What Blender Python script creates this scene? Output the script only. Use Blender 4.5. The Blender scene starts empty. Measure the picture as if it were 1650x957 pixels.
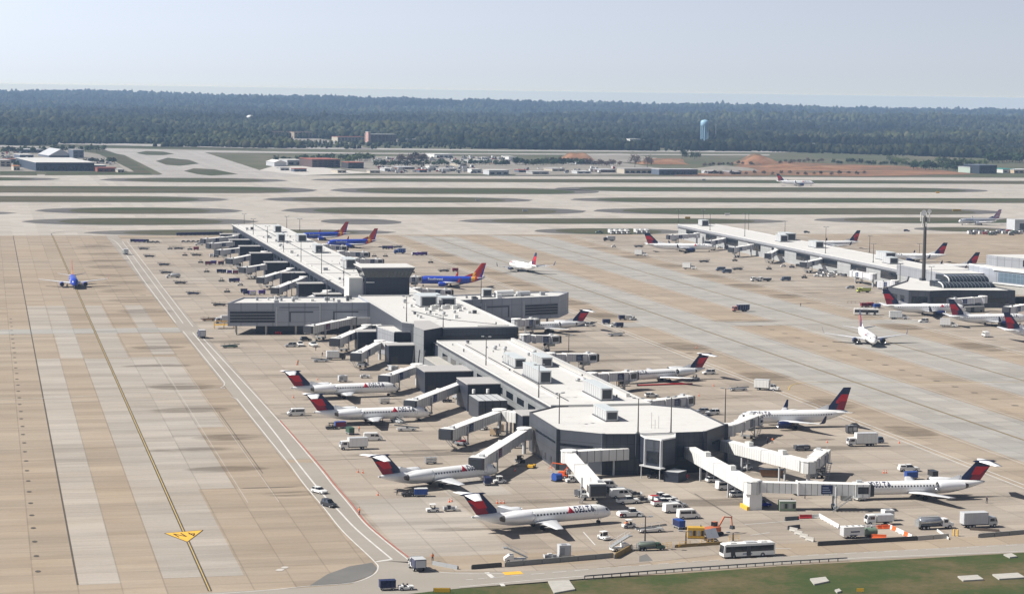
import bpy, bmesh, math, random
import numpy as np
from mathutils import Vector, Matrix
random.seed(11)
SC = bpy.context.scene
COL = SC.collection
# ------------------------------------------------------------------ camera and ground frame
# world frame: X across the concourse, Y along it (away from the viewer), Z up, metres.
FPX, CH = 3523.0, 100.0
_roll = math.atan(.0136); _pitch = math.atan((478.5 - 147.2) * math.cos(_roll) / FPX)
_R = np.array(Matrix.Rotation(math.pi/2 - _pitch, 3, 'X') @ Matrix.Rotation(_roll, 3, 'Z'))
_E1 = np.array([-.23449942, .97211626, 0]); _E2 = np.array([.97211626, .23449942, 0])
_O = np.array([6.28161414, 600.96370167, 0.])
CAMX, CAMY = float(-_O @ _E2), float(-_O @ _E1)
YAW = math.atan2(.23449942, .97211626)
def G(px, py, z=0.0):
    """point of the photograph (1650 px wide) -> place on the level z"""
    d = _R @ np.array([(px - 825) / FPX, -(py - 478.5) / FPX, -1.0])
    t = (z - CH) / d[2]
    p = np.array([d[0]*t, d[1]*t, 0]) - _O
    return Vector((float(p @ _E2), float(p @ _E1), z))
def PX(v):
    p = _O + v[0]*_E2 + v[1]*_E1; q = _R.T @ (np.array([p[0], p[1], v[2]]) - np.array([0, 0, CH]))
    return 825 + FPX*q[0]/-q[2], 478.5 - FPX*q[1]/-q[2]
def rad(d): return math.radians(d)
# ------------------------------------------------------------------ materials
_M = {}
def lin(c):
    return tuple((x/12.92 if x <= .04045 else ((x+.055)/1.055)**2.4) for x in c)
def nodes(name):
    m = bpy.data.materials.new(name); m.use_nodes = True
    nt = m.node_tree; b = nt.nodes['Principled BSDF']
    return m, nt, b
def N(nt, t, **k):
    n = nt.nodes.new('ShaderNode' + t)
    for a, v in k.items():
        if a.startswith('i_'): n.inputs[int(a[2:]) if a[2:].isdigit() else a[2:].replace('_', ' ')].default_value = v
        else: setattr(n, a, v)
    return n
def L(nt, a, b): nt.links.new(a, b)
def math_(nt, op, a, b=None, c=None):
    n = nt.nodes.new('ShaderNodeMath'); n.operation = op
    for i, x in enumerate((a, b, c)):
        if x is None: continue
        if isinstance(x, (int, float)): n.inputs[i].default_value = x
        else: nt.links.new(x, n.inputs[i])
    return n.outputs[0]
def mixc(nt, f, a, b):
    n = nt.nodes.new('ShaderNodeMix'); n.data_type = 'RGBA'
    for s, x in ((0, f), (6, a), (7, b)):
        if hasattr(x, 'is_linked') or hasattr(x, 'links'): nt.links.new(x, n.inputs[s])
        elif s == 0: n.inputs[0].default_value = x
        else: n.inputs[s].default_value = (*x, 1)
    return n.outputs[2]
def coord(nt, kind='Object'):
    return nt.nodes.new('ShaderNodeTexCoord').outputs[kind]
def noise(nt, vec, scale, detail=3, rough=.55, sx=1, sy=1, sz=1):
    mp = nt.nodes.new('ShaderNodeMapping'); mp.inputs['Scale'].default_value = (sx, sy, sz); L(nt, vec, mp.inputs[0])
    n = nt.nodes.new('ShaderNodeTexNoise'); n.inputs['Scale'].default_value = scale
    n.inputs['Detail'].default_value = detail; n.inputs['Roughness'].default_value = rough
    L(nt, mp.outputs[0], n.inputs['Vector']); return n.outputs[0]
def ramp(nt, f, stops, interp='LINEAR'):
    n = nt.nodes.new('ShaderNodeValToRGB'); r = n.color_ramp; r.interpolation = interp
    while len(r.elements) < len(stops): r.elements.new(.5)
    for e, (p, c) in zip(r.elements, stops): e.position = p; e.color = (*c, 1) if len(c) == 3 else c
    L(nt, f, n.inputs[0]); return n.outputs[0]
def mat(name, rgb=None, rough=.55, metal=0, var=.12, scale=.6, spec=.4):
    """plain painted / coated surface with slight wear"""
    if name in _M: return _M[name]
    m, nt, b = nodes(name)
    c = coord(nt); n = noise(nt, c, scale, 4)
    lo = tuple(max(0, x*(1-var)) for x in rgb); hi = tuple(min(1, x*(1+var)) for x in rgb)
    L(nt, mixc(nt, n, lo, hi), b.inputs['Base Color'])
    b.inputs['Roughness'].default_value = rough; b.inputs['Metallic'].default_value = metal
    b.inputs['Specular IOR Level'].default_value = spec
    _M[name] = m; return m
def glass(name, rgb=(.012, .016, .022), rough=.12):
    if name in _M: return _M[name]
    m = mat(name, rgb, rough, 0, .3, .3, .6); return m
WHITE = mat('white_paint', (.74, .74, .72), .35, 0, .05)
OFFW = mat('aged_white_panel', (.62, .62, .59), .5, 0, .1, .4)
GREY = mat('grey_paint', (.3, .31, .32), .5)
LGREY = mat('light_grey_paint', (.48, .49, .5), .5)
DGREY = mat('dark_grey_steel', (.07, .075, .085), .5)
BLACK = mat('rubber', (.018, .018, .019), .8)
STEEL = mat('galvanised_steel', (.42, .43, .43), .4, .5)
NAVY = mat('navy_paint', (.012, .02, .075), .35)
BLUE = mat('blue_paint', (.02, .07, .3), .35)
RED = mat('red_paint', (.42, .025, .03), .4)
DRED = mat('dark_red_paint', (.16, .012, .025), .4)
ORANGE = mat('orange_plastic', (.75, .13, .03), .5)
YELLOW = mat('yellow_paint', (.72, .42, .04), .5)
PURPLE = mat('purple_curtain', (.1, .05, .25), .7)
MAROON = mat('maroon_curtain', (.2, .03, .06), .7)
GREEN = mat('dark_green_paint', (.04, .09, .06), .5)
CONC = mat('pale_concrete', (.4, .385, .35), .85, 0, .2, .8)
GLASS = glass('dark_glass')
SILVER = mat('silver_paint', (.42, .44, .46), .3, .3)
CHAR = mat('charcoal_paint', (.035, .038, .045), .35)
HIVIS = mat('orange_vest', (.8, .2, .04), .8)
CLOTH = mat('dark_clothing', (.03, .03, .045), .9)
SKIN = mat('skin', (.35, .2, .14), .6)
# ------------------------------------------------------------------ mesh collector
class MB:
    def __init__(s): s.v = []; s.f = []; s.m = []; s.mats = []; s.sm = []
    def mi(s, m):
        if m not in s.mats: s.mats.append(m)
        return s.mats.index(m)
    def add(s, vs, fs, m, smooth=False, M=None):
        o = len(s.v); k = s.mi(m)
        if M is not None: vs = [M @ Vector(p) for p in vs]
        s.v += [tuple(p) for p in vs]
        for f in fs: s.f.append([o + i for i in f]); s.m.append(k); s.sm.append(smooth)
        return s
    def box(s, x0, x1, y0, y1, z0, z1, m, M=None, top=None, tx=0, ty=0):
        """box; tx, ty pull the upper face inwards"""
        vs = [(x0, y0, z0), (x1, y0, z0), (x1, y1, z0), (x0, y1, z0), (x0+tx, y0+ty, z1), (x1-tx, y0+ty, z1), (x1-tx, y1-ty, z1), (x0+tx, y1-ty, z1)]
        s.add(vs, [(3, 2, 1, 0), (0, 1, 5, 4), (1, 2, 6, 5), (2, 3, 7, 6), (3, 0, 4, 7)], m, M=M)
        s.add(vs[4:], [(0, 1, 2, 3)], top or m, M=M); return s
    def prism(s, pts, z0, z1, m, top=None, bottom=True, M=None):
        pts = [(p[0], p[1]) for p in pts]
        if sum(pts[i][0]*pts[(i+1) % len(pts)][1] - pts[(i+1) % len(pts)][0]*pts[i][1] for i in range(len(pts))) < 0: pts = pts[::-1]
        n = len(pts); lo = [(x, y, z0) for x, y in pts]; hi = [(x, y, z1) for x, y in pts]
        s.add(lo + hi, [(i, (i+1) % n, n + (i+1) % n, n + i) for i in range(n)], m, M=M)
        if bottom: s.add(lo, [tuple(range(n))[::-1]], m, M=M)
        s.add(hi, [tuple(range(n))], top or m, M=M); return s
    def side(s, prof, y0, y1, m, M=None):
        """profile in x-z pushed along y"""
        if sum(prof[i][0]*prof[(i+1) % len(prof)][1] - prof[(i+1) % len(prof)][0]*prof[i][1] for i in range(len(prof))) < 0: prof = prof[::-1]
        n = len(prof); a = [(x, y0, z) for x, z in prof]; b = [(x, y1, z) for x, z in prof]
        s.add(a + b, [(i, (i+1) % n, n + (i+1) % n, n + i) for i in range(n)] + [tuple(range(n)), tuple(range(n, 2*n))[::-1]], m, M=M)
        s.f[-2 - 0] = s.f[-2]; return s
    def cyl(s, p0, p1, r0, r1, m, n=8, caps=True, M=None, smooth=True):
        p0, p1 = Vector(p0), Vector(p1); d = (p1 - p0).normalized()
        u = d.orthogonal().normalized(); w = d.cross(u)
        a = [p0 + (u*math.cos(t) + w*math.sin(t))*r0 for t in [2*math.pi*i/n for i in range(n)]]
        b = [p1 + (u*math.cos(t) + w*math.sin(t))*r1 for t in [2*math.pi*i/n for i in range(n)]]
        s.add(a + b, [(i, (i+1) % n, n + (i+1) % n, n + i) for i in range(n)], m, smooth, M)
        if caps: s.add(a, [tuple(range(n))[::-1]], m, M=M); s.add(b, [tuple(range(n))], m, M=M)
        return s
    def bar(s, p0, p1, w, m, M=None): return s.cyl(p0, p1, w/2, w/2, m, 4, M=M, smooth=False)
    def loft(s, rings, m, c0=True, c1=True, smooth=True, M=None, pick=None):
        n = len(rings[0]); vs = [p for r in rings for p in r]
        fs = [(k*n + i, k*n + (i+1) % n, (k+1)*n + (i+1) % n, (k+1)*n + i) for k in range(len(rings)-1) for i in range(n)]
        o = len(s.f); s.add(vs, fs, m, smooth, M)
        if pick:
            for j in range(len(fs)):
                q = pick(j // n, j % n)
                if q: s.m[o + j] = s.mi(q)
        if c0: s.add(rings[0], [tuple(range(n))[::-1]], m, M=M)
        if c1: s.add(rings[-1], [tuple(range(n))], m, M=M)
        return s
    def sheet(s, pts, m, z=None):
        pts = [(p[0], p[1], p[2] if z is None else z) for p in pts]
        a = sum(pts[i][0]*pts[(i+1) % len(pts)][1] - pts[(i+1) % len(pts)][0]*pts[i][1] for i in range(len(pts)))
        if a < 0: pts = pts[::-1]
        return s.add(pts, [tuple(range(len(pts)))], m)
    def ribbon(s, pts, w, m, z):
        pts = [Vector((p[0], p[1], 0)) for p in pts]; l = []; r = []
        for i, p in enumerate(pts):
            d = (pts[min(i+1, len(pts)-1)] - pts[max(i-1, 0)]).normalized(); q = Vector((-d.y, d.x, 0))*w/2
            l.append((p.x + q.x, p.y + q.y, z)); r.append((p.x - q.x, p.y - q.y, z))
        n = len(pts)
        return s.add(r + l, [(i, i+1, n+i+1, n+i) for i in range(n-1)], m)
    def mesh(s, name):
        me = bpy.data.meshes.new(name); me.from_pydata(s.v, [], s.f)
        for m in s.mats: me.materials.append(m)
        me.polygons.foreach_set('material_index', s.m); me.polygons.foreach_set('use_smooth', s.sm)
        me.validate(); me.update(); return me
def link(o): COL.objects.link(o); return o
def tag(o, label=None, cat=None, group=None, kind=None):
    for k, v in (('label', label), ('category', cat), ('group', group), ('kind', kind)):
        if v: o[k] = v
    return o
def structure(name, mb): return tag(link(bpy.data.objects.new(name, mb.mesh(name))), kind='structure')
class Thing:
    """parts by path: 'door', 'door/handle'; '#' starts the running number of a repeated part"""
    def __init__(s): s.p = {}; s.lab = {}; s.org = {}
    def __call__(s, path):
        if path not in s.p: s.p[path] = MB()
        return s.p[path]
    def build(s, flat=False):
        if flat:
            a = MB()
            for b in s.p.values():
                o = len(a.v); a.v += b.v
                for f, k, t in zip(b.f, b.m, b.sm): a.f.append([i + o for i in f]); a.m.append(a.mi(b.mats[k])); a.sm.append(t)
            return [('', a.mesh('body'))]
        return [(k, b.mesh(k.split('/')[-1].split('#')[0])) for k, b in s.p.items()]
def place(built, name, label, cat, group=None, loc=(0, 0, 0), rz=0, sc=1, plab=None):
    if len(built) == 1 and built[0][0] == '':
        o = bpy.data.objects.new(name, built[0][1])
    else: o = bpy.data.objects.new(name, None); o.empty_display_size = .5
    link(o); o.location = loc; o.rotation_euler = (0, 0, rad(rz)); o.scale = (sc, sc, sc)
    tag(o, label, cat, group); d = {}
    for path, me in built:
        if path == '': continue
        c = bpy.data.objects.new(path.split('/')[-1].split('#')[0], me); link(c)
        c.parent = d[path.rsplit('/', 1)[0]] if '/' in path else o
        d[path] = c
        if plab and path in plab: c['label'] = plab[path]
    return o
_P = {}
def proto(key, fn, flat=False):
    k = (key, flat)
    if k not in _P:
        t = Thing(); fn(t); _P[k] = t.build(flat)
    return _P[k]
_TXT = {}
def text_mesh(body, size=1.0, shear=0, space=1.0):
    k = (body, size, shear, space)
    if k in _TXT: return _TXT[k]
    cu = bpy.data.curves.new('lettering', 'FONT'); cu.body = body; cu.size = size; cu.shear = shear; cu.space_character = space
    cu.resolution_u = 3; cu.align_x = 'CENTER'; cu.align_y = 'CENTER'; cu.fill_mode = 'FRONT'; cu.offset = .012*size if body != '4 N' else 0
    o = bpy.data.objects.new('lettering', cu); link(o); bpy.context.view_layer.update()
    me = bpy.data.meshes.new_from_object(o.evaluated_get(bpy.context.evaluated_depsgraph_get()))
    bpy.data.objects.remove(o)
    bm = bmesh.new(); bm.from_mesh(me)          # cut into strips so that the letters can follow a curved side
    for k in range(-7, 8): bmesh.ops.bisect_plane(bm, geom=bm.verts[:] + bm.edges[:] + bm.faces[:], plane_co=(0, k*size*.07, 0), plane_no=(0, 1, 0))
    bm.to_mesh(me); bm.free()
    _TXT[k] = ([tuple(v.co) for v in me.vertices], [tuple(p.vertices) for p in me.polygons]); bpy.data.meshes.remove(me)
    return _TXT[k]
def lettering(mb, body, size, m, fn, **k):
    vs, fs = text_mesh(body, size, **k); mb.add([fn(x, y) for x, y, z in vs], fs, m)
SUN_E, SKY_E, EXPO, AIR, DUST, HAZE_D, HAZE_C, LIFT, SAT, GAIN1, GAIN2, AZ = 5.0, .05, 0.5, 1.0, .6, 6.2e-5, (.46, .68, 1, 1), .10, (.55), 1.3, (.66, .42, .06), .82
GRAIN = .6
# ------------------------------------------------------------------ ground materials
def concrete(name, tan, grey, bias=.5, joints=True, streak=.5):
    m, nt, b = nodes(name); c = coord(nt)
    big = noise(nt, c, .012, 4, .6); mid = noise(nt, c, .09, 5, .6); fine = noise(nt, c, 1.3, 4, .6)
    f = math_(nt, 'MULTIPLY_ADD', big, 1.6, bias - .8)
    f = math_(nt, 'ADD', f, math_(nt, 'MULTIPLY_ADD', mid, .7, -.35)); f = math_(nt, 'MINIMUM', math_(nt, 'MAXIMUM', f, 0), 1)
    col = mixc(nt, f, tan, grey)
    # slab-to-slab tone: paving bays of 7.6 m
    sx = nt.nodes.new('ShaderNodeSeparateXYZ'); L(nt, c, sx.inputs[0])
    cx = math_(nt, 'FLOOR', math_(nt, 'DIVIDE', math_(nt, 'ADD', sx.outputs[0], 4000.0), 8.6)); cy = math_(nt, 'FLOOR', math_(nt, 'DIVIDE', math_(nt, 'ADD', sx.outputs[1], 4000.0), 7.6))
    cb = nt.nodes.new('ShaderNodeCombineXYZ'); L(nt, cx, cb.inputs[0]); L(nt, cy, cb.inputs[1])
    wn = nt.nodes.new('ShaderNodeTexWhiteNoise'); wn.noise_dimensions = '2D'; L(nt, cb.outputs[0], wn.inputs['Vector'])
    lane = nt.nodes.new('ShaderNodeTexWhiteNoise'); lane.noise_dimensions = '1D'; L(nt, cx, lane.inputs['W'])
    tone = math_(nt, 'MULTIPLY_ADD', wn.outputs[0], .17, .85); tone = math_(nt, 'MULTIPLY', tone, math_(nt, 'MULTIPLY_ADD', lane.outputs[0], .08, .96))
    # tyre and fuel streaks across, wear grain
    st = noise(nt, c, .06, 6, .68, .14, 1.5); st = math_(nt, 'MAXIMUM', math_(nt, 'MULTIPLY_ADD', st, 3.4, -1.62), 0)
    gr = noise(nt, c, .45, 4, .7, .05, 1.0); gr2 = noise(nt, c, .16, 5, .75, .10, 1.0)
    grain = math_(nt, 'ADD', math_(nt, 'MULTIPLY_ADD', gr, .5, .75), math_(nt, 'MULTIPLY_ADD', gr2, .55, -.275)); grain = math_(nt, 'MINIMUM', math_(nt, 'MAXIMUM', grain, .72), 1.16)
    st2 = noise(nt, c, .02, 4, .6, .35, 1.2); st2 = math_(nt, 'MAXIMUM', math_(nt, 'MULTIPLY_ADD', st2, 3.0, -1.65), 0)
    dark = math_(nt, 'SUBTRACT', 1.0, math_(nt, 'MULTIPLY', math_(nt, 'ADD', st, st2), streak*.45)); dark = math_(nt, 'MAXIMUM', dark, .5)
    tone = math_(nt, 'MULTIPLY', tone, dark); tone = math_(nt, 'MULTIPLY', tone, math_(nt, 'MULTIPLY_ADD', math_(nt, 'SUBTRACT', grain, 1.0), GRAIN, 1.0)); tone = math_(nt, 'MULTIPLY', tone, math_(nt, 'MULTIPLY_ADD', fine, .25, .875))
    if joints:
        for o, d in ((0, 8.6), (1, 7.6)):
            fr = math_(nt, 'FRACT', math_(nt, 'DIVIDE', math_(nt, 'ADD', sx.outputs[o], 4000.0), d))
            ln = math_(nt, 'LESS_THAN', fr, .035); tone = math_(nt, 'MULTIPLY', tone, math_(nt, 'MULTIPLY_ADD', ln, -.20 if o == 0 else -.15, 1.0))
    mx = nt.nodes.new('ShaderNodeMix'); mx.data_type = 'RGBA'; mx.blend_type = 'MULTIPLY'; mx.inputs[0].default_value = 1
    L(nt, col, mx.inputs[6]); cc = nt.nodes.new('ShaderNodeCombineColor'); 
    for i in range(3): L(nt, tone, cc.inputs[i])
    L(nt, cc.outputs[0], mx.inputs[7]); L(nt, mx.outputs[2], b.inputs['Base Color'])
    b.inputs['Roughness'].default_value = .85; b.inputs['Specular IOR Level'].default_value = .25
    return m
def patchy(name, stops, s1=.01, s2=.12, sx=1, sy=1, rough=.95, amp=.35):
    m, nt, b = nodes(name); c = coord(nt)
    n1 = noise(nt, c, s1, 6, .65, sx, sy); n2 = noise(nt, c, s2, 5, .7)
    f = math_(nt, 'ADD', math_(nt, 'MULTIPLY_ADD', n1, 1.8, -.4 - amp/2), math_(nt, 'MULTIPLY', n2, amp))
    L(nt, ramp(nt, f, stops), b.inputs['Base Color']); b.inputs['Roughness'].default_value = rough; b.inputs['Specular IOR Level'].default_value = .15
    return m
TAN = (.325, .255, .182); TAN2 = (.36, .305, .24); CG = (.37, .335, .285); CG2 = (.335, .312, .278)
APRON = concrete('apron_concrete', TAN, TAN2, .5, streak=.75)
RAMP = concrete('ramp_concrete', (.335, .275, .215), (.37, .33, .28), .55, streak=1.0)
GSTRIP = concrete('replaced_grey_slabs', (.35, .30, .24), (.395, .362, .32), .62, streak=.7)
LANE = concrete('taxilane_concrete', (.36, .33, .285), (.35, .34, .315), .6, streak=.5)
TAXI = concrete('taxiway_concrete', (.41, .36, .30), (.43, .405, .365), .6, joints=False, streak=.5)
RUNWAY = concrete('runway_concrete', (.36, .33, .30), (.40, .385, .36), .5, joints=False, streak=.8)
SHOULDER = patchy('asphalt_shoulder', [(0, (.085, .082, .078)), (.5, (.12, .115, .108)), (1, (.15, .142, .13))])
ASPHALT = patchy('worn_asphalt', [(0, (.11, .108, .105)), (.5, (.15, .147, .14)), (1, (.19, .183, .17))], .03, .3)
ROADC = patchy('road_concrete', [(0, (.255, .228, .195)), (.5, (.30, .272, .236)), (1, (.35, .318, .275))], .03, .3, .2, 1)
TURF = patchy('airfield_turf', [(0, (.115, .095, .06)), (.35, (.086, .078, .048)), (.58, (.062, .068, .036)), (.8, (.043, .064, .026)), (1, (.032, .062, .021))], .009, .08, .6, 1.4)
GRASS = patchy('verge_grass', [(0, (.15, .115, .065)), (.38, (.095, .085, .04)), (.58, (.055, .072, .024)), (1, (.032, .06, .016))], .045, .6, amp=.75)
FIELD = patchy('rough_field', [(0, (.17, .145, .105)), (.4, (.11, .105, .065)), (.7, (.075, .085, .045)), (1, (.05, .065, .032))], .006, .05)
DIRT = patchy('red_clay', [(0, (.075, .075, .05)), (.36, (.12, .09, .06)), (.5, (.22, .115, .065)), (.68, (.27, .15, .085)), (1, (.33, .23, .16))], .016, .11, .5, 1.6, amp=.6)
GRAVEL = patchy('gravel_lot', [(0, (.16, .145, .125)), (.5, (.24, .22, .19)), (1, (.33, .31, .28))], .02, .1)
LINEW = mat('white_road_paint', (.55, .54, .51), .8, 0, .3, .35); LINEY = mat('yellow_taxi_paint', (.5, .36, .12), .8, 0, .2, .5)
LINER = mat('red_line_paint', (.36, .08, .06), .8, 0, .2, .5); LINED = mat('dark_taxi_border', (.075, .065, .055), .8, 0, .3, .2)
SIGNY = mat('yellow_marking_paint', (.7, .40, .05), .8, 0, .12, .4); INK = mat('black_paint', (.02, .02, .02), .7)
STAIN = mat('oil_stain', (.15, .125, .10), .8, 0, .3, .3); PATCH = mat('pale_patch', (.47, .44, .40), .85, 0, .1)
# terrain: one sheet to the horizon, level over the airfield, wooded ridges beyond
def fbm(x, y, s, o=4, seed=0):
    r = np.zeros_like(x); a = 1.0
    for k in range(o):
        f = 2**k / s; ph = seed*1.7 + k*2.3
        r += a*(np.sin(x*f*1.0 + 1.3*np.sin(y*f*.7 + ph) + ph) * np.cos(y*f*1.1 + 1.1*np.sin(x*f*.6 - ph) + ph*.5)); a *= .5
    return r
cy_, sy_ = math.cos(YAW), math.sin(YAW)
def hgt(d, lat):
    """ground level at distance d and lateral offset lat from the viewer"""
    t = np.clip((d - 4300) / 4500, 0, 1); t = t*t*(3 - 2*t)
    far = np.clip((d - 9000) / 4500, 0, 1)
    left = np.clip(-lat / 2600, -.3, 1) * far
    return t*(8 + 22*fbm(d, lat*.45, 1050, 4, 1)*np.clip(1.3 - d/15000, .35, 1)) + far*(4 + 5*fbm(d, lat, 2100, 3, 5)) + left*30
def world_xy(d, lat): return CAMX + lat*cy_ + d*sy_, CAMY - lat*sy_ + d*cy_
ds = np.concatenate([np.linspace(-3000, 4200, 13), np.linspace(4400, 15000, 120)])
ang = np.linspace(-1, 1, 121)
D, A = np.meshgrid(ds, ang, indexing='ij'); LAT = A*(4500 + np.maximum(D, 0)*.32)
Z = hgt(D, LAT) - .7; X, Y = world_xy(D, LAT)
V = np.stack([X, Y, Z], -1).reshape(-1, 3); nA = len(ang)
FC = [(i*nA + j, i*nA + j+1, (i+1)*nA + j+1, (i+1)*nA + j) for i in range(len(ds)-1) for j in range(nA-1)]
me = bpy.data.meshes.new('terrain'); me.from_pydata(V.tolist(), [], [f[::-1] for f in FC])
m, nt, b = nodes('wooded_ground'); c = coord(nt)
n1 = noise(nt, c, .004, 6, .7); n2 = noise(nt, c, .035, 5, .75)
f = math_(nt, 'ADD', math_(nt, 'MULTIPLY', n1, .8), math_(nt, 'MULTIPLY_ADD', n2, .9, -.35))
L(nt, ramp(nt, f, [(.2, (.012, .02, .012)), (.4, (.026, .036, .02)), (.6, (.06, .066, .034)), (.78, (.10, .088, .055)), (.95, (.15, .14, .11))]), b.inputs['Base Color'])
b.inputs['Roughness'].default_value = 1; b.inputs['Specular IOR Level'].default_value = .05
me.materials.append(m); me.polygons.foreach_set('use_smooth', [True]*len(FC)); tag(link(bpy.data.objects.new('terrain', me)), kind='structure')
# the airfield: field ground, then pavement, then islands
mb = MB(); mb.sheet([(-1800, -900), (3200, -900), (3200, 3300), (-1800, 3300)], FIELD, -.2); structure('field_ground', mb)
mb = MB(); mb.sheet([(-1500, -158), (3000, -144), (3000, 905), (-1500, 905)], APRON, 0); structure('apron', mb)
mb = MB(); mb.sheet([(-1500, 905), (3000, 905), (3000, 1990), (-1500, 1885)], TAXI, 0)
structure('taxiways', mb)
mb = MB(); mb.sheet([(-62, -128), (112, -128), (112, 880), (-62, 880)], RAMP, .01); mb.sheet([(250, 130), (420, 130), (420, 890), (250, 890)], RAMP, .01); structure('ramp_slabs', mb)
mb = MB()
for b0, b1, a0, a1 in ((-129.5, -121.2, -142, 232), (-112.5, -96, -139, 230), (-120.8, -112.4, 232, 428), (-104, -96.2, 232, 428), (-96, -79, 60, 232), (-96, -87, -40, 60), (-129.5, -121, 330, 428), (-86, -78, 330, 428), (-87, -78.5, 240, 310),
        (-60, -36, -128, -60), (-36, -20, -60, -20), (-50, -30, 340, 372)): mb.sheet([(b0, a0), (b1, a0), (b1, a1), (b0, a1)], GSTRIP, .02)
mb.sheet([(-150, 314), (-62, 314), (-62, 332), (-150, 332)], ASPHALT if 0 else LANE, .024)
structure('grey_slab_strips', mb)
mb = MB()
mb.sheet([(131, -138), (166, -138), (166, 880), (131, 900)], LANE, .02); mb.sheet([(193, -138), (231, -138), (231, 880), (193, 900)], LANE, .02)
mb.sheet([(112, 312), (260, 312), (260, 330), (112, 330)], LANE, .024)
structure('taxilanes', mb)
mb = MB()
def curve(pts, n=6):
    out = []; P_ = [Vector((p[0], p[1], 0)) for p in pts]
    for i in range(len(P_)-1):
        p0, p1, p2, p3 = P_[max(i-1, 0)], P_[i], P_[i+1], P_[min(i+2, len(P_)-1)]
        for k in range(n):
            t = k/n; out.append(.5*((2*p1) + (p2-p0)*t + (2*p0-5*p1+4*p2-p3)*t*t + (3*p1-p0-3*p2+p3)*t**3))
    return out + [P_[-1]]
def pp(*q): return [G(x, y) for x, y in q]
# service road beside the left taxilane
mb.sheet([(-69.5, 905), (-61.5, 905), (-61.5, 0), (-69.5, 0)], ROADC, .03)
mb.sheet(curve(pp((464, 745), (490, 780), (522, 818), (552.7, 856), (601, 902))) + curve(pp((664.7, 907), (593.4, 848.7), (563, 813), (535, 780), (507, 745))), ROADC, .03)
mb.sheet(pp((-260, 985), (499, 946), (565, 941), (608, 922), (606, 903), (664, 905), (700, 921), (820, 921), (960, 915), (1330, 892), (1660, 875), (2100, 850), (2100, 862), (1660, 889), (1330, 904), (940, 932), (745, 947), (400, 985)), ROADC, .03)
mb.sheet(pp((700, 919), (940, 908), (1020, 889), (1075, 884), (1150, 877), (1160, 893), (960, 915), (820, 921)), RAMP, .034)
structure('service_road', mb)
mb = MB(); mb.sheet(pp((499, 943), (527, 925), (563, 912), (600, 906), (608, 915), (598, 927), (563, 939)), ASPHALT, .04)
mb.sheet(pp((1030, 896), (1042, 892), (1052, 903), (1030, 905)), ASPHALT, .042); structure('asphalt_patch', mb)
# paint
mb = MB()
Wd = .28
for pts, w in ((curve(pp((164, 385), (188, 391), (231, 451), (283, 520))), .35), (curve(pp((197, 389), (295, 521))), .3), (curve(pp((205, 389), (310.6, 526))), .3),
               (curve(pp((310.6, 536), (420, 668.6), (479, 745), (522, 798), (545, 822), (575.6, 853.8), (631.6, 901))), .45), (curve(pp((326, 544), (430, 656.7), (507, 745), (535, 780), (563, 813), (593.4, 848.7), (664.7, 907))), .32),
               (curve(pp((382, 643), (430, 703), (464, 745), (490, 780), (522, 818), (552.7, 856), (601, 902), (609, 915), (598.5, 927.6), (565.4, 939), (499, 944), (400, 953), (200, 966)), 5), .3),
               (curve(pp((295, 533.6), (355, 608), (361.5, 617.7), (356, 624), (330, 628), (0, 645))), .3), (pp((0, 650), (330, 641), (370, 638), (382, 643)), .25),
               (pp((606, 904.7), (631.6, 901)), .9), (curve(pp((682.5, 910), (705.4, 921), (760, 924), (820, 923.8))), .3), (curve(pp((740, 945.5), (932.8, 928.5), (1330, 901.7), (1650, 887.8), (2000, 870))), .3),
               (pp((784, 922), (795, 931)), 1.0), (pp((808, 940), (811, 944)), .9), (pp((0, 533), (295, 531)), .25), (pp((0, 538), (300, 537)), .25),
               (pp((940, 857), (959, 878)), .25), (pp((1130, 815), (1180, 836)), .01), (pp((1200, 845), (1290, 838)), .3), (pp((1210, 862), (1240, 858)), .3), (pp((1247, 883), (1275, 884)), .35)):
    mb.ribbon(pts, w, LINEW, .06)
dash = [G(750.7, 934), G(1060, 908.5), G(1330, 893), G(1650, 877), G(1900, 864)]
dash = curve(dash, 10)
for i in range(0, len(dash)-1, 1):
    a, b_ = dash[i], dash[i+1]; mb.ribbon([a, a.lerp(b_, .62)], .28, LINEW, .06)
for x in (112.2, 114.6, 247.2, 250.4): mb.ribbon([(x, -130), (x, 880)], .4, LINEW, .06)
for x in (129.5, 167.5, 191.5, 232.5): mb.ribbon([(x, -130), (x, 900)], .35, LINEY if 0 else PATCH, .055)
for x in (-86, -78.5): mb.ribbon([(x, -60), (x, 230)], .12, PATCH, .055)
structure('painted_road_lines', mb)
mb = MB()
mb.ribbon(curve(pp((451, 677), (511, 745), (540, 781), (568, 813), (597, 848.7), (668, 905))), .3, LINER, .062)
mb.ribbon(pp((1030, 622), (1090, 617)), .5, LINER, .062); structure('red_boundary_line', mb)
mb = MB()
for x, a0, a1 in ((-104.3, -152, 905), (149, -138, 905), (211.4, 70, 905)):
    mb.ribbon([(x, a0), (x, a1)], .85, LINED, .06); mb.ribbon([(x, a0), (x, a1)], .22, LINEY, .066)
mb.ribbon(curve([(-104.3, 905), (-104, 925), (-96, 945), (-80, 960)]), .5, LINED, .06)
c0 = [G(1270, 629), G(1277, 620), G(1310, 616), G(1400, 616), G(1650, 616)]; mb.ribbon(curve(c0), .35, LINEY, .07)
mb.ribbon([(-129.8, -142), (-129.8, 905)], .35, LINED, .05); mb.ribbon([(-77.5, -20), (-77.5, 90)], .2, LINED, .05)
mb.ribbon(pp((1119, 795), (1180, 832)), .22, INK, .06)
mb.ribbon(pp((0, 496), (30, 501)), .3, PATCH, .05)
structure('taxilane_centrelines', mb)
mb = MB(); T3 = pp((265, 859), (327, 854), (302, 873)); mb.sheet(T3, SIGNY, .075)
E_ = [Vector(p) for p in T3]
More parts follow.
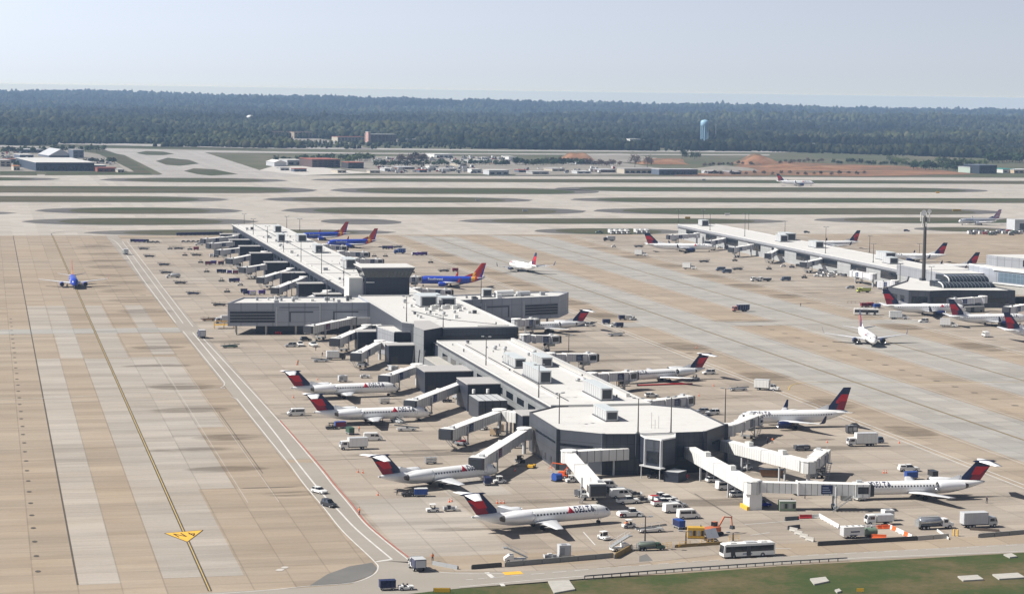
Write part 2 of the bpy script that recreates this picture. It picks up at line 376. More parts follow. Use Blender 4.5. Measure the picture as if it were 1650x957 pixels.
for i in range(3): mb.ribbon([E_[i], E_[(i+1) % 3]], .2, INK, .08)
ux = (E_[0] - E_[1]).normalized(); mid = (E_[0] + E_[1])/2; uy = Vector((ux.y, -ux.x, 0)); uy = uy if uy.dot(E_[2] - mid) > 0 else -uy
cN = mid*.70 + E_[2]*.30
lettering(mb, '4 N', 4.0, INK, lambda x, y: tuple(cN + ux*x*.8 + uy*y*1.5 + Vector((0, 0, .12))))
structure('gate_marking', mb)
# stains: rows of light fixtures, drips at the stands
mb = MB()
for i in range(34):
    a = -128 + i*15.2; x = -137.3 + .1*math.sin(i*3.1)
    mb.sheet([(x + .62*math.cos(t), a + 1.0*math.sin(t)) for t in [k*math.pi/4 for k in range(8)]], LINED, .05)
    if i < 20: x2 = 179.5; mb.sheet([(x2 + 1.3*math.cos(t), a + 150 + 1.2*math.sin(t)) for t in [k*math.pi/4 for k in range(8)]], STAIN, .05)
rs = random.Random(4)
for i in range(70):
    b0 = rs.choice([rs.uniform(-60, -8), rs.uniform(50, 108), rs.uniform(255, 312), rs.uniform(-95, -72), rs.uniform(115, 130), rs.uniform(234, 246)]); a = rs.uniform(-100, 860) if b0 < 200 else rs.uniform(200, 860)
    l = rs.uniform(1.5, 7); w = rs.uniform(.4, 1.3)
    mb.sheet([(b0 + l*math.cos(t)*(1 + .2*math.sin(3*t + i)), a + w*math.sin(t)*(1 + .25*math.cos(2*t + i))) for t in [k*math.pi/6 for k in range(12)]], STAIN, .045)
structure('pavement_stains', mb)
mb = MB()
for x, y, l, zp in ((451, 918, .9, .06), (459, 914, .8, .064)):
    p = G(x, y); mb.sheet([(p.x + l*math.cos(t)*(1 + .3*math.sin(2*t)), p.y + l*1.3*math.sin(t)) for t in [k*math.pi/5 for k in range(10)]], PATCH, zp)
p = G(826, 923); mb.sheet([(p.x-2, p.y-1.6), (p.x+2, p.y-1.3), (p.x+2, p.y+1.4), (p.x-2, p.y+1.1)], SIGNY, .07)
structure('repair_patches', mb)
# soft-edged exhaust and tyre smears across the stand entrances
SMEAR, nt, b = nodes('exhaust_smear'); c = coord(nt, 'Generated'); sx = nt.nodes.new('ShaderNodeSeparateXYZ'); L(nt, c, sx.inputs[0])
qx = math_(nt, 'MULTIPLY_ADD', sx.outputs[0], 2.0, -1.0); qy = math_(nt, 'MULTIPLY_ADD', sx.outputs[1], 2.0, -1.0); r2 = math_(nt, 'ADD', math_(nt, 'MULTIPLY', qx, qx), math_(nt, 'MULTIPLY', qy, qy))
fo = math_(nt, 'MAXIMUM', math_(nt, 'SUBTRACT', 1.0, r2), 0); co_ = coord(nt); oi = nt.nodes.new('ShaderNodeObjectInfo')
va = nt.nodes.new('ShaderNodeVectorMath'); va.operation = 'ADD'; L(nt, co_, va.inputs[0]); L(nt, oi.outputs['Location'], va.inputs[1]); nn = noise(nt, va.outputs[0], .25, 5, .7, .12, 1.0)
al = math_(nt, 'MULTIPLY', fo, math_(nt, 'MULTIPLY_ADD', nn, 4.2, -1.75)); al = math_(nt, 'MINIMUM', math_(nt, 'MAXIMUM', al, 0), .3)
b.inputs['Base Color'].default_value = (.11, .088, .066, 1); b.inputs['Roughness'].default_value = .9; b.inputs['Specular IOR Level'].default_value = .1; L(nt, al, b.inputs['Alpha'])
def smear(x, y, lx, ly):
    mb = MB(); mb.sheet([(-lx, -ly), (lx, -ly), (lx, ly), (-lx, ly)], SMEAR, 0); o = structure('exhaust_stain', mb); o.location = (x, y, .05); smear.z += .0007; o.location.z = smear.z
smear.z = .045
for k, y in enumerate((800, 742, 690, 645, 590, 545, 500, 452, 400)): smear(-82 + (k % 3)*2, y, 14, 11)
for x, y, lx, ly in ((-84, 262, 12, 7), (-88, 205, 13, 7), (-84, 150, 12, 9), (-86, 95, 14, 7), (-80, 40, 11, 6), (-86, -12, 12, 5), (-74, -50, 8, 4), (-92, 20, 14, 5), (122, 720, 12, 16), (122, 650, 12, 16), (124, 585, 12, 14), (122, 520, 13, 16), (121, 470, 12, 14), (122, 420, 12, 14), (121, 360, 12, 14), (122, 240, 11, 16), (123, 150, 10, 16), (120, 80, 9, 14), (122, 20, 8, 14),
                     (240, 770, 12, 14), (240, 700, 12, 14), (241, 630, 12, 16), (240, 560, 12, 14), (240, 500, 12, 14), (241, 440, 11, 14), (240, 300, 10, 16), (241, 225, 10, 18), (-35, 168, 22, 3), (-30, 5, 26, 5), (-22, -20, 22, 2.5), (-12, -70, 18, 3), (-38, -100, 14, 3), (30, -78, 22, 6), (78, -5, 20, 5), (82, 100, 22, 6), (80, 200, 20, 6), (-45, 280, 24, 4), (180, 330, 20, 7)): smear(x, y, lx, ly)
mb = MB()
for x0, y0, x1, y1 in ((-60, 213, -8, 218), (-60, 96, -14, 100), (-62, -3, -10, 2), (50, 60, 112, 64), (50, 228, 112, 224), (-62, 470, -30, 472), (255, 300, 300, 304)): mb.ribbon([(x0, y0), (x1, y1)], .28, LINED, .052)
structure('expansion_joints', mb)
# grass islands between the taxiways
def island(xl, xr, yt, yb, inset=4.5, end=26, open_l=0, open_r=0):
    xm = (xl + xr)/2; a1, a0 = G(xm, yt).y, G(xm, yb).y; am = (a0 + a1)/2
    b0, b1 = G(xl, (yt + yb)/2).x, G(xr, (yt + yb)/2).x
    if open_l: b0 = -1400
    if open_r: b1 = 2900
    def ol(b0, b1, a0, a1, tl, tr):
        n = 9; up = []; lo = []
        for t, b, e in [(math.sqrt(1 - (1 - k/n)**2), b0 + (k/n)*tl, 0) for k in range(n+1)] + [(math.sqrt(1 - (k/n)**2), b1 - tr + (k/n)*tr, 1) for k in range(n+1)]:
            h = (a1 - a0)/2*max(t, .04); up.append((b, am + h)); lo.append((b, am - h))
        return lo + up[::-1]
    tl = min((b1-b0)*.45, 85) ; tr = tl
    SH.sheet(ol(b0, b1, a0, a1, tl, tr), SHOULDER, .03)
    if b1 - b0 > 2*end + 10: TF.sheet(ol(b0 + end, b1 - end, a0 + inset, a1 - inset, max(tl - end, 5), max(tr - end, 5)), TURF, .05)
SH, TF = MB(), MB()
for k in ((-400, 96, 285, 291, 4, 26, 1), (161, 462, 287, 294), (-300, 508, 300, 311, 6, 26, 1), (-300, 368, 316, 326, 5, 26, 1), (56, 391, 334.5, 345), (-300, 27, 340, 347, 5, 26, 1), (35, 417, 351.5, 363), (135, 640, 370, 379.5), (509, 1650, 289.5, 295, 4, 30, 0, 1), (534, 962, 303, 313),
          (900, 1580, 302, 309.5), (425, 857, 317.6, 326.6), (923, 1650, 319, 327, 5, 26, 0, 1), (454, 944, 334, 346), (958, 1611, 335.5, 346), (517, 647, 353, 362), (738, 1268, 352, 361), (1312, 1690, 350.5, 360), (861, 1100, 368, 378, 4, 16), (1475, 1630, 366, 373.5, 4, 12)): island(*k)
structure('taxiway_shoulders', SH); structure('grass_islands', TF)
mb = MB(); mb.sheet([(-1500, 1885), (3000, 1990), (3000, 2006), (-1500, 1901)], SHOULDER, .02)
for q in (((0, 276), (58, 276.5), (60, 283), (0, 283)), ((75, 278), (240, 277.5), (246, 282), (72, 283))): mb.sheet(pp(*q), TURF, .03)
structure('taxiway_edge', mb)
# crossfield taxiway and the far runway
mb = MB()
mb.sheet(pp((-300, 222), (0, 227.3), (420, 236.5), (820, 242), (1240, 243.6), (1345, 245.5), (1240, 246), (820, 244), (420, 239.5), (0, 230.5), (-300, 226)), RUNWAY, .02)
mb.sheet(pp((-300, 232), (0, 234.5), (140, 238.5), (420, 244), (600, 246.5), (820, 247.5), (1240, 249.2), (1240, 251), (600, 248.4), (330, 246), (420, 275), (500, 284), (380, 288), (235, 287), (262, 281), (200, 250), (140, 240.6), (0, 237), (-300, 235)), RUNWAY, .03)
structure('far_runway', mb)
mb = MB()
for q in (((141, 240.2), (165, 240.5), (200, 252), (244, 279), (228, 282), (188, 262)), ((219, 247), (235, 243.5), (262, 244.5), (281, 248.5), (262, 250.5), (235, 250)), ((251, 260), (270, 254.5), (305, 258), (321, 264), (290, 267.5), (268, 266)), ((296, 276), (312, 271.5), (345, 273), (384, 281), (340, 283.4), (318, 281)), ((-200, 231.5), (0, 231), (420, 240), (420, 242), (0, 233.6), (-200, 232.5))):
    mb.sheet(pp(*q), TURF, .05)
structure('grass_triangles', mb)
# verge in front
mb = MB()
mb.sheet(pp((690, 953), (745, 947.6), (940, 935), (1260, 911.5), (1460, 900.5), (1650, 890), (2000, 872), (2600, 1100), (1500, 1400), (300, 1300), (400, 990)), GRASS, .04); structure('verge', mb)
mb = MB()
for q in (((883, 938), (917, 936.5), (927, 951), (893, 957)), ((1543, 930), (1575, 928), (1585, 935), (1552, 937)), ((1599, 927), (1640, 924.5), (1652, 932), (1610, 934.5)), ((1617, 894.5), (1630, 893), (1639, 898), (1627, 899.5)), ((1305, 934), (1330, 931), (1336, 938), (1312, 943)), ((1345, 952), (1352, 950), (1356, 954), (1349, 956))):
    P4 = pp(*q); mb.prism(P4, .0, .35, CONC)
structure('concrete_slabs_in_verge', mb)
# lots, clay and rough ground beyond the taxiways
mb = MB()
for q, m_, z in ((((580, 252), (820, 252.5), (850, 262), (850, 281), (600, 281), (545, 270)), GRAVEL, .02), (((410, 277), (440, 268), (500, 268), (600, 279), (480, 283)), PATCH, .025), (((840, 266), (1000, 262), (1130, 280), (830, 283)), GRAVEL, .022),
              (((1036, 256), (1100, 255.5), (1104, 264), (1045, 265)), DIRT, .03), (((1170, 270), (1225, 259), (1320, 263.5), (1460, 268), (1575, 281), (1400, 284.5), (1190, 281)), DIRT, .026), (((1090, 280), (1240, 278), (1240, 283), (1085, 284)), DIRT, .03),
              (((910, 258), (930, 249), (1000, 247), (1060, 255), (1020, 262)), GRAVEL, .024), ((( -60, 250), (40, 243), (120, 242), (165, 250), (205, 276), (-60, 277)), GRAVEL, .02), (((164, 247), (174, 247), (216, 277), (206, 277)), ROADC, .03),
              (((540, 226), (570, 234), (600, 240), (575, 240), (556, 235)), ROADC, .02), (((420, 222), (500, 222), (575, 232), (540, 233), (440, 226)), GRAVEL, .02)):
    mb.sheet(pp(*q), m_, z)
structure('open_lots', mb)
# ------------------------------------------------------------------ aircraft
def skin(name, rgb, zw, x0, x1, pitch=.82, rough=.3, metal=0):
    """fuselage paint with its row of cabin windows"""
    if name in _M: return _M[name]
    m, nt, b = nodes(name); c = coord(nt); sx = nt.nodes.new('ShaderNodeSeparateXYZ'); L(nt, c, sx.inputs[0])
    X_, Y_, Z_ = sx.outputs
    w = math_(nt, 'LESS_THAN', math_(nt, 'ABSOLUTE', math_(nt, 'SUBTRACT', Z_, zw)), .19)
    w = math_(nt, 'MULTIPLY', w, math_(nt, 'LESS_THAN', math_(nt, 'FRACT', math_(nt, 'DIVIDE', math_(nt, 'ADD', X_, 200.0), pitch)), .5))
    w = math_(nt, 'MULTIPLY', w, math_(nt, 'LESS_THAN', X_, x0)); w = math_(nt, 'MULTIPLY', w, math_(nt, 'GREATER_THAN', X_, x1))
    n = noise(nt, c, .5, 4); col = mixc(nt, n, tuple(x*.93 for x in rgb), tuple(min(1, x*1.05) for x in rgb))
    # panel seams and door outlines
    sm = math_(nt, 'LESS_THAN', math_(nt, 'FRACT', math_(nt, 'DIVIDE', math_(nt, 'ADD', X_, 201.3), 5.1)), .008)
    col = mixc(nt, math_(nt, 'MULTIPLY', sm, .5), col, tuple(x*.45 for x in rgb))
    dr = math_(nt, 'MULTIPLY', math_(nt, 'LESS_THAN', math_(nt, 'ABSOLUTE', math_(nt, 'ADD', X_, 4.6)), .45), math_(nt, 'LESS_THAN', math_(nt, 'ABSOLUTE', math_(nt, 'SUBTRACT', Z_, zw - .1)), .95))
    di = math_(nt, 'MULTIPLY', math_(nt, 'LESS_THAN', math_(nt, 'ABSOLUTE', math_(nt, 'ADD', X_, 4.6)), .36), math_(nt, 'LESS_THAN', math_(nt, 'ABSOLUTE', math_(nt, 'SUBTRACT', Z_, zw - .1)), .86))
    col = mixc(nt, math_(nt, 'MULTIPLY', math_(nt, 'SUBTRACT', dr, di), .55), col, (.12, .13, .15))
    L(nt, mixc(nt, w, col, (.02, .025, .035)), b.inputs['Base Color'])
    b.inputs['Roughness'].default_value = rough; b.inputs['Metallic'].default_value = metal
    _M[name] = m; return m
PWHITE = (.83, .83, .82)
DNAVY = mat('tail_navy', (.012, .022, .07), .3, 0, .1); DRED1 = mat('tail_red', (.56, .014, .03), .3, 0, .1); DRED2 = mat('tail_crimson', (.25, .009, .03), .3, 0, .1)
SWB = (.022, .06, .42); SWBM = mat('royal_blue_paint', SWB, .3, 0, .06); SWR = mat('tail_scarlet', (.46, .035, .03), .3, 0, .08); SWY = mat('tail_amber', (.78, .38, .03), .3, 0, .08)
WINGG = mat('wing_grey', (.64, .65, .66), .35, .2, .08, .4); NACW = mat('nacelle_white', (.76, .77, .78), .3, .1, .06); LIP = mat('polished_lip', (.6, .6, .6), .2, .9)
INTAKE = mat('intake_dark', (.012, .012, .014), .5); SWLET = mat('airline_name_silver', (.62, .66, .72), .4); TXTN = mat('airline_name_navy', (.015, .025, .08), .5)
AAB = mat('tail_stripe_blue', (.03, .06, .22), .3); AAR = mat('tail_stripe_red', (.45, .03, .05), .3)
FRAC = [(0, .03, -.42), (.006, .26, -.38), (.018, .5, -.3), (.035, .70, -.2), (.06, .86, -.11), (.09, .96, -.04), (.13, 1, 0), (.3, 1, 0), (.45, 1, 0), (.6, 1, 0), (.68, 1, 0), (.74, .95, .05), (.80, .83, .15), (.86, .67, .27), (.91, .51, .39), (.955, .34, .51), (.985, .2, .58), (1, .08, .62)]
def wing(mb, s, secs, m, thick=.11):
    """secs: (y, x of leading edge, chord, z)"""
    rings = []
    for y, x, c, z in secs:
        pr = [(0, 0), (.06, .45), (.3, .62), (.65, .42), (1, .04), (.65, -.22), (.3, -.38), (.06, -.3)]
        rings.append([(x - c*u, s*y, z + c*thick*w) for u, w in pr])
    mb.loft(rings if s > 0 else [r[::-1] for r in rings], m)
def airliner(livery, kind, L=36.0):
    rear = kind == 'rear'
    R = 1.67 if rear else 1.95; zc = 2.75 if rear else 3.35; zw = zc + .34*R
    base = {'delta': PWHITE, 'southwest': SWB, 'american': (.5, .52, .55)}[livery]
    S = skin(f'{livery}_{kind}_fuselage_{int(L)}', base, zw, -.135*L, -(.63 if rear else .84)*L, .82, .3, .35 if livery == 'american' else 0)
    W = mat('white_airframe', PWHITE, .3, 0, .05); engm = {'delta': NACW if rear else mat('engine_navy', (.015, .025, .085), .3), 'southwest': SWBM, 'american': mat('engine_silver', (.5, .52, .55), .3, .4)}[livery]
    def fn(t):
        n = 22; fr = FRAC; rings = []
        def ring(f, rr, zo, k=1.0): return [(-f*L, R*rr*k*math.cos(a), zc + R*zo + R*rr*k*math.sin(a)) for a in [2*math.pi*i/n for i in range(n)]]
        rings = [ring(*q) for q in fr]
        def pick(k, i):
            a = 2*math.pi*(i+.5)/n; f = (fr[k][0] + fr[k+1][0])/2
            if livery == 'southwest':
                q = f - .035*math.sin(a)
                if q > .90: return SWBM
                if q > .85: return SWR
                if q > .80: return SWY
            if livery == 'delta' and rear and f > .985: return mat('tailcone_grey', (.4, .41, .42), .4)
        t('fuselage').loft(rings, S, pick=pick)
        for s_ in (1, -1):
            cw = t(f'fuselage/cockpit_window#{s_}')
            for a0, a1, f0, f1 in ((24, 52, .034, .055), (56, 86, .027, .043)):
                q = []
                for f, a in ((f0, a0), (f1, a0 + 3), (f1, a1), (f0 + .003, a1)):
                    k = next(i for i in range(len(fr)-1) if fr[i][0] <= f <= fr[i+1][0]); u = (f - fr[k][0])/(fr[k+1][0] - fr[k][0])
                    rr = fr[k][1]*(1-u) + fr[k+1][1]*u; zo = fr[k][2]*(1-u) + fr[k+1][2]*u; an = rad(a)
                    q.append((-f*L + .02, s_*R*rr*math.cos(an)*1.03, zc + R*zo + R*rr*math.sin(an)*1.03))
                cw.add(q, [(0, 1, 2, 3)], GLASS)
        def onbody(s_, xc):
            def f(x, y):
                z = zc + .62*R + y
                return (xc + x*(-1 if s_ > 0 else 1), s_*(math.sqrt(max(R*R - (z - zc)**2, .01)) + .035), z)
            return f
        for s_ in (1, -1):
            if livery == 'delta':
                lettering(t(f'fuselage/airline_name#{s_}'), 'DELTA', 1.5, TXTN, onbody(s_, -.215*L), space=1.18)
                tri = onbody(s_, -.215*L); x0 = -3.5
                lo = t(f'fuselage/airline_emblem#{s_}')
                for sg, m_ in ((-1, DRED1), (1, DRED2)):
                    for k in range(8):
                        ya, yb = -.6 + k*.16, -.6 + (k+1)*.16
                        q = [(x0, max(ya, -.6 + .0)), (x0 + sg*.95*(1 - k/8), ya), (x0 + sg*.95*(1 - (k+1)/8), yb), (x0, yb)]
                        lo.add([tri(*p) for p in q], [(0, 1, 2, 3)], m_)
            elif livery == 'southwest':
                f0 = onbody(s_, -.27*L); lettering(t(f'fuselage/airline_name#{s_}'), 'Southwest', 1.75, SWLET, lambda x, y: f0(x, y - .35*R))
            else: lettering(t(f'fuselage/airline_name#{s_}'), 'American', 1.7, mat('airline_name_grey', (.12, .16, .26), .4), onbody(s_, -.24*L))
        # wings
        if rear: secs = [(.6, -.395*L, 6.4, zc - .72*R), (1.9, -.415*L, 5.8, zc - .66*R), (5.2, -.458*L, 4.3, zc - .42*R), (14.6, -.565*L, 1.9, zc - .05*R)]
        else: secs = [(.6, -.33*L, 8.4, zc - .7*R), (2.2, -.352*L, 7.6, zc - .62*R), (6.0, -.412*L, 4.6, zc - .42*R), (16.8, -.57*L, 1.6, zc + .1*R)]
        for s_ in (1, -1):
            w = f'wing#{s_}'; wing(t(w), s_, secs, WINGG if livery != 'southwest' else mat('wing_pale', (.6, .61, .62), .35))
            for k in range(2 if rear else 3):
                y = (4.5, 8.5, 12)[k] if not rear else (5, 9)[k]; xi = np.interp(y, [q[0] for q in secs], [q[1] - q[2]*.55 for q in secs]); zi = np.interp(y, [q[0] for q in secs], [q[3] for q in secs])
                t(w + f'/flap_fairing#{k}').loft([[(xi + a, s_*y + r_*.16*math.cos(u), zi - .22 + r_*.2*math.sin(u)) for u in [k2*math.pi/3 for k2 in range(6)]] for a, r_ in ((1, .2), (.3, 1), (-1.2, .9), (-2.3, .1))], WINGG)
            if not rear:
                y, x, c_, z = secs[-1]; wl = t(w + '/winglet')
                wing(wl, s_, [(y - .05, x, c_, z), (y + .35, x - .5, c_*.85, z + .5), (y + .75, x - 1.5, .55, z + 2.4)], {'delta': DNAVY, 'southwest': SWR, 'american': W}[livery], .09)
            # engines
            e = f'engine#{s_}'
            if rear: ex0, ex1, ey, ez, er = -.615*L, -.815*L, R + 1.3, zc + .40*R, 1.22
            else: ex0, ex1, ey, ez, er = -.315*L, -.43*L, 5.6, 1.72, 1.12
            prof = [(0, .84), (.03, .93), (.12, 1.02), (.4, 1.03), (.75, .86), (1, .62)]
            t(e).loft([[(ex0 + (ex1 - ex0)*u, s_*ey + er*q*math.cos(a), ez + er*q*math.sin(a)) for a in [2*math.pi*i/16 for i in range(16)]] for u, q in prof], engm, c0=False, c1=False)
            t(e + '/intake').loft([[(ex0 + (ex1 - ex0)*u, s_*ey + er*q*math.cos(a), ez + er*q*math.sin(a)) for a in [2*math.pi*i/16 for i in range(16)]] for u, q in ((-.012, .9), (.0, .84), (.03, .78), (.1, .76))], LIP, c0=False, c1=False)
            t(e + '/intake').cyl((ex0 + (ex1-ex0)*.10, s_*ey, ez), (ex0 + (ex1-ex0)*.12, s_*ey, ez), er*.77, er*.77, INTAKE, 16)
            t(e + '/exhaust').cyl((ex1 + .05, s_*ey, ez), (ex1 - .9, s_*ey, ez), er*.6, er*.36, mat('exhaust_metal', (.12, .11, .10), .4, .7), 14)
            if rear: t(e + '/pylon').box(ex1 + .6, ex0 - 1.6, min(s_*R*.85, s_*(ey - er*.8)), max(s_*R*.85, s_*(ey - er*.8)), ez - .2, ez + .2, W)
            else: t(e + '/pylon').side([(ex0 - .9, ez + er*.9), (ex1 - 1.2, ez + er*.5), (ex1 - 1.2, zc - .45*R), (ex0 - 2.4, zc - .35*R)], s_*ey - .18, s_*ey + .18, W)
        # fin
        if rear: FP = [(-.80*L, zc + .86*R), (-.965*L, zc + .8*R), (-1.062*L, 8.85), (-.935*L, 8.95)]
        else: FP = [(-.80*L, zc + .93*R), (-.965*L, zc + .8*R), (-1.025*L, zc + 8.6), (-.955*L, zc + 8.6)]
        def fp(s_, u): 
            a = Vector(FP[0]).lerp(Vector(FP[1]), s_); b_ = Vector(FP[3]).lerp(Vector(FP[2]), s_); return a.lerp(b_, u)
        fm = {'delta': DNAVY, 'southwest': SWR, 'american': AAB}[livery]
        rows = []
        for u in (0, .25, .5, .75, 1):
            r_ = []; th = .24*(1-u) + .09*u
            for s_, w_ in ((0, 0), (.25, 1), (.6, .8), (1, .08), (1, -.08), (.6, -.8), (.25, -1)):
                p = fp(s_, u); r_.append((p.x, w_*th, p.y))
            rows.append(r_)
        t('tail_fin').loft(rows, fm, smooth=False)
        t('tail_fin').add([(-.70*L, 0, zc + R*.97), (-.80*L, .22, zc + R*.86), (-.80*L, -.22, zc + R*.86), (FP[0][0] - .6, 0, zc + R*.97 + (1.3 if rear else 1.6)), (-.86*L, 0, zc + R*.6)], [(0, 1, 3), (0, 3, 2), (1, 4, 3), (2, 3, 4)], W if livery == 'delta' else fm)
        def plate(mbp, poly, m_):
            for sd in (1, -1):
                q = []
                for s_, u in poly:
                    p = fp(s_, u); th = (.24*(1-u) + .09*u)*np.interp(s_, [0, .25, .6, 1], [0, 1, .8, .08]) + .03; q.append((p.x, sd*th, p.y))
                mbp.add(q, [tuple(range(len(q)))], m_)
        lg = t('tail_fin/tail_emblem')
        def grid(u0, u1, a0, b0, a1, b1, m_):
            ss = [0, .25, .5, .75, 1]
            for k in range(4): plate(lg, [(a0 + (b0-a0)*ss[k], u0), (a0 + (b0-a0)*ss[k+1], u0), (a1 + (b1-a1)*ss[k+1], u1), (a1 + (b1-a1)*ss[k], u1)], m_)
        if livery == 'delta' and rear: grid(.02, .34, .5, .995, .42, .99, DRED2); grid(.30, .72, .36, .78, .22, .99, DRED1); grid(.30, .45, .78, .995, .9, .99, DRED2)
        elif livery == 'delta': grid(.02, .40, .55, .995, .40, .98, DRED2); grid(.40, .70, .22, .98, .3, .98, DRED1); grid(.3, .4, .3, .5, .22, .6, DRED1)
        elif livery == 'southwest': grid(.0, .3, .05, .45, .0, .16, SWY); grid(.05, .9, .8, .98, .86, .98, SWY if 0 else SWBM)
        else:
            for k in range(6): grid(.05 + k*.155, .11 + k*.155, .08, .96, .1, .96, AAR); grid(.11 + k*.155, .15 + k*.155, .08, .96, .1, .96, W)
        for s_ in (1, -1):
            st = f'tail_plane#{s_}'
            if rear: wing(t(st), s_, [(.0, -.945*L, 3.9, 8.78), (5.7, -1.005*L, 1.9, 8.45)], W, .10)
            else: wing(t(st), s_, [(.3, -.875*L, 4.2, zc + .5*R), (6.9, -.965*L, 1.5, zc + .95*R)], WINGG, .09)
        if rear: t('tail_fin').loft([[(-.93*L + a, r_*.3*math.cos(u), 8.85 + r_*.3*math.sin(u)) for u in [k*math.pi/4 for k in range(8)]] for a, r_ in ((.9, .1), (.2, .8), (-2, 1), (-4.6, .8), (-5.4, .1))], DNAVY)
        for nm, gx, gy, wr in (('nose_gear', -.09*L, 0, .36), ('main_gear#1', -.53*L if rear else -.5*L, 2.5 if rear else 2.9, .52), ('main_gear#2', -.53*L if rear else -.5*L, -2.5 if rear else -2.9, .52)):
            t(nm).cyl((gx, gy, wr), (gx, gy, zc - .6*R), .1, .13, LGREY, 6); t(nm).bar((gx + .05, gy, wr*1.2), (gx + 1.1, gy, zc - .75*R), .1, LGREY)
            for k in (1, -1): t(nm + f'/wheel#{k}').cyl((gx, gy + k*.14, wr), (gx, gy + k*.44, wr), wr, wr, BLACK, 12)
            t(nm).cyl((gx, gy - .3, wr), (gx, gy + .3, wr), .08, .08, LGREY, 6)
        if livery == 'delta' and not rear: t('fuselage/antenna_dome').loft([[(-.5*L + a, r_*.5*math.cos(u), zc + R + r_*.28*math.sin(u) - .06) for u in [k*math.pi/5 for k in range(10)]] for a, r_ in ((2.0, .1), (1.2, .8), (0, 1), (-1.2, .8), (-2, .1))], W)
    return proto((livery, kind, L), fn)
def plane(livery, kind, L_, nose, tailx, label, group=None, hint=0, sc=1.0, z=2.3, fixed=None, name='airliner'):
    """nose on its photographed place; heading such that the tail cone falls on tailx"""
    p = G(*nose, z); Ls = L_*sc
    if fixed is not None: h = fixed
    else:
        best = None
        for k in range(-300, 301):
            hd = hint + k*.1; q = p - Vector((math.cos(rad(hd)), math.sin(rad(hd)), 0))*Ls
            e = abs(PX((q.x, q.y, 3.9))[0] - tailx) + abs(k)*.004
            if best is None or e < best[0]: best = (e, hd)
        h = best[1]
    return place(airliner(livery, kind, L_), name, label, 'airplane', group, (p.x, p.y, 0), h, sc)
GA = 'rear-engined white jets parked at the concourse gates'; GB = 'white twin jets parked at the far concourse'; GS = 'blue jets with striped tails'
plane('delta', 'rear', 35, (641, 625.7), 468.6, 'white rear-engined jet with red T-tail, farther of the two on the left side', GA, 9, 1.04)
plane('delta', 'rear', 35, (692.4, 665.3), 505, 'white rear-engined jet with red T-tail, parked behind the minivan and above the box truck', GA, 8, 1.04)
plane('delta', 'rear', 35, (801, 757), 610, 'rear-engined white jet angled towards the eight-sided hall, navy cart under its nose', GA, 22, 1.04)
plane('delta', 'rear', 35, (984, 825), 760, 'nearest white rear-engined jet, its wing pointing at the roadside barrier', GA, 14, 1.03)
plane('delta', 'rear', 35, (1369, 790), 1586.6, 'white rear-engined jet facing left at the long low bridge beside the tank truck', GA, 165, 1.02)
plane('delta', 'rear', 35, (1000, 608), 1136, 'white rear-engined jet on the right side of the near concourse, red hose below its wing', GA, 178)
plane('delta', 'rear', 35, (822, 528.5), 944, 'white rear-engined jet tail out beyond the right wing of the cross hall', GA, 178)
plane('delta', 'wing', 35, (1188, 674), 1366, 'white twin jet with navy engines and tall red fin, right of the eight-sided hall', None, 176, 1.0, 3)
plane('southwest', 'wing', 33.5, (120.3, 457), 117, 'blue jet taxiing straight towards the viewer on the left taxilane', GS, -90, 1.02, 3, fixed=-90)
plane('southwest', 'wing', 33.5, (672, 452), 780.6, 'blue jet with red tail lettered along its side, right of the control tower', GS, 182, 1.03, 3)
plane('southwest', 'wing', 33.5, (527, 392), 607, 'second farthest blue jet with red tail, at the far end of the central concourse', GS, 180, 1.0, 3)
plane('southwest', 'wing', 33.5, (484, 380.5), 560, 'farthest blue jet with red tail, half hidden behind the concourse roof', GS, 178, 1.0, 3)
plane('delta', 'wing', 38, (823, 422), 864, 'white jet seen from behind taxiing away between the two concourses', None, 105, 1.0, 4)
plane('delta', 'wing', 36, (1409, 549), 1384.6, 'white jet with up-turned wing tips taxiing towards the viewer on the right', None, -104, 1.0, 3)
plane('delta', 'wing', 45, (1153, 397.5), 1040, 'long white jet with red fin at the far left corner of the right concourse', GB, 0, 1.0, 3.4)
plane('delta', 'wing', 38, (1300, 394), 1384, 'white jet with red fin farthest back behind the right concourse roof', GB, 180, 1.0, 3)
plane('delta', 'wing', 38, (1425, 414), 1524, 'white jet with red fin behind the lattice mast', GB, 180, 1.0, 3)
plane('delta', 'wing', 38, (1475, 432), 1576, 'white jet with red fin directly beyond the barrel-vaulted roof', GB, 180, 1.0, 3)
plane('delta', 'wing', 39, (1556.6, 497.5), 1424, 'white jet with red fin beside the grey corner block, bus by its tail', GB, 0, 1.02, 3)
plane('delta', 'wing', 38, (1655, 513), 1530, 'white jet under the glazed bridge, white truck at its red fin', GB, 12, 1.0, 3)
plane('delta', 'wing', 38, (1750, 535), 1619, 'white jet cut by the right edge, only its red fin and tail in view', GB, 10, 1.0, 3)
plane('delta', 'wing', 38, (1312, 295.5), 1256, 'small white jet with red fin far off on the runway', None, -6, 1.1, 3, fixed=-8)
plane('american', 'wing', 38, (1544.5, 356.5), 1612, 'silver jet with red and blue striped fin taxiing at the far right', None, 182, 1.0, 3)
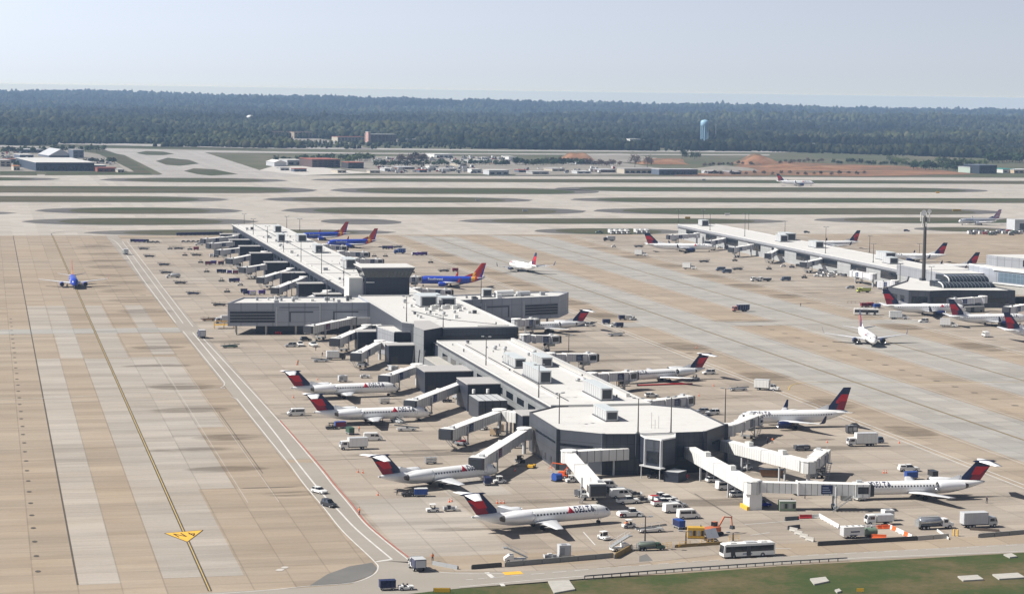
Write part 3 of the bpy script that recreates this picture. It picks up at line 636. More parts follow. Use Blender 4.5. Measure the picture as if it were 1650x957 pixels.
# ------------------------------------------------------------------ buildings
def panelled(name, rgb, dx=1.2, rough=.5, dark=.8, horiz=None):
    """metal wall panels: narrow seams"""
    if name in _M: return _M[name]
    m, nt, b = nodes(name); c = coord(nt); sx = nt.nodes.new('ShaderNodeSeparateXYZ'); L(nt, c, sx.inputs[0])
    u = math_(nt, 'ADD', math_(nt, 'ADD', sx.outputs[0], sx.outputs[1]), 4000.0)
    ln = math_(nt, 'LESS_THAN', math_(nt, 'FRACT', math_(nt, 'DIVIDE', u, dx)), .09)
    hz = math_(nt, 'LESS_THAN', math_(nt, 'FRACT', math_(nt, 'DIVIDE', math_(nt, 'ADD', sx.outputs[2], 100.0), horiz or 3.0)), .05)
    ln = math_(nt, 'MAXIMUM', ln, hz)
    n = noise(nt, c, .25, 4, .6); wn = nt.nodes.new('ShaderNodeTexWhiteNoise'); wn.noise_dimensions = '1D'; L(nt, math_(nt, 'FLOOR', math_(nt, 'DIVIDE', u, dx)), wn.inputs['W'])
    f = math_(nt, 'ADD', math_(nt, 'MULTIPLY', n, .6), math_(nt, 'MULTIPLY', wn.outputs[0], .4))
    st = noise(nt, c, .5, 4, .7, 1.6, 1.6, .12); 
    col = mixc(nt, f, tuple(x*.84 for x in rgb), tuple(min(1, x*1.12) for x in rgb))
    col = mixc(nt, math_(nt, 'MULTIPLY', math_(nt, 'MAXIMUM', math_(nt, 'MULTIPLY_ADD', st, 3.0, -1.6), 0), .35), col, tuple(x*.6 for x in rgb))
    L(nt, mixc(nt, ln, col, tuple(x*dark*.8 for x in rgb)), b.inputs['Base Color']); b.inputs['Roughness'].default_value = rough; b.inputs['Specular IOR Level'].default_value = .3
    _M[name] = m; return m
def roofing(name, rgb):
    m, nt, b = nodes(name); c = coord(nt)
    n1 = noise(nt, c, .05, 5, .65); n2 = noise(nt, c, .35, 4, .7); n3 = noise(nt, c, .02, 3)
    d = math_(nt, 'MAXIMUM', math_(nt, 'MULTIPLY_ADD', n2, 2.6, -1.5), 0); d = math_(nt, 'MULTIPLY', d, math_(nt, 'MULTIPLY_ADD', n1, 1.2, .1))
    col = mixc(nt, n1, tuple(x*.92 for x in rgb), rgb); col = mixc(nt, math_(nt, 'MINIMUM', math_(nt, 'MULTIPLY', d, 1.1), .75), col, (.27, .24, .20))
    sx = nt.nodes.new('ShaderNodeSeparateXYZ'); L(nt, c, sx.inputs[0])
    s1 = math_(nt, 'LESS_THAN', math_(nt, 'FRACT', math_(nt, 'DIVIDE', math_(nt, 'ADD', sx.outputs[1], 4000.0), 9.0)), .02)
    L(nt, mixc(nt, math_(nt, 'MULTIPLY', s1, .5), col, (.3, .28, .26)), b.inputs['Base Color']); b.inputs['Roughness'].default_value = .7; b.inputs['Specular IOR Level'].default_value = .2
    return m
ROOF = roofing('white_roof_membrane', (.60, .59, .565)); ROOFG = roofing('grey_roof_membrane', (.42, .41, .40))
WD = panelled('dark_slate_panels', (.028, .034, .05), 1.6); WM = panelled('slate_grey_panels', (.062, .068, .082), 1.6, horiz=3.6); WL = panelled('pale_grey_panels', (.27, .28, .30), 2.4, horiz=4.0); WW = panelled('ribbed_light_wall', (.22, .23, .235), 1.3); WP = panelled('warm_grey_concrete_panels', (.33, .35, .39), 6.0, dark=.9, horiz=5.0)
LOUV = panelled('louvred_glazing', (.035, .042, .055), 1.2, .2, 2.2, horiz=1.0); PARA = mat('parapet_cap', (.5, .5, .49), .5); DUCT = mat('roof_duct', (.62, .61, .58), .4, .2); UNDER = mat('shaded_soffit', (.09, .09, .095), .8)
GROOVE = mat('recessed_panel_grey', (.085, .09, .105), .6)
def ring_parapet(mb, pts, z, h=.5, w=.35, m=None):
    n = len(pts); cx = sum(p[0] for p in pts)/n; cy = sum(p[1] for p in pts)/n
    if sum(pts[i][0]*pts[(i+1) % n][1] - pts[(i+1) % n][0]*pts[i][1] for i in range(n)) < 0: pts = pts[::-1]
    inn = []
    for i in range(n):
        p, a, b_ = (Vector((*pts[k % n], 0)) for k in (i, i-1, i+1)); d1 = (p - a).normalized(); d2 = (b_ - p).normalized()
        n1 = Vector((-d1.y, d1.x, 0)); n2 = Vector((-d2.y, d2.x, 0)); q = (n1 + n2); q = q/max(q.dot(n1), .2)
        inn.append((p.x + q.x*w, p.y + q.y*w))
    o = [(x, y, z) for x, y in pts] + [(x, y, z + h) for x, y in pts] + [(x, y, z + h) for x, y in inn] + [(x, y, z + .01) for x, y in inn]
    f = []
    for i in range(n):
        j = (i+1) % n
        for k in range(3): f.append((k*n + i, k*n + j, (k+1)*n + j, (k+1)*n + i))
    mb.add(o, f, m or PARA)
def unit(t, path, x, y, z, lx, ly, h, ax='y'):
    """roof plant unit: ribbed casing, louvre end, kerb"""
    t(path).box(x - lx/2, x + lx/2, y - ly/2, y + ly/2, z + .3, z + h, OFFW if 0 else mat('plant_casing', (.50, .51, .51), .45, .2, .1, .5)); t(path).box(x - lx/2 - .25, x + lx/2 + .25, y - ly/2 - .25, y + ly/2 + .25, z, z + .3, DGREY)
    t(path + '/louvre').box(x - lx*.4, x + lx*.4, y - ly/2 - .06, y - ly/2, z + .6, z + h - .4, CHAR)
    t(path + '/cap').box(x - lx/2 - .12, x + lx/2 + .12, y - ly/2 - .12, y + ly/2 + .12, z + h, z + h + .12, mat('plant_cap', (.52, .56, .57), .5))
    for k in range(int(ly/2.4)): t(path + '/rib').box(x - lx/2 - .05, x - lx/2, y - ly/2 + 1.2 + k*2.4, y - ly/2 + 1.35 + k*2.4, z + .3, z + h, GREY)
rb = random.Random(8)
def fan(t, path, x, y, z, r=.5, h=.9):
    t(path).cyl((x, y, z), (x, y, z + h*.6), r*.7, r*.7, STEEL, 10); t(path).cyl((x, y, z + h*.6), (x, y, z + h), r, r*.8, rb.choice([DGREY, STEEL, LGREY]), 10)
# --- the central concourse
t = Thing(); H1 = 10.5; H2 = 13.0
def spine(t, nm, x0, x1, y0, y1, h, w_l, ground=True, right=WD):
    b = t(nm); b.prism([(x0, y0), (x1, y0), (x1, y1), (x0, y1)], 0, h, w_l)
    t(nm + '/roof').box(x0 - .5, x1 + .5, y0, y1, h + .004, h + .35, ROOF if 1 else 0)
    ring_parapet(t(nm + '/parapet'), [(x0 - .5, y0), (x1 + .5, y0), (x1 + .5, y1), (x0 - .5, y1)], h + .35, .3, .3, PARA)
spine(t, 'far_wing', 9.6, 38.6, 326, 848, H1, WD)
spine(t, 'near_wing', 9.5, 38.5, 15, 178, H1, WW)
# long window bands and ground-level openings of both wings
for nm, y0, y1 in (('far_wing', 326, 848), ('near_wing', 15, 178)):
    for s_, x in ((-1, 9.55), (1, 38.55)):
        k = y0 + 6
        while k < y1 - 10:
            t(nm + '/window#%d' % (s_*k)).box(min(x, x + s_*.06), max(x, x + s_*.06), k, k + 9, 5.6, 7.6, GLASS); k += 14
        k = y0 + 9
        while k < y1 - 10:
            t(nm + '/service_door#%d' % (s_*k)).box(min(x, x + s_*.07), max(x, x + s_*.07), k, k + rb.choice([3, 5, 7]), .1, 3.4, rb.choice([CHAR, DGREY, CHAR, GREY])); k += 12
    # fascia strip below the roof
    t(nm + '/fascia').box(9.0, 9.09, y0, y1, 9.8, 10.5, WM); t(nm + '/fascia').box(39.1, 39.2, y0, y1, 9.8, 10.5, WM)
# linking bay between near wing and hall
t('link_block').box(10.5, 39.6, 178.02, 202, 0, 8.6, WD, top=ROOFG)
# hall
HP = [(5.4, 285), (4.6, 221), (9, 214), (14.2, 202), (15.6, 198), (44, 199.5), (44, 250), (44, 326), (5.4, 326)]
t('hall').prism(HP, 0, H2, WM, ROOF); ring_parapet(t('hall/parapet'), HP, H2, .5, .4)
t('hall/dark_plinth').prism([(15.0, 197.7), (44.3, 199.2), (44.3, 199.4), (15, 197.9)], 5.0, 10.2, CHAR)
t('hall/fascia').prism([(15.5, 197.6), (44.2, 199.1), (44.2, 199.4), (15.5, 197.9)], 10.4, 12.95, WM)
# low annex left of the hall, and the tall stair tower
AP = [(-1.5, 238), (-1.5, 221), (9.8, 221), (9.8, 238)]
t('annex').prism([(-2.0, 236), (1.0, 217.5), (12, 217), (12, 240), (-2, 240)], 0, 9.6, WD, ROOF); t('annex/sunlit_tone_flank').prism([(-2.2, 236), (.75, 217.4), (.95, 217.5), (-2.02, 236)], .1, 9.55, WL); ring_parapet(t('annex/parapet'), [(-2.0, 236), (1.0, 217.5), (12, 217), (12, 240), (-2, 240)], 9.6, .4, .3)  # paler flank plate paints the sunlit side of the dark annex
t('annex/dark_wall').prism([(1.6, 217.25), (9.0, 216.8), (9.0, 217.0), (1.6, 217.45)], 1.5, 9.2, CHAR)  # near-black plate paints the shade on the annex front
SP = [(5.2, 200.5), (6.6, 188.5), (15.2, 198), (15.2, 221), (9, 221)]
t('stair_tower').prism(SP, 0, 13.6, WD, ROOFG); t('stair_tower/sunlit_tone_flank').prism([(4.95, 200.4), (6.35, 188.4), (6.55, 188.5), (5.15, 200.5)], .2, 13.55, WW)  # left face gets a lighter plate, its sunlight put into the colour
# dark bridge frames and canopy by the stair tower
t('canopy').box(4, 9.4, 150, 176, 5.2, 5.6, CONC); t('canopy').box(4, 4.3, 150, 176, .0, 5.2, WW)
for k in range(3): t('canopy/frame#%d' % k).bar((1 + k*1.5, 182 - k*2, 0), (1 + k*1.5, 178 - k*2, 8), .5, DGREY)
# arms of the cross hall
AL = [(-52.2, 301.5), (-43.6, 324.5), (5.35, 324.5), (5.35, 297.5)]; AR = [(44.05, 304), (44.05, 326), (92, 340), (100, 336), (91, 318.5)]
t('left_arm').prism(AL, 3.6, H2 - .4, WP, ROOF); ring_parapet(t('left_arm/parapet'), AL, H2 - .4, .5, .5, WP)
t('right_arm').prism(AR, 3.6, H2 - .4, WP, ROOF); ring_parapet(t('right_arm/parapet'), AR, H2 - .4, .5, .5, WP)
def along(P0, P1, u, off=0): 
    d = (Vector((*P1, 0)) - Vector((*P0, 0))); q = Vector((d.y, -d.x, 0)).normalized(); p = Vector((*P0, 0)) + d*u + q*off; return (p.x, p.y)
def onwall(mb, P0, P1, u0, u1, z0, z1, m, o0=-.02, o1=.08):
    mb.prism([along(P0, P1, u0, o0), along(P0, P1, u1, o0), along(P0, P1, u1, o1), along(P0, P1, u0, o1)], z0, z1, m)
P0, P1 = AL[0], AL[3]
onwall(t('left_arm/window_band'), P0, P1, .015, .33, 5.0, 9.6, LOUV)
for z in (6.0, 7.2, 8.4): onwall(t('left_arm/window_band'), P0, P1, .015, .33, z, z + .12, LGREY, .08, .16)
for u0, u1, v in ((.43, .60, 1), (.74, .92, 1)):
    onwall(t('left_arm/wall_groove#%d' % int(u0*99)), P0, P1, u0, u1, 9.0, 9.6, GROOVE); onwall(t('left_arm/wall_groove#%d' % int(u0*99)), P0, P1, u0, u0 + .013, 5.2, 9.0, GROOVE)
onwall(t('left_arm/wall_joint'), P0, P1, .338, .346, 3.6, 11.4, LGREY, -.02, .12); onwall(t('left_arm/wall_joint'), P0, P1, .645, .652, 3.6, 12.6, LGREY, -.02, .12); onwall(t('left_arm/wall_joint'), P0, P1, .36, .64, 11.0, 11.3, GROOVE)
P0, P1 = AR[0], AR[4]
onwall(t('right_arm/window_band'), P0, P1, .66, .99, 5.4, 9.8, LOUV)
for z in (6.4, 7.6, 8.8): onwall(t('right_arm/window_band'), P0, P1, .66, .99, z, z + .12, LGREY, .08, .16)
for u0, u1 in ((.28, .50), (.02, .22)):
    onwall(t('right_arm/wall_groove#%d' % int(u0*99)), P0, P1, u0, u1, 9.3, 9.9, GROOVE); onwall(t('right_arm/wall_groove#%d' % int(u0*99)), P0, P1, u1 - .014, u1, 5.0, 9.3, GROOVE)
onwall(t('right_arm/wall_joint'), P0, P1, .255, .265, 3.6, 11.4, LGREY, -.02, .14); onwall(t('right_arm/wall_joint'), P0, P1, .64, .65, 3.6, 11.6, LGREY, -.02, .14)
for a, nm in ((AL, 'left_arm'), (AR, 'right_arm')):
    P0, P1 = (a[0], a[3]) if a is AL else (a[0], a[4])
    for k in range(5):
        x, y = along(P0, P1, .06 + k*.21, -1.2); t(nm + '/column#%d' % k).cyl((x, y, 0), (x, y, 3.6), .45, .45, CONC, 8)
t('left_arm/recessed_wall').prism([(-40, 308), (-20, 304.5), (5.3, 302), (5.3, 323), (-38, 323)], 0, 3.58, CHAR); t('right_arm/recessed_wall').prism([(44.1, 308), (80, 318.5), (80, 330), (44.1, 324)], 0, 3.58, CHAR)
# eight-sided end hall
OC = [(0.2, 5), (0, -27), (10, -36.3), (18.9, -37.4), (38, -36.3), (47.8, -25), (48.1, 6.5), (38, 16.2), (10, 15.2)]
t('end_hall').prism(OC, 0, H1, WM, ROOF); ring_parapet(t('end_hall/parapet'), OC, H1, .35, .35, WM)
for i, (u0, u1) in ((0, (.05, .95)), (1, (.06, .78)), (4, (.35, .95))):
    onwall(t('end_hall/window_slot#%d' % i), OC[i], OC[i+1], u0, u1, 6.7, 7.3, GLASS)
for i, u in ((0, .2), (0, .42), (0, .55), (0, .75), (0, .9)): onwall(t('end_hall/opening_and_shade#%d' % int(u*100)), OC[i], OC[i+1], u, u + .06, .8, 2.6, CHAR)
onwall(t('end_hall/opening_and_shade#1'), OC[1], OC[2], .02, .45, .05, 3.2, CHAR); onwall(t('end_hall/opening_and_shade#3'), OC[3], OC[4], .05, .95, .05, 3.4, CHAR); onwall(t('end_hall/opening_and_shade#4'), OC[4], OC[5], .05, .9, .05, 3.4, CHAR)  # near-black panels stand for ground openings plus the shadow around them
for i in range(1, 6):
    x, y = OC[i]; t('end_hall/pilaster#%d' % i).box(x - .45, x + .45, y - .45, y + .45, 0, 10.95, WM)
# entrance bay
BY = [(19.6, -37.3), (19.5, -42.8), (22.6, -46.8), (27.6, -43.2), (29.6, -37.0)]
t('entrance_bay').prism(BY, 3.6, 10.4, WD, ROOF); ring_parapet(t('entrance_bay/parapet'), BY, 10.4, .35, .3, WHITE)
P0, P1 = BY[1], BY[2]
onwall(t('entrance_bay/glazing'), P0, P1, .1, .85, 4.3, 7.2, GLASS); onwall(t('entrance_bay/blind_panel'), P0, P1, .06, .88, 7.4, 10.2, WM)
for i in (1, 2): x, y = BY[i]; t('entrance_bay/post#%d' % i).box(x - .3, x + .3, y - .3, y + .3, 3.5, 10.4, LGREY)
t('entrance_bay/canopy').prism([(18.2, -42), (21.8, -49), (23.4, -48), (19.8, -41)], 3.2, 3.5, LGREY)
for x, y in ((18.6, -42.6), (21.8, -48.4)): t('entrance_bay/canopy_post').cyl((x, y, 0), (x, y, 3.2), .12, .12, LGREY, 6)
t('entrance_bay/lobby_box').prism([(22.9, -48.4), (26, -51), (29.3, -48), (27, -44.5)], 0, 2.7, WD, LGREY)
# ramp control tower on the hall roof
TB = [(9.2, 330.5), (28.2, 330.5), (28.2, 347), (9.2, 347)]
t('control_tower').prism(TB, H1 + .4, 20.4, WD); 
t('control_tower').loft([[(8.6, 331.5, 13), (8.6, 345, 13), (9.4, 345, 13), (9.4, 331.5, 13)], [(8.6, 331.5, 18.5), (8.6, 345, 18.5), (9.4, 345, 18.5), (9.4, 331.5, 18.5)]], WM, smooth=False)
t('control_tower/window_band').loft([[(x, y, 20.4) for x, y in TB], [(7.9, 329.2, 23.2), (29.5, 329.2, 23.2), (29.5, 348.3, 23.2), (7.9, 348.3, 23.2)]], glass('tower_glass', (.02, .026, .03), .1), smooth=False)
t('control_tower/cab_fascia').loft([[(7.8, 329.1, 23.2), (29.6, 329.1, 23.2), (29.6, 348.4, 23.2), (7.8, 348.4, 23.2)], [(7.2, 328.4, 24.6), (30.2, 328.4, 24.6), (30.2, 349, 24.6), (7.2, 349, 24.6)]], WM, smooth=False)
t('control_tower/roof').box(7.1, 30.3, 328.3, 349.1, 24.6, 24.95, ROOF)
for k in range(14): x = 9.2 + 19*k/13; t('control_tower/mullion#%d' % k).bar((x, 330.4, 20.4), (7.9 + 21.6*k/13, 329.1, 23.2), .16, CHAR)
t('control_tower/side_block').box(2.6, 8.55, 333, 346, 10.9, 20.2, OFFW, top=ROOF); t('control_tower/ledge').box(9.6, 13, 330.1, 330.48, 18.3, 18.6, WHITE)
# rooftop plant
U = 0
for x, y, lx, ly, h in ((20.4, 107, 3.6, 17, 3.2), (29.7, 107, 3.6, 14, 3.2), (19.2, 72, 3.6, 22, 4.0), (27.9, 33, 3.4, 20, 3.6), (18.9, -7, 3.4, 13, 2.9),
                        (29, 772, 4, 9, 4), (20, 688, 4, 10, 4.4), (32, 688, 5, 12, 4.2), (28.8, 601, 4, 12, 4.4), (28.8, 496, 5, 16, 5.0)): unit(t, 'roof_unit#%d' % U, x, y, H1 + .35 if y > 20 or y > 15 else H1, lx, ly, h); U += 1
for x, y, lx, ly, h in ((26.0, 282, 7, 10, 4.4), (35, 286, 6, 9, 3.2), (31, 306, 10, 8, 2.6), (60, 322, 4, 4, 3.4)): unit(t, 'roof_unit#%d' % U, x, y, H2 if x < 40 else H2 - .4, lx, ly, h); U += 1
t('water_tank').cyl((64, 322, H2 + .9), (72, 324.5, H2 + .9), 1.5, 1.5, WHITE, 14); t('water_tank').cyl((74, 325, H2 + .6), (80, 326.5, H2 + .6), 1.1, 1.1, LGREY, 12)
for k in range(6): t('condenser#%d' % k).box(25.2 + k*2.2, 27 + k*2.2, 268 + (k % 2)*3, 270 + (k % 2)*3, H2 + .02, H2 + 1.5, OFFW)
for k in range(30):
    if k < 10: x, y, z = rb.uniform(12, 36), rb.uniform(22, 170), H1 + .35
    elif k < 18: x, y, z = rb.uniform(12, 36), rb.uniform(350, 840), H1 + .35
    elif k < 24: x, y, z = rb.uniform(-36, 3), rb.uniform(306, 320), H2 - .4
    else: x, y, z = rb.uniform(12, 40), rb.uniform(215, 300), H2
    fan(t, 'roof_fan#%d' % k, x, y, z, rb.uniform(.45, .9), rb.uniform(.8, 1.6))
mb = t('roof_duct#1'); 
mb.box(14.6, 15.0, 30, 170, H1 + .35, H1 + .75, DUCT); mb.box(33.6, 34.4, 60, 172, H1 + .35, H1 + .95, DUCT)
mb.box(35.8, 36.9, 30, 176, H1 + .35, H1 + 1.35, DUCT); t('roof_duct#2').box(12.5, 12.8, 352, 840, H1 + .35, H1 + .6, DUCT); t('roof_duct#2').box(22.8, 23.1, 352, 840, H1 + .35, H1 + .6, DGREY)
for a, b_ in (((20, 232), (38, 210)), ((38, 210), (40, 218)), ((16, 262), (24, 225)), ((30, 205), (42, 205))): t('roof_pipe').bar((*a, H2 + .2), (*b_, H2 + .2), .25, DGREY)
for y in (24, 60, 96, 132): t('roof_pipe').bar((16.5, y, H1 + .5), (16.5, y + 32, H1 + .5), .3, DGREY)
for k in range(38):
    y = rb.uniform(355, 840) if k % 2 else rb.uniform(25, 170); x = rb.uniform(11.5, 36); t('roof_vent#%d' % k).cyl((x, y, H1 + .35), (x, y, H1 + rb.uniform(.8, 1.5)), .22, .22, rb.choice([STEEL, DGREY, GREY]), 6)
for k in range(26): x, y = rb.uniform(12, 40), rb.uniform(212, 285); t('roof_vent#%d' % (k+40)).box(x, x + rb.uniform(.4, 1.6), y, y + rb.uniform(.4, 2), H2, H2 + rb.uniform(.4, 1.3), rb.choice([STEEL, DGREY, OFFW, OFFW]))
for k in range(46):
    if k < 26: x, y, z = rb.choice([13.5, 16.5, 30, 35]) + rb.uniform(-1, 1), rb.uniform(355, 835), H1 + .35
    elif k < 36: x, y, z = rb.uniform(-40, 2), rb.uniform(304, 321), H2 - .4
    else: x, y, z = rb.uniform(48, 88), rb.uniform(316, 326), H2 - .4
    if k >= 36: y = 308 + (x - 44)*.3 + rb.uniform(0, 10)
    l = rb.uniform(.8, 2.4); t('small_unit#%d' % k).box(x - l/2, x + l/2, y - l*.7, y + l*.7, z, z + rb.uniform(.7, 1.7), rb.choice([STEEL, DGREY, OFFW, LGREY, GREY]))
for k in range(9):
    y = 360 + k*53; t('cross_pipe#%d' % k).bar((11, y, H1 + .6), (37, y + rb.uniform(-3, 3), H1 + .6), .22, rb.choice([DGREY, GREY, STEEL]))
for x in (26, 27, 28): t('roof_antenna').cyl((x, -27, H1), (x, -27, H1 + 2.4 + x % 3), .06, .06, STEEL, 5)
place(t.build(), 'concourse_building', 'long white-roofed concourse with cross hall, dark control tower and eight-sided end hall', 'terminal')
# equipment cabinets and yellow gantry beside the near wing
t = Thing()
for k in range(4): t('cabinet#%d' % k).box(-2 + k*2.3, .1 + k*2.3, 60, 74, .2, 6.2, WM, top=LGREY)
for x in (0, 4.5): t('cap_fan').cyl((x, 76, 6.3), (x, 76, 7.6), .5, .5, WHITE, 8)
place(t.build(), 'plant_house', 'row of four tall grey ribbed plant cabinets beside the yellow rail', 'plant building')
t = Thing(); a, b_ = G(752, 655), G(776, 668)
for z in (.6, 1.2, 1.8): t('rail').bar((a.x, a.y, z), (b_.x, b_.y, z), .22, YELLOW)
for k in range(5): p = a.lerp(b_, k/4); t('post').bar((p.x, p.y, 0), (p.x, p.y, 2), .2, YELLOW)
t('base').prism([(a.x - .8, a.y), (a.x + .8, a.y), (b_.x + .8, b_.y), (b_.x - .8, b_.y)], .0, .5, YELLOW)
place(t.build(), 'safety_rail', 'bright yellow safety rail beside the grey plant cabinets', 'railing')
# dark fixed gate-house blocks where bridges join
def gatehouse(x0, x1, y0, y1, h, label, z0=0, m=None):
    t = Thing(); t('wall').box(x0, x1, y0, y1, z0, h, m or WD); t('roof').box(x0 - .2, x1 + .2, y0 - .2, y1 + .2, h + .003, h + .3, ROOFG)
    t('door').box(x0 + 1, x0 + 3.4, y0 - .06, y0 - .0, .05, 2.8, CHAR) if not z0 else t('column').box(x0 + .4, x0 + 1, y0 + 1, y0 + 1.6, 0, z0, LGREY)
    place(t.build(), 'gatehouse', label, 'gatehouse', 'dark gate blocks along the concourse')
gatehouse(-6.5, 9.3, 121, 136, 7.2, 'dark gate block reached by the bridge of the farther left-hand rear-engined jet')
gatehouse(-1.0, 9.3, 80, 96, 8.4, 'tall dark gate block with white-capped fans behind the grey plant cabinets')
gatehouse(-4.5, 9.3, 199, 207, 6.8, 'dark gate block at the foot of the stair tower')
gatehouse(-8.5, 4.5, 243, 251, 7.0, 'dark gate block left of the low annex')
gatehouse(2.5, 9.3, 22, 33, 7.0, 'dark gate block where the concourse meets the eight-sided hall')
for k, y in enumerate((392, 447, 508, 574, 640, 694, 748, 800)):
    gatehouse(-3, 9.0, y, y + 8, 7.4, ['dark gate block nearest the cross hall on the far left wing', 'second dark gate block beyond the cross hall', 'third dark gate block beyond the cross hall', 'fourth dark gate block beyond the cross hall', 'fifth dark gate block beyond the cross hall', 'sixth dark gate block beyond the cross hall', 'seventh dark gate block beyond the cross hall', 'dark gate block at the far end of the concourse'][k], m=WD)
# --- right concourse
t = Thing()
spine(t, 'wing', 319.5, 346, 470, 862, 9.4, panelled('right_wall_grey', (.36, .37, .37), 1.8))
for k in range(9): y = 486 + k*42; t('wing/window_band#%d' % k).box(319.3, 319.48, y, y + 22, 3.2, 7.0, GLASS)
t('wing/fascia').box(318.4, 318.98, 470, 862, 8.0, 9.4, WL)
U = 0
for x, y, lx, ly, h in ((332, 845, 5, 8, 4), (331, 690, 5, 9, 4.2), (340, 705, 7, 14, 4.4), (334, 640, 5, 12, 3.8), (338, 545, 6, 14, 4.4), (330, 520, 5, 10, 3.4)): unit(t, 'roof_unit#%d' % U, x, y, 9.75, lx, ly, h); U += 1
AN = [(276.5, 398), (279, 379.5), (288, 375.5), (299, 378), (331, 373), (331, 470), (319, 470), (300, 430)]
t('front_block').prism(AN, 0, 8, WM, ROOF); ring_parapet(t('front_block/parapet'), AN, 8, .5, .4, WM)
onwall(t('front_block/window#1'), AN[1], AN[2], .15, .9, 2.6, 5.6, GLASS); onwall(t('front_block/window#2'), AN[2], AN[3], .1, .9, 2.4, 5.2, GLASS); onwall(t('front_block/window#3'), AN[0], AN[1], .15, .45, 2.6, 5.6, GLASS); onwall(t('front_block/window#4'), AN[0], AN[1], .6, .8, 2.6, 5.6, GLASS); onwall(t('front_block/window#5'), AN[3], AN[4], .05, .9, 2.4, 4.8, GLASS)
t('upper_block').box(312, 338, 412, 470, 8.02, 13.4, WL, top=ROOF); t('upper_block/dark_wall').box(318, 330, 411.9, 411.98, 8.3, 13, CHAR)
# two-step barrel vault running to the right
xs = (302.5, 329.5)
for k, (y0, r, z0) in enumerate(((392, 6.0, 8.05), (398.5, 6.0, 10.6))):
    n = 10; ang_ = [rad(90*i/n) for i in range(n+1)]
    pr = [(y0 + r - r*math.cos(a), z0 + r*.43*math.sin(a)) for a in ang_]
    mbv = t('vault#%d' % k)
    VM = mat('vault_glazing', (.02, .027, .037), .2, 0, .2, .3)
    rows = [[(xs[0] + (6 if k else 0), y, z) for y, z in pr] + [(xs[0] + (6 if k else 0), y0 + r + 10, z0 + r*.43), (xs[0] + (6 if k else 0), y0 + r + 10, z0)], [(xs[1], y, z) for y, z in pr] + [(xs[1], y0 + r + 10, z0 + r*.43), (xs[1], y0 + r + 10, z0)]]
    mbv.loft(rows, VM, smooth=False)
    for j in range(26):
        x = xs[0] + (6 if k else 0) + j*1.9
        if x > xs[1] - 1: break
        for i in range(n): t('vault#%d/rib#%d' % (k, j)).bar((x, pr[i][0] - .05, pr[i][1] + .08), (x, pr[i+1][0] - .05, pr[i+1][1] + .08), .2 if j else .6, mat('vault_rib', (.16, .17, .18), .5) if j else WHITE)
place(t.build(), 'right_concourse', 'white-roofed concourse on the right with barrel-vaulted glass roof and corner block', 'terminal')
# glazed bridge building at the right edge
t = Thing()
bx0, bx1, by0, by1 = 330, 440, 398, 430
BG = [(333.5, 402), (352, 352), (400, 352), (400, 430), (333.5, 430)]
t('deck').prism(BG, 5.2, 9.2, CONC); t('body').prism(BG, 9.21, 16.4, WP, ROOF); ring_parapet(t('body/parapet'), BG, 16.4, .5, .4, WHITE)
onwall(t('body/glazing'), BG[0], BG[1], .06, .97, 10.4, 15.0, panelled('bridge_glazing', (.12, .16, .2), 1.6, .15, 2.0, horiz=2.4)); onwall(t('body/sill'), BG[0], BG[1], .0, 1.0, 9.3, 9.9, WHITE, -.02, .4); onwall(t('body/eave'), BG[0], BG[1], 0, 1, 15.9, 16.4, WHITE, -.02, .6)
t('upper_storey').prism([(342, 418), (362, 372), (400, 372), (400, 428), (342, 428)], 16.42, 21.5, WL, ROOF); onwall(t('upper_storey/window'), (342, 418), (362, 372), .35, .95, 17.4, 20.6, GLASS)
for x, y in ((337, 400), (345, 378), (352, 358), (345, 420)): t('pier').cyl((x, y, 0), (x, y, 5.2), .9, .9, CONC, 12)
for k in range(3):
    z = 1.5 + k*4.2; t('stair_frame').box(322, 330, 404, 412, z, z + .3, LGREY)
for x in (322, 330):
    for y in (404, 412): t('stair_frame').bar((x, y, 0), (x, y, 13.5), .35, LGREY)
for k in range(3): t('stair_frame').bar((322, 404, 1.5 + k*4.2), (330, 404, 5.6 + k*4.2 if k < 2 else 13.4), .3, LGREY)
place(t.build(), 'bridge_building', 'glazed pedestrian bridge on round piers at the right edge', 'bridge building')
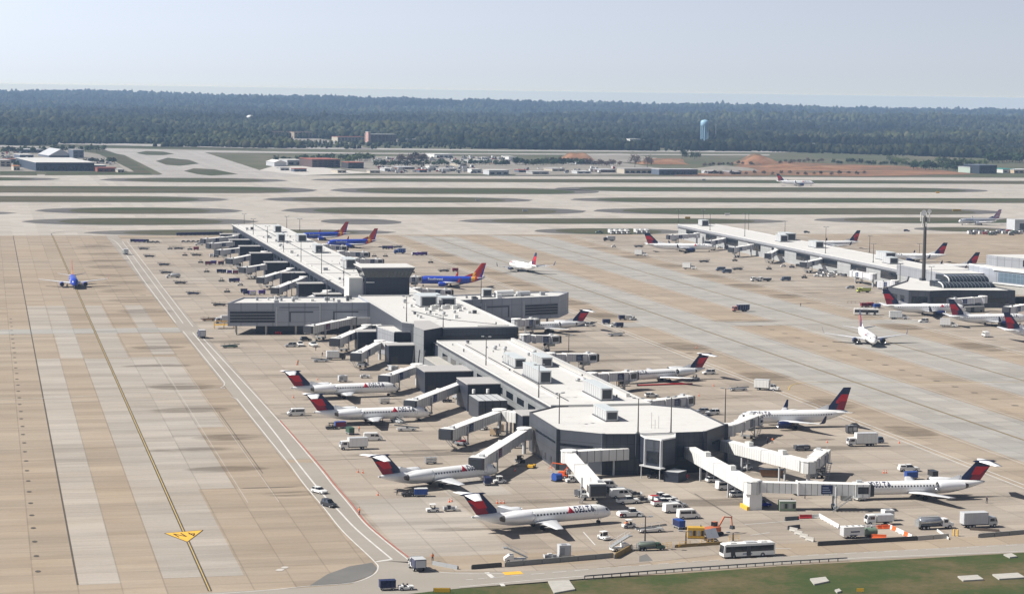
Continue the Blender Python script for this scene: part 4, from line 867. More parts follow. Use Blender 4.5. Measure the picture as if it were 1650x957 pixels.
# ------------------------------------------------------------------ passenger bridges
RIB = panelled('ribbed_bridge_panel', (.68, .68, .66), 1.5, .45, .4, horiz=50.0)
RIBG = panelled('ribbed_bridge_panel_grey', (.62, .63, .65), 1.05, .45, .6, horiz=50.0)
BROOF = mat('bridge_roof_white', (.76, .75, .72), .5, 0, .08, .3)
def slab(mb, x0, x1, w, z0a, z0b, h, m, top=None):
    vs = [(x0, -w, z0a), (x1, -w, z0b), (x1, w, z0b), (x0, w, z0a), (x0, -w, z0a+h), (x1, -w, z0b+h), (x1, w, z0b+h), (x0, w, z0a+h)]
    mb.add(vs, [(3, 2, 1, 0), (0, 1, 5, 4), (1, 2, 6, 5), (2, 3, 7, 6), (3, 0, 4, 7)], m); mb.add(vs[4:], [(0, 1, 2, 3)], top or m)
nb = 0
def bridge(root, cab, label, end=None, sign='navy', low=0, grey=False, zr=7.1, zc=6.3, far=False):
    global nb
    r, c_ = G(*root, zr), G(*cab, zc); d = c_ - r; d.z = 0; D = d.length; hd = math.degrees(math.atan2(d.y, d.x))
    t = Thing(); PM = RIBG if grey else RIB; f0, f1 = zr - 2.9, zc - 3.0
    def fz(x): return f0 + (f1 - f0)*x/D
    t('rotunda').cyl((0, 0, f0 - .2), (0, 0, zr), 2.1, 2.1, PM, 10, smooth=False); t('rotunda/roof_cap').cyl((0, 0, zr + .003), (0, 0, zr + .25), 2.3, 2.1, BROOF, 10, smooth=False); t('rotunda/column').cyl((0, 0, 0), (0, 0, f0 - .2), .55, .55, LGREY, 10)
    xa = D*.5
    slab(t('tunnel#1'), 1.7, xa, 1.35, fz(1.7) + .2, fz(xa) + .2, 2.5, PM, BROOF); slab(t('tunnel#2'), xa - 2.5, D - 2.4, 1.62, fz(xa - 2.5), fz(D - 2.4), 2.85, PM, BROOF)
    t('tunnel#2/collar').box(xa - 2.75, xa - 2.35, -1.75, 1.75, fz(xa) - .1, fz(xa) + 3.1, BROOF)
    # cab with canopy, dark opening and windows
    t('cab').box(D - 2.4, D + 1.2, -2.1, 2.1, f1 - .2, f1 + 3.0, PM, top=BROOF)
    t('cab/window').box(D + 1.2, D + 1.26, -1.8, 1.8, f1 + .6, f1 + 2.6, GLASS); t('cab/window').box(D - 1.8, D + .8, -2.16, -2.1, f1 + .7, f1 + 2.4, GLASS)
    t('cab/canopy').loft([[(D + 1.2, y, z) for y, z in ((-2.1, f1), (2.1, f1), (2.1, f1 + 3), (-2.1, f1 + 3))], [(D + 2.2, y, z) for y, z in ((-1.9, f1 + .1), (1.9, f1 + .1), (1.9, f1 + 2.7), (-1.9, f1 + 2.7))]], CHAR, smooth=False)
    if sign:
        u = .66
        for s_ in (1, -1):
            xs0, xs1 = D*u - 1.4, D*u + 1.4
            t('sign_panel').box(xs0, xs1, min(s_*1.63, s_*1.7), max(s_*1.63, s_*1.7), fz(D*u) + .35, fz(D*u) + 2.55, {'navy': NAVY, 'red': DRED}[sign])
            for k in range(3): t('sign_panel/text_line').box(xs0 + .3, xs1 - .4 - .3*k, min(s_*1.71, s_*1.73), max(s_*1.71, s_*1.73), fz(D*u) + .7 + k*.55, fz(D*u) + .95 + k*.55, mat('sign_grey_text', (.24, .28, .38), .6))
    xl = D*.74
    for s_ in (1, -1):
        t('drive_column').cyl((xl, s_*1.9, .9), (xl, s_*1.9, fz(xl) + 2.2), .22, .22, LGREY, 8); t('drive_column/wheel#%d' % s_).cyl((xl, s_*1.0 - .3, .55), (xl, s_*1.0 + .3, .55), .55, .55, BLACK, 12)
    t('drive_column').box(xl - .45, xl + .45, -2.1, 2.1, .6, 1.15, GREY); t('drive_column').box(xl - .3, xl + .3, -2.05, 2.05, fz(xl) - .4, fz(xl) - .05, GREY)
    for s_ in (1, -1): t('drive_column').bar((xl, s_*1.9, 1.1), (xl, 0, fz(xl) - .2), .16, GREY)
    # service stair by the cab and plant hung below
    xs_ = D - 3.2; a, b_ = (xs_, -2.5, f1 - .1), (xs_ - 4.6, -2.5, .1)
    for y in (-2.2, -3.0): t('service_stair').bar((a[0], y, a[2]), (b_[0], y, b_[2]), .16, STEEL); t('service_stair').bar((a[0], y, a[2] + 1), (b_[0], y, b_[2] + 1), .08, STEEL)
    for k in range(9): x, z = a[0] + (b_[0]-a[0])*k/8, a[2] + (b_[2]-a[2])*k/8; t('service_stair').box(x - .15, x + .15, -3.0, -2.2, z, z + .06, STEEL)
    t('service_stair').box(xs_ - .1, xs_ + 1.6, -3.1, -2.1, f1 - .15, f1 - .05, STEEL)
    t('air_unit').box(D*.80, D*.80 + 2.6, -.9, .9, fz(D*.8) - 1.35, fz(D*.8) - .1, mat('air_unit_paint', (.40, .42, .40), .5))
    t('cable_hoist').cyl((D - 4.4, .3, fz(D - 4) - .75), (D - 3.4, .3, fz(D - 4) - .75), .5, .5, CHAR, 8)
    for k in range(3): t('roof_rail').bar((D - 2 + k, -1.4, zc), (D - 2 + k, -1.4, zc + 1.1), .07, STEEL)
    t('roof_rail').bar((D - 2, -1.4, zc + 1.1), (D, -1.4, zc + 1.1), .07, STEEL)
    t('roof_box').box(D - 1.6, D - .4, .2, 1.4, zc, zc + .6, LGREY)
    if end:
        e = G(*end, zr) - r; e.z = 0; l = e.length; q = e.normalized(); M_ = Matrix.Rotation(math.atan2(q.y, q.x) - rad(hd), 4, 'Z')
        t('corridor').box(1.9, l, -1.5, 1.5, f0 - .1, zr - .05, PM, M=M_, top=BROOF)
        for u in ([.5] if l < 14 else [.3, .75]):
            for s_ in (-.9, .9): t('corridor_leg').add(*leg_(l*u, s_, f0), LGREY, M=M_)
        for u in ((.3, .7) if l > 20 else ()): t('corridor/roof_unit#%d' % int(u*10)).box(l*u - 1, l*u + 1, -.7, .7, zr - .045, zr + 1.1, OFFW, M=M_)
        t('corridor/joint').box(l*.5 - .12, l*.5 + .12, -1.56, 1.56, f0 - .12, zr, LGREY, M=M_)
    nb += 1
    place(t.build(far), 'jet_bridge', label, 'jet bridge', 'passenger bridges reaching out from the concourses', (r.x, r.y, 0), hd)
def leg_(x, y, h):
    w = .2; vs = [(x + a*w, y + b_*w, z) for z in (0, h) for a, b_ in ((-1, -1), (1, -1), (1, 1), (-1, 1))]
    return vs, [(0, 1, 5, 4), (1, 2, 6, 5), (2, 3, 7, 6), (3, 0, 4, 7)]
bridge((672, 587), (622, 604), 'white bridge at the nose of the farther left-hand rear-engined jet', (718, 593.5))
bridge((747, 613), (664, 644), 'long white bridge above the nose of the jet behind the minivan')
bridge((805, 660), (722, 690), 'white bridge with a navy sign at the empty stand left of the eight-sided hall', (836, 664))
bridge((845, 690), (770, 736), 'white bridge with a red sign sloping to the nose of the angled jet', sign='red')
bridge((917, 726), (962, 778), 'white bridge pointing towards the viewer above the nearest jet', (1010, 721), sign=None)
bridge((567, 511), (500, 524.5), 'white bridge with a red sign in front of the left arm of the cross hall', (617, 510.5), sign='red')
bridge((591, 524), (541, 544.5), 'white bridge with grey sides left of the low annex', (628, 522))
bridge((612, 549), (575, 568), 'white bridge with a dark cab left of the stair tower', (655, 554))
for k, (r, c_) in enumerate((((380, 379.5), (330, 384.5)), ((394, 387), (339, 392)), ((409, 396.5), (353, 402.5)), ((426, 405.5), (371, 416.5)), ((449, 422), (393, 430.5)), ((468, 432.5), (421, 446.5)), ((489, 446), (444, 463)), ((527, 468.5), (488, 482)))):
    bridge(r, c_, ['farthest bridge of the far left row, at the end by the navy cart line', 'second farthest bridge of the far left row', 'third farthest bridge of the far left row', 'fourth farthest bridge of the far left row', 'fourth nearest bridge of the far left row', 'third nearest bridge of the far left row, with an angled cab', 'second nearest bridge of the far left row, above the purple carts', 'bridge half hidden behind the left arm roof of the cross hall'][k], grey=True)
bridge((524, 394), (555, 396), 'grey bridge at the nose of the second farthest blue jet', grey=True)
bridge((549, 404.5), (589, 406), 'grey bridge on the right of the far wing, beyond the control tower', grey=True)
bridge((573, 416), (611, 417), 'grey bridge just beyond the control tower roof', grey=True)
bridge((642, 446), (672, 445), 'grey bridge at the nose of the blue jet right of the control tower', grey=True)
bridge((672, 464), (722, 466), 'grey bridge in front of the blue jet right of the control tower', grey=True)
bridge((832, 514), (860, 513), 'grey bridge at the nose of the jet behind the right arm', grey=True)
bridge((846, 539), (893, 540), 'grey bridge at the right rear corner of the central hall', grey=True)
bridge((886, 569), (953, 569), 'long grey ribbed bridge on the right of the near wing with no aircraft', grey=True)
bridge((953, 601), (1016, 598), 'grey bridge at the nose of the jet with the red hose', grey=True)
bridge((1040, 645), (1106, 637), 'grey bridge at the empty stand behind the eight-sided hall', grey=True)
bridge((1174, 684), (1217, 667), 'white bridge with a purple-navy sign at the nose of the jet with navy engines')
bridge((1303, 742), (1325, 724), 'ribbed white bridge bending back at its tip, right of the eight-sided hall', (1168, 708), sign=None, zc=6.6)
bridge((1212, 774), (1392, 778), 'long low bridge with a navy sign reaching the right-hand rear-engined jet', (1111, 719), zc=6.6, zr=7.0)
GR = dict(grey=True)
bridge((1123, 376), (1080, 378.5), 'farthest bridge of the right concourse', **GR); bridge((1168, 383.5), (1142, 388), 'bridge at the nose of the long white jet by the right concourse', **GR)
bridge((1210, 394), (1180, 398.5), 'third bridge along the right concourse', **GR); bridge((1253, 400.5), (1238, 408), 'short bridge in the middle of the right concourse', **GR)
bridge((1326, 415.5), (1296, 422), 'bridge beside the cluster of white cars at the right concourse', **GR); bridge((1407, 441), (1376, 436), 'bridge with a tall white cab near the corner block', **GR)
bridge((1442, 452), (1420, 453), 'bridge touching the corner block near the yellow-green truck', **GR); bridge((1584, 477.5), (1535, 481), 'bridge in front of the barrel-vaulted roof', **GR)
bridge((1660, 488), (1625, 494), 'bridge under the glazed walkway at the right edge', **GR)
# support block at the elbow of the long low bridge
t = Thing(); p = G(1215, 772, 7.1); t('wall').box(p.x - 1.9, p.x + 1.3, p.y - 2.4, p.y - 2.0, 0, 7.3, WHITE); t('wall').box(p.x - 1.9, p.x - 1.5, p.y - 2.0, p.y + 2.2, 0, 7.3, WHITE); t('footing').box(p.x - 2.6, p.x - 1.95, p.y - 2.6, p.y + 2.4, 0, .9, YELLOW)
place(t.build(), 'lift_shaft', 'tall white lift shaft at the elbow of the long low bridge', 'lift shaft')
# ------------------------------------------------------------------ ground vehicles and equipment
def wheels(t, xs, w, r, th=.3):
    k = 0
    for x in xs:
        for s_ in (1, -1): t('wheel#%d' % k).cyl((x, s_*(w - th), r), (x, s_*w, r), r, r, BLACK, 12); t('wheel#%d/hub' % k).cyl((x, s_*w, r), (x, s_*(w + .02), r), r*.5, r*.45, LGREY, 8); k += 1
def v_car(col, tall=0):
    def fn(t):
        h = 1.0 + .1*tall; H_ = 1.5 + .3*tall
        t('body').side([(2.25, .35), (2.3, .7), (1.9, .92), (.95, h), (-2.2, h), (-2.3, .6), (-2.2, .35)], -.9, .9, col)
        t('cabin').loft([[(x, y, h) for x, y in ((1.0, -.84), (1.0, .84), (-2.1, .84), (-2.1, -.84))], [(x, y, H_) for x, y in ((.2, -.68), (.2, .68), (-1.75 - .2*tall, .68), (-1.75 - .2*tall, -.68))]], GLASS, smooth=False); t('roof').box(-1.75 - .2*tall, .22, -.7, .7, H_ + .003, H_ + .05, col)
        for s_ in (1, -1): t('pillar').box(-.75, -.6, min(s_*.72, s_*.83), max(s_*.72, s_*.83), h, H_, col); t('headlight').box(2.22, 2.32, min(s_*.5, s_*.85), max(s_*.5, s_*.85), .62, .78, LGREY)
        wheels(t, (1.4, -1.4), .92, .34)
    return fn
def v_pickup(col, bed=None, cap=False):
    def fn(t):
        t('body').side([(2.8, .45), (2.85, .95), (2.5, 1.12), (1.3, 1.2), (-2.8, 1.2), (-2.85, .5)], -.98, .98, col)
        t('cabin').loft([[(x, y, 1.2) for x, y in ((1.35, -.9), (1.35, .9), (-.75, .9), (-.75, -.9))], [(x, y, 1.86) for x, y in ((.6, -.74), (.6, .74), (-.6, .74), (-.6, -.74))]], GLASS, smooth=False); t('roof').box(-.62, .62, -.76, .76, 1.863, 1.93, col)
        if cap: t('bed_cap').box(-2.7, -.8, -.9, .9, 1.203, 1.85, col, tx=.1, ty=.12); t('bed_cap/window').box(-2.4, -1.1, -.91, .91, 1.4, 1.7, GLASS)
        else: t('bed').box(-2.7, -.85, -.85, .85, 1.203, 1.26, bed or CHAR)
        wheels(t, (1.8, -1.75), 1.0, .4)
    return fn
def v_van(col, win=True):
    def fn(t):
        t('body').side([(2.6, .4), (2.7, 1.0), (2.1, 1.25), (1.45, 2.15), (1.2, 2.3), (-2.6, 2.3), (-2.7, .45)], -.98, .98, col)
        t('windscreen').add([(2.13, -.8, 1.3), (2.13, .8, 1.3), (1.52, .75, 2.12), (1.52, -.75, 2.12)], [(0, 1, 2, 3)], GLASS)
        for s_ in (1, -1):
            y0, y1 = min(s_*.98, s_*1.0), max(s_*.98, s_*1.0); t('side_window').side([(1.7, 1.3), (1.3, 1.95), (.55, 1.95), (.55, 1.3)], y0, y1, GLASS)
            if win: t('side_window').box(-2.3, .35, y0, y1, 1.35, 1.95, GLASS)
            else: t('side_window').box(-.75, .35, y0, y1, 1.35, 1.95, GLASS)
            t('bumper').box(2.55, 2.75, min(0, s_*.9), max(0, s_*.9), .4, .62, CHAR)
        wheels(t, (1.7, -1.7), 1.0, .37)
    return fn
def v_box(col, box, Lb=5.0, cabover=True, hb=3.3):
    def fn(t):
        t('chassis').box(-Lb + .1, 2.4, -.5, .5, .55, .85, CHAR)
        t('cargo_box').box(-Lb, -.05, -1.22, 1.22, .95, hb, box); t('cargo_box/edge_trim').box(-Lb - .02, -.03, -1.25, 1.25, hb + .003, hb + .08, LGREY); t('cargo_box/rear_door').box(-Lb - .05, -Lb, -1.1, 1.1, 1.05, hb - .15, LGREY)
        for k in range(4): t('cargo_box/rib').box(-Lb + .8 + k*1.2, -Lb + .86 + k*1.2, -1.25, 1.25, 1.0, hb - .05, OFFW)
        if cabover: t('cab').side([(2.35, .6), (2.4, 1.5), (2.0, 2.45), (.2, 2.5), (.15, .6)], -1.05, 1.05, col); t('cab/windscreen').add([(2.42, -.9, 1.5), (2.42, .9, 1.5), (2.06, .85, 2.38), (2.06, -.85, 2.38)], [(0, 1, 2, 3)], GLASS)
        else: t('cab').side([(3.2, .55), (3.25, 1.25), (2.0, 1.45), (1.55, 2.2), (.2, 2.25), (.15, .6)], -1.0, 1.0, col); t('cab/windscreen').add([(2.0, -.85, 1.48), (2.0, .85, 1.48), (1.6, .8, 2.15), (1.6, -.8, 2.15)], [(0, 1, 2, 3)], GLASS)
        for s_ in (1, -1): t('cab/side_window').box(.5, 1.6, min(s_*1.0, s_*1.07), max(s_*1.0, s_*1.07), 1.5, 2.15, GLASS); t('mirror').box(1.9, 2.0, min(s_*1.1, s_*1.35), max(s_*1.1, s_*1.35), 1.5, 2.0, CHAR)
        wheels(t, (1.6, -Lb + 1.6, -Lb + 2.6) if Lb > 5.5 else (1.6, -Lb + 1.5), 1.15, .45)
    return fn
def v_tug(col, cab=True):
    def fn(t):
        t('body').side([(1.5, .3), (1.55, .85), (.5, .95), (.45, .75), (-.6, .75), (-.6, 1.0), (-1.5, .95), (-1.5, .3)], -.75, .75, col)
        t('seat').box(-.5, .1, -.5, .5, .76, .95, CHAR); t('seat').box(-.6, -.45, -.5, .5, .95, 1.4, CHAR)
        t('steering_wheel').cyl((.35, .2, 1.0), (.3, .2, 1.25), .2, .2, BLACK, 8)
        if cab:
            for x in (.5, -.6):
                for y in (-.68, .68): t('canopy_post').bar((x, y, .9), (x, y, 1.85), .08, col)
            t('canopy').box(-.75, .65, -.76, .76, 1.85, 1.95, col); t('windscreen').box(.5, .53, -.62, .62, 1.05, 1.8, GLASS)
        wheels(t, (1.0, -1.0), .8, .34)
    return fn
def v_cart(col, cur, roof=None):
    def fn(t):
        t('deck').box(-1.6, 1.6, -.8, .8, .45, .6, GREY); t('canopy').box(-1.65, 1.65, -.85, .85, 2.0, 2.1, roof or col)
        t('end_panel#0').box(-1.6, -1.52, -.8, .8, .6, 2.0, col); t('end_panel#1').box(1.52, 1.6, -.8, .8, .6, 2.0, col)
        for k in range(3): t('curtain#%d' % k).box(-1.48 + k*1.0, -.54 + k*1.0, -.76, .76, .62, 1.98, cur)
        t('tow_bar').bar((1.6, 0, .5), (2.5, 0, .35), .1, CHAR); wheels(t, (1.1, -1.1), .75, .26, .2)
    return fn
def v_dolly(load=None):
    def fn(t):
        t('deck').box(-1.6, 1.6, -.8, .8, .42, .55, STEEL); t('tow_bar').bar((1.6, 0, .45), (2.6, 0, .3), .1, CHAR)
        for x in (-1.55, 1.55): t('end_rail').box(x - .04, x + .04, -.8, .8, .55, 1.15, LGREY)
        if load:
            for k, (x, y, s_, h) in enumerate(((-1, -.2, .45, .6), (-.2, .2, .5, .8), (.7, -.1, .5, .55), (.9, .3, .3, .4))): t('crate#%d' % k).box(x - s_, x + s_*.8, y - s_*.8, y + s_*.8, .553, .553 + h, load[k % len(load)])
        wheels(t, (1.1, -1.1), .75, .24, .2)
    return fn
def v_belt(col, up=.9):
    def fn(t):
        t('body').side([(3.0, .35), (3.0, .9), (1.2, 1.0), (-2.6, .85), (-2.7, .4)], -.95, .95, col)
        a, b_ = (-3.6, .75), (3.9, .75 + up)
        t('conveyor').side([(a[0], a[1]), (a[0], a[1] + .25), (b_[0], b_[1] + .25), (b_[0], b_[1])], -.45, .45, GREY); t('conveyor/belt').side([(a[0] + .1, a[1] + .26), (a[0] + .1, a[1] + .3), (b_[0] - .1, b_[1] + .3), (b_[0] - .1, b_[1] + .26)], -.36, .36, BLACK)
        for s_ in (1, -1): t('handrail').bar((a[0], s_*.5, a[1] + .9), (b_[0], s_*.5, b_[1] + .9), .07, col); [t('handrail').bar((x, s_*.5, .9 + up*.5), (x, s_*.5, 1.75 + up*.6), .06, col) for x in (-2, 0, 2)]
        t('seat').box(-.2, .4, .55, .95, 1.0, 1.3, CHAR); wheels(t, (1.9, -1.7), 1.0, .38)
    return fn
def v_bus(col):
    def fn(t):
        t('body').side([(6.0, .4), (6.1, 1.0), (5.85, 2.95), (5.6, 3.05), (-5.9, 3.05), (-6.0, 2.8), (-6.0, .4)], -1.27, 1.27, col)
        for s_ in (1, -1):
            y0, y1 = min(s_*1.27, s_*1.29), max(s_*1.27, s_*1.29); t('window_band').box(-5.7, 5.6, y0, y1, 1.35, 2.6, GLASS); t('skirt_text').box(-.6, 1.6, y0, y1, .75, 1.05, mat('bus_lettering', (.2, .24, .3), .6))
            for x in (3.9, 0.2): t('door').box(x - .5, x + .5, min(s_*1.27, s_*1.30), max(s_*1.27, s_*1.30), .45, 2.6, CHAR)
        t('windscreen').add([(6.13, -1.15, 1.15), (6.13, 1.15, 1.15), (5.92, 1.1, 2.8), (5.92, -1.1, 2.8)], [(0, 1, 2, 3)], GLASS)
        t('roof').box(-5.7, 5.4, -1.15, 1.15, 3.053, 3.12, BROOF)
        for k, x in enumerate((3.6, -.6, -3.6)): t('roof_hatch#%d' % k).box(x - .7 - .6*(k == 1), x + .7 + .6*(k == 1), -.8, .8, 3.123, 3.32, LGREY if k == 1 else OFFW)
        wheels(t, (3.7, -3.1), 1.28, .5)
    return fn
def v_tanker(col, tank):
    def fn(t):
        t('chassis').box(-5.6, 2.6, -.6, .6, .6, .95, CHAR)
        t('tank').loft([[(x, .02 + 1.15*k*math.cos(a), 1.95 + .85*k*math.sin(a)) for a in [2*math.pi*i/16 for i in range(16)]] for x, k in ((-5.5, .8), (-5.3, 1), (-.3, 1), (-.1, .8))], tank)
        t('tank/walkway').box(-5.2, -.4, -.35, .35, 2.82, 2.9, GREY); t('hose_bay').box(-6.0, -5.55, -1.0, 1.0, .7, 2.2, STEEL)
        for y in (-1.1, 1.1): t('tank/rail').bar((-5.3, y, 2.9), (-.3, y, 2.9), .08, LGREY)
        t('cab').side([(2.9, .6), (2.95, 1.35), (1.9, 1.55), (1.5, 2.4), (.2, 2.45), (.15, .6)], -1.05, 1.05, col); t('cab/windscreen').add([(1.92, -.9, 1.58), (1.92, .9, 1.58), (1.55, .85, 2.32), (1.55, -.85, 2.32)], [(0, 1, 2, 3)], GLASS)
        for s_ in (1, -1): t('cab/side_window').box(.5, 1.45, min(s_*1.05, s_*1.07), max(s_*1.05, s_*1.07), 1.55, 2.2, GLASS)
        wheels(t, (1.9, -3.6, -4.7), 1.15, .48)
    return fn
def v_pushback(col):
    def fn(t):
        t('body').side([(3.0, .35), (3.05, .9), (2.2, 1.2), (-2.6, 1.2), (-3.0, .95), (-3.0, .35)], -1.2, 1.2, col); t('cab').loft([[(x, y, 1.2) for x, y in ((1.5, -.9), (1.5, .9), (-.2, .9), (-.2, -.9))], [(x, y, 2.0) for x, y in ((1.2, -.75), (1.2, .75), (-.1, .75), (-.1, -.75))]], GLASS, smooth=False); t('cab_roof').box(-.15, 1.25, -.78, .78, 2.003, 2.08, col)
        t('engine_cover').box(-2.7, -.6, -.9, .9, 1.203, 1.42, LGREY); t('marker_panel').box(-2.9, -2.2, -1.21, -1.2, .5, 1.1, RED); wheels(t, (1.8, -1.8), 1.25, .55)
    return fn
def v_trailer(col):
    def fn(t):
        t('body').box(-2.7, 2.3, -1.1, 1.1, .6, 2.7, col, top=BROOF); t('rear_door').box(-2.75, -2.7, -1, 1, .7, 2.6, LGREY); t('nose').prism([(2.3, -1.1), (2.9, 0), (2.3, 1.1)], .6, 2.6, LGREY)
        for s_ in (1, -1): t('lettering').box(-1.0, 1.2, min(s_*1.1, s_*1.12), max(s_*1.1, s_*1.12), 1.45, 1.75, NAVY); t('fender').box(-1.2, .6, min(s_*1.1, s_*1.3), max(s_*1.1, s_*1.3), .75, .85, CHAR)
        t('tow_bar').bar((2.5, 0, .55), (3.9, 0, .45), .14, CHAR)
        for k in range(3): t('roof_vent#%d' % k).box(-1.8 + k*1.5, -1.3 + k*1.5, -.3, .3, 2.703, 2.85, GREY)
        wheels(t, (-.8, .1), 1.15, .36, .25)
    return fn
def v_unit(col, Lh=1.5, H_=2.2):
    def fn(t):
        t('housing').box(-Lh, Lh, -1.0, 1.0, .45, H_, col); t('grille').box(-Lh*.8, -Lh*.1, -1.03, -1.0, .8, H_ - .5, GREY); t('panel').box(Lh*.1, Lh*.8, -1.03, -1.0, .9, H_ - .4, LGREY); t('top_vent').box(-Lh*.6, Lh*.3, -.6, .6, H_ + .003, H_ + .15, GREY); t('tow_bar').bar((Lh, 0, .5), (Lh + 1.1, 0, .35), .1, CHAR); wheels(t, (Lh*.65, -Lh*.65), .98, .3, .2)
    return fn
def v_stairs(col):
    def fn(t):
        t('body').side([(2.4, .35), (2.4, .95), (1.3, 1.7), (.4, 1.7), (.4, .8), (-2.4, .8), (-2.4, .35)], -.9, .9, col); t('stair').side([(-2.6, .9), (1.9, 3.0), (2.6, 3.0), (2.6, 3.25), (1.8, 3.25), (-2.6, 1.15)], -.7, .7, STEEL)
        for s_ in (1, -1): t('handrail').bar((-2.6, s_*.72, 1.9), (1.9, s_*.72, 4.0), .07, col); t('handrail').bar((1.9, s_*.72, 4.0), (2.6, s_*.72, 4.0), .07, col); [t('handrail').bar((x, s_*.72, 1.0 + (x + 2.6)*.47), (x, s_*.72, 1.9 + (x + 2.6)*.467), .06, col) for x in (-2.4, -.5, 1.4)]
        wheels(t, (1.6, -1.6), .92, .36)
    return fn
def v_lift(col):
    def fn(t):
        t('chassis').box(-1.6, 1.6, -1.0, 1.0, .45, 1.0, col); t('turret').box(-1.0, .7, -.7, .7, 1.003, 1.8, col)
        t('boom').bar((-.6, 0, 1.8), (-2.0, 0, 3.6), .35, col); t('boom').bar((-2.0, 0, 3.6), (2.6, 0, 3.9), .3, col); t('boom').bar((2.6, 0, 3.9), (2.9, 0, 2.4), .2, col)
        t('basket').box(2.3, 3.5, -.7, .7, 1.5, 1.6, GREY)
        for x in (2.3, 3.5):
            for y in (-.7, .7): t('basket').bar((x, y, 1.55), (x, y, 2.6), .06, col)
        for y in (-.7, .7): t('basket').bar((2.3, y, 2.6), (3.5, y, 2.6), .06, col)
        wheels(t, (1.1, -1.1), 1.1, .45)
    return fn
def v_digger(col):
    def fn(t):
        t('track#0').side([(1.8, .1), (2.1, .45), (1.8, .8), (-1.8, .8), (-2.1, .45), (-1.8, .1)], -1.2, -.7, BLACK); t('track#1').side([(1.8, .1), (2.1, .45), (1.8, .8), (-1.8, .8), (-2.1, .45), (-1.8, .1)], .7, 1.2, BLACK)
        t('body').box(-1.9, 1.3, -1.1, 1.1, .95, 2.0, col, tx=.1); t('cab').box(.1, 1.3, .1, 1.05, 2.003, 3.0, GLASS, top=col)
        t('boom').bar((1.1, -.3, 1.8), (2.9, -.3, 4.0), .42, col); t('boom').bar((2.9, -.3, 4.0), (5.2, -.3, 3.6), .34, col); t('boom').bar((5.2, -.3, 3.8), (5.5, -.3, 1.6), .3, col); t('bucket').box(5.1, 6.0, -.8, .2, .9, 1.7, CHAR, tx=.2)
    return fn
def v_crate(col, Lh=2.2, top=None):
    def fn(t):
        t('housing').box(-Lh, Lh, -1.2, 1.2, .15, 2.5, col, top=top); t('skid').box(-Lh, Lh, -1.0, 1.0, 0, .15, CHAR)
        for k in range(4): t('louvre#%d' % k).box(-Lh + .3 + k*Lh*.48, -Lh + .3 + k*Lh*.48 + Lh*.3, -1.24, -1.2, .7, 1.9, CHAR if k % 2 else GREY)
        t('door').box(Lh, Lh + .05, -.8, .8, .4, 2.2, GREY); t('exhaust').cyl((Lh*.6, .5, 2.5), (Lh*.6, .5, 2.9), .12, .12, DGREY, 6)
    return fn
def v_cone():
    def fn(t): t('base').box(-.22, .22, -.22, .22, 0, .05, ORANGE); t('cone').cyl((0, 0, .05), (0, 0, .9), .2, .04, ORANGE, 8); t('stripe').cyl((0, 0, .45), (0, 0, .6), .125, .1, WHITE, 8)
    return fn
def v_barrier(col, l=2.0, h=.95):
    def fn(t): t('body').loft([[(x, y, z) for y, z in ((-.3, 0), (.3, 0), (.28, .2), (.12, .45), (.1, h), (-.1, h), (-.12, .45), (-.28, .2))] for x in (-l/2, l/2)], col, smooth=False); t('slot').box(-l*.25, l*.25, -.32, .32, .0, .1, CHAR)
    return fn
def v_frame():
    def fn(t):
        for k in range(4): t('dolly#%d' % k).box(-1.6, 1.6, -.7, .7, .35 + k*.45, .45 + k*.45, STEEL)
        for x in (-1.5, 0, 1.5):
            for y in (-.7, .7): t('post').bar((x, y, .2), (x, y, 2.1), .1, LGREY)
        wheels(t, (1.1, -1.1), .75, .24, .2)
    return fn
def v_person(vest, k):
    def fn(t):
        b = MB(); st = (.16, -.14, .1)[k]
        # one continuous body: feet to crown, arms joined at the shoulder
        bmx = bpy.data.meshes.new('person'); vs = [(0, 0, .95), (0, 0, 1.2), (0, 0, 1.42), (0, 0, 1.52), (.02, 0, 1.68), (st, .1, .5), (st*.9, .11, .07), (-st, -.1, .5), (-st*1.1, -.11, .07), (st + .13, .12, .04), (-st + .12, -.12, .04), (0, .21, 1.42), (-.1, .27, 1.15), (.05, .28, .9), (0, -.21, 1.42), (.1, -.27, 1.15), (.22, -.26, .93), (.0, .1, .92), (0, -.1, .92)]
        es = [(0, 1), (1, 2), (2, 3), (3, 4), (0, 17), (17, 5), (5, 6), (6, 9), (0, 18), (18, 7), (7, 8), (8, 10), (2, 11), (11, 12), (12, 13), (2, 14), (14, 15), (15, 16)]
        bmx.from_pydata(vs, es, []); o = bpy.data.objects.new('person', bmx); link(o); md = o.modifiers.new('s', 'SKIN'); rr = [.16, .15, .17, .06, .115, .075, .05, .075, .05, .045, .045, .07, .05, .045, .07, .05, .045, .1, .1]
        for v, r_ in zip(bmx.skin_vertices[0].data, rr): v.radius = (r_, r_)
        bmx.skin_vertices[0].data[0].use_root = True; o.modifiers.new('u', 'SUBSURF').levels = 1
        bpy.context.view_layer.update(); me = bpy.data.meshes.new_from_object(o.evaluated_get(bpy.context.evaluated_depsgraph_get()))
        V_ = [tuple(v.co) for v in me.vertices]; F_ = [tuple(p.vertices) for p in me.polygons]; bpy.data.objects.remove(o)
        for f in F_:
            z = sum(V_[i][2] for i in f)/len(f); y = abs(sum(V_[i][1] for i in f)/len(f))
            b.f.append(list(f)); b.sm.append(True); b.m.append(b.mi(SKIN if z > 1.5 or (y > .2 and z < .95) else (vest if z > .98 else CLOTH)))
        b.v = V_; t.p['body'] = b; t('hair').loft([[(-.02 + r_*.12*math.cos(a), r_*.115*math.sin(a), z) for a in [2*math.pi*i/8 for i in range(8)]] for z, r_ in ((1.72, 1), (1.79, .8), (1.83, .2))], CLOTH)
    return fn
NV = 0
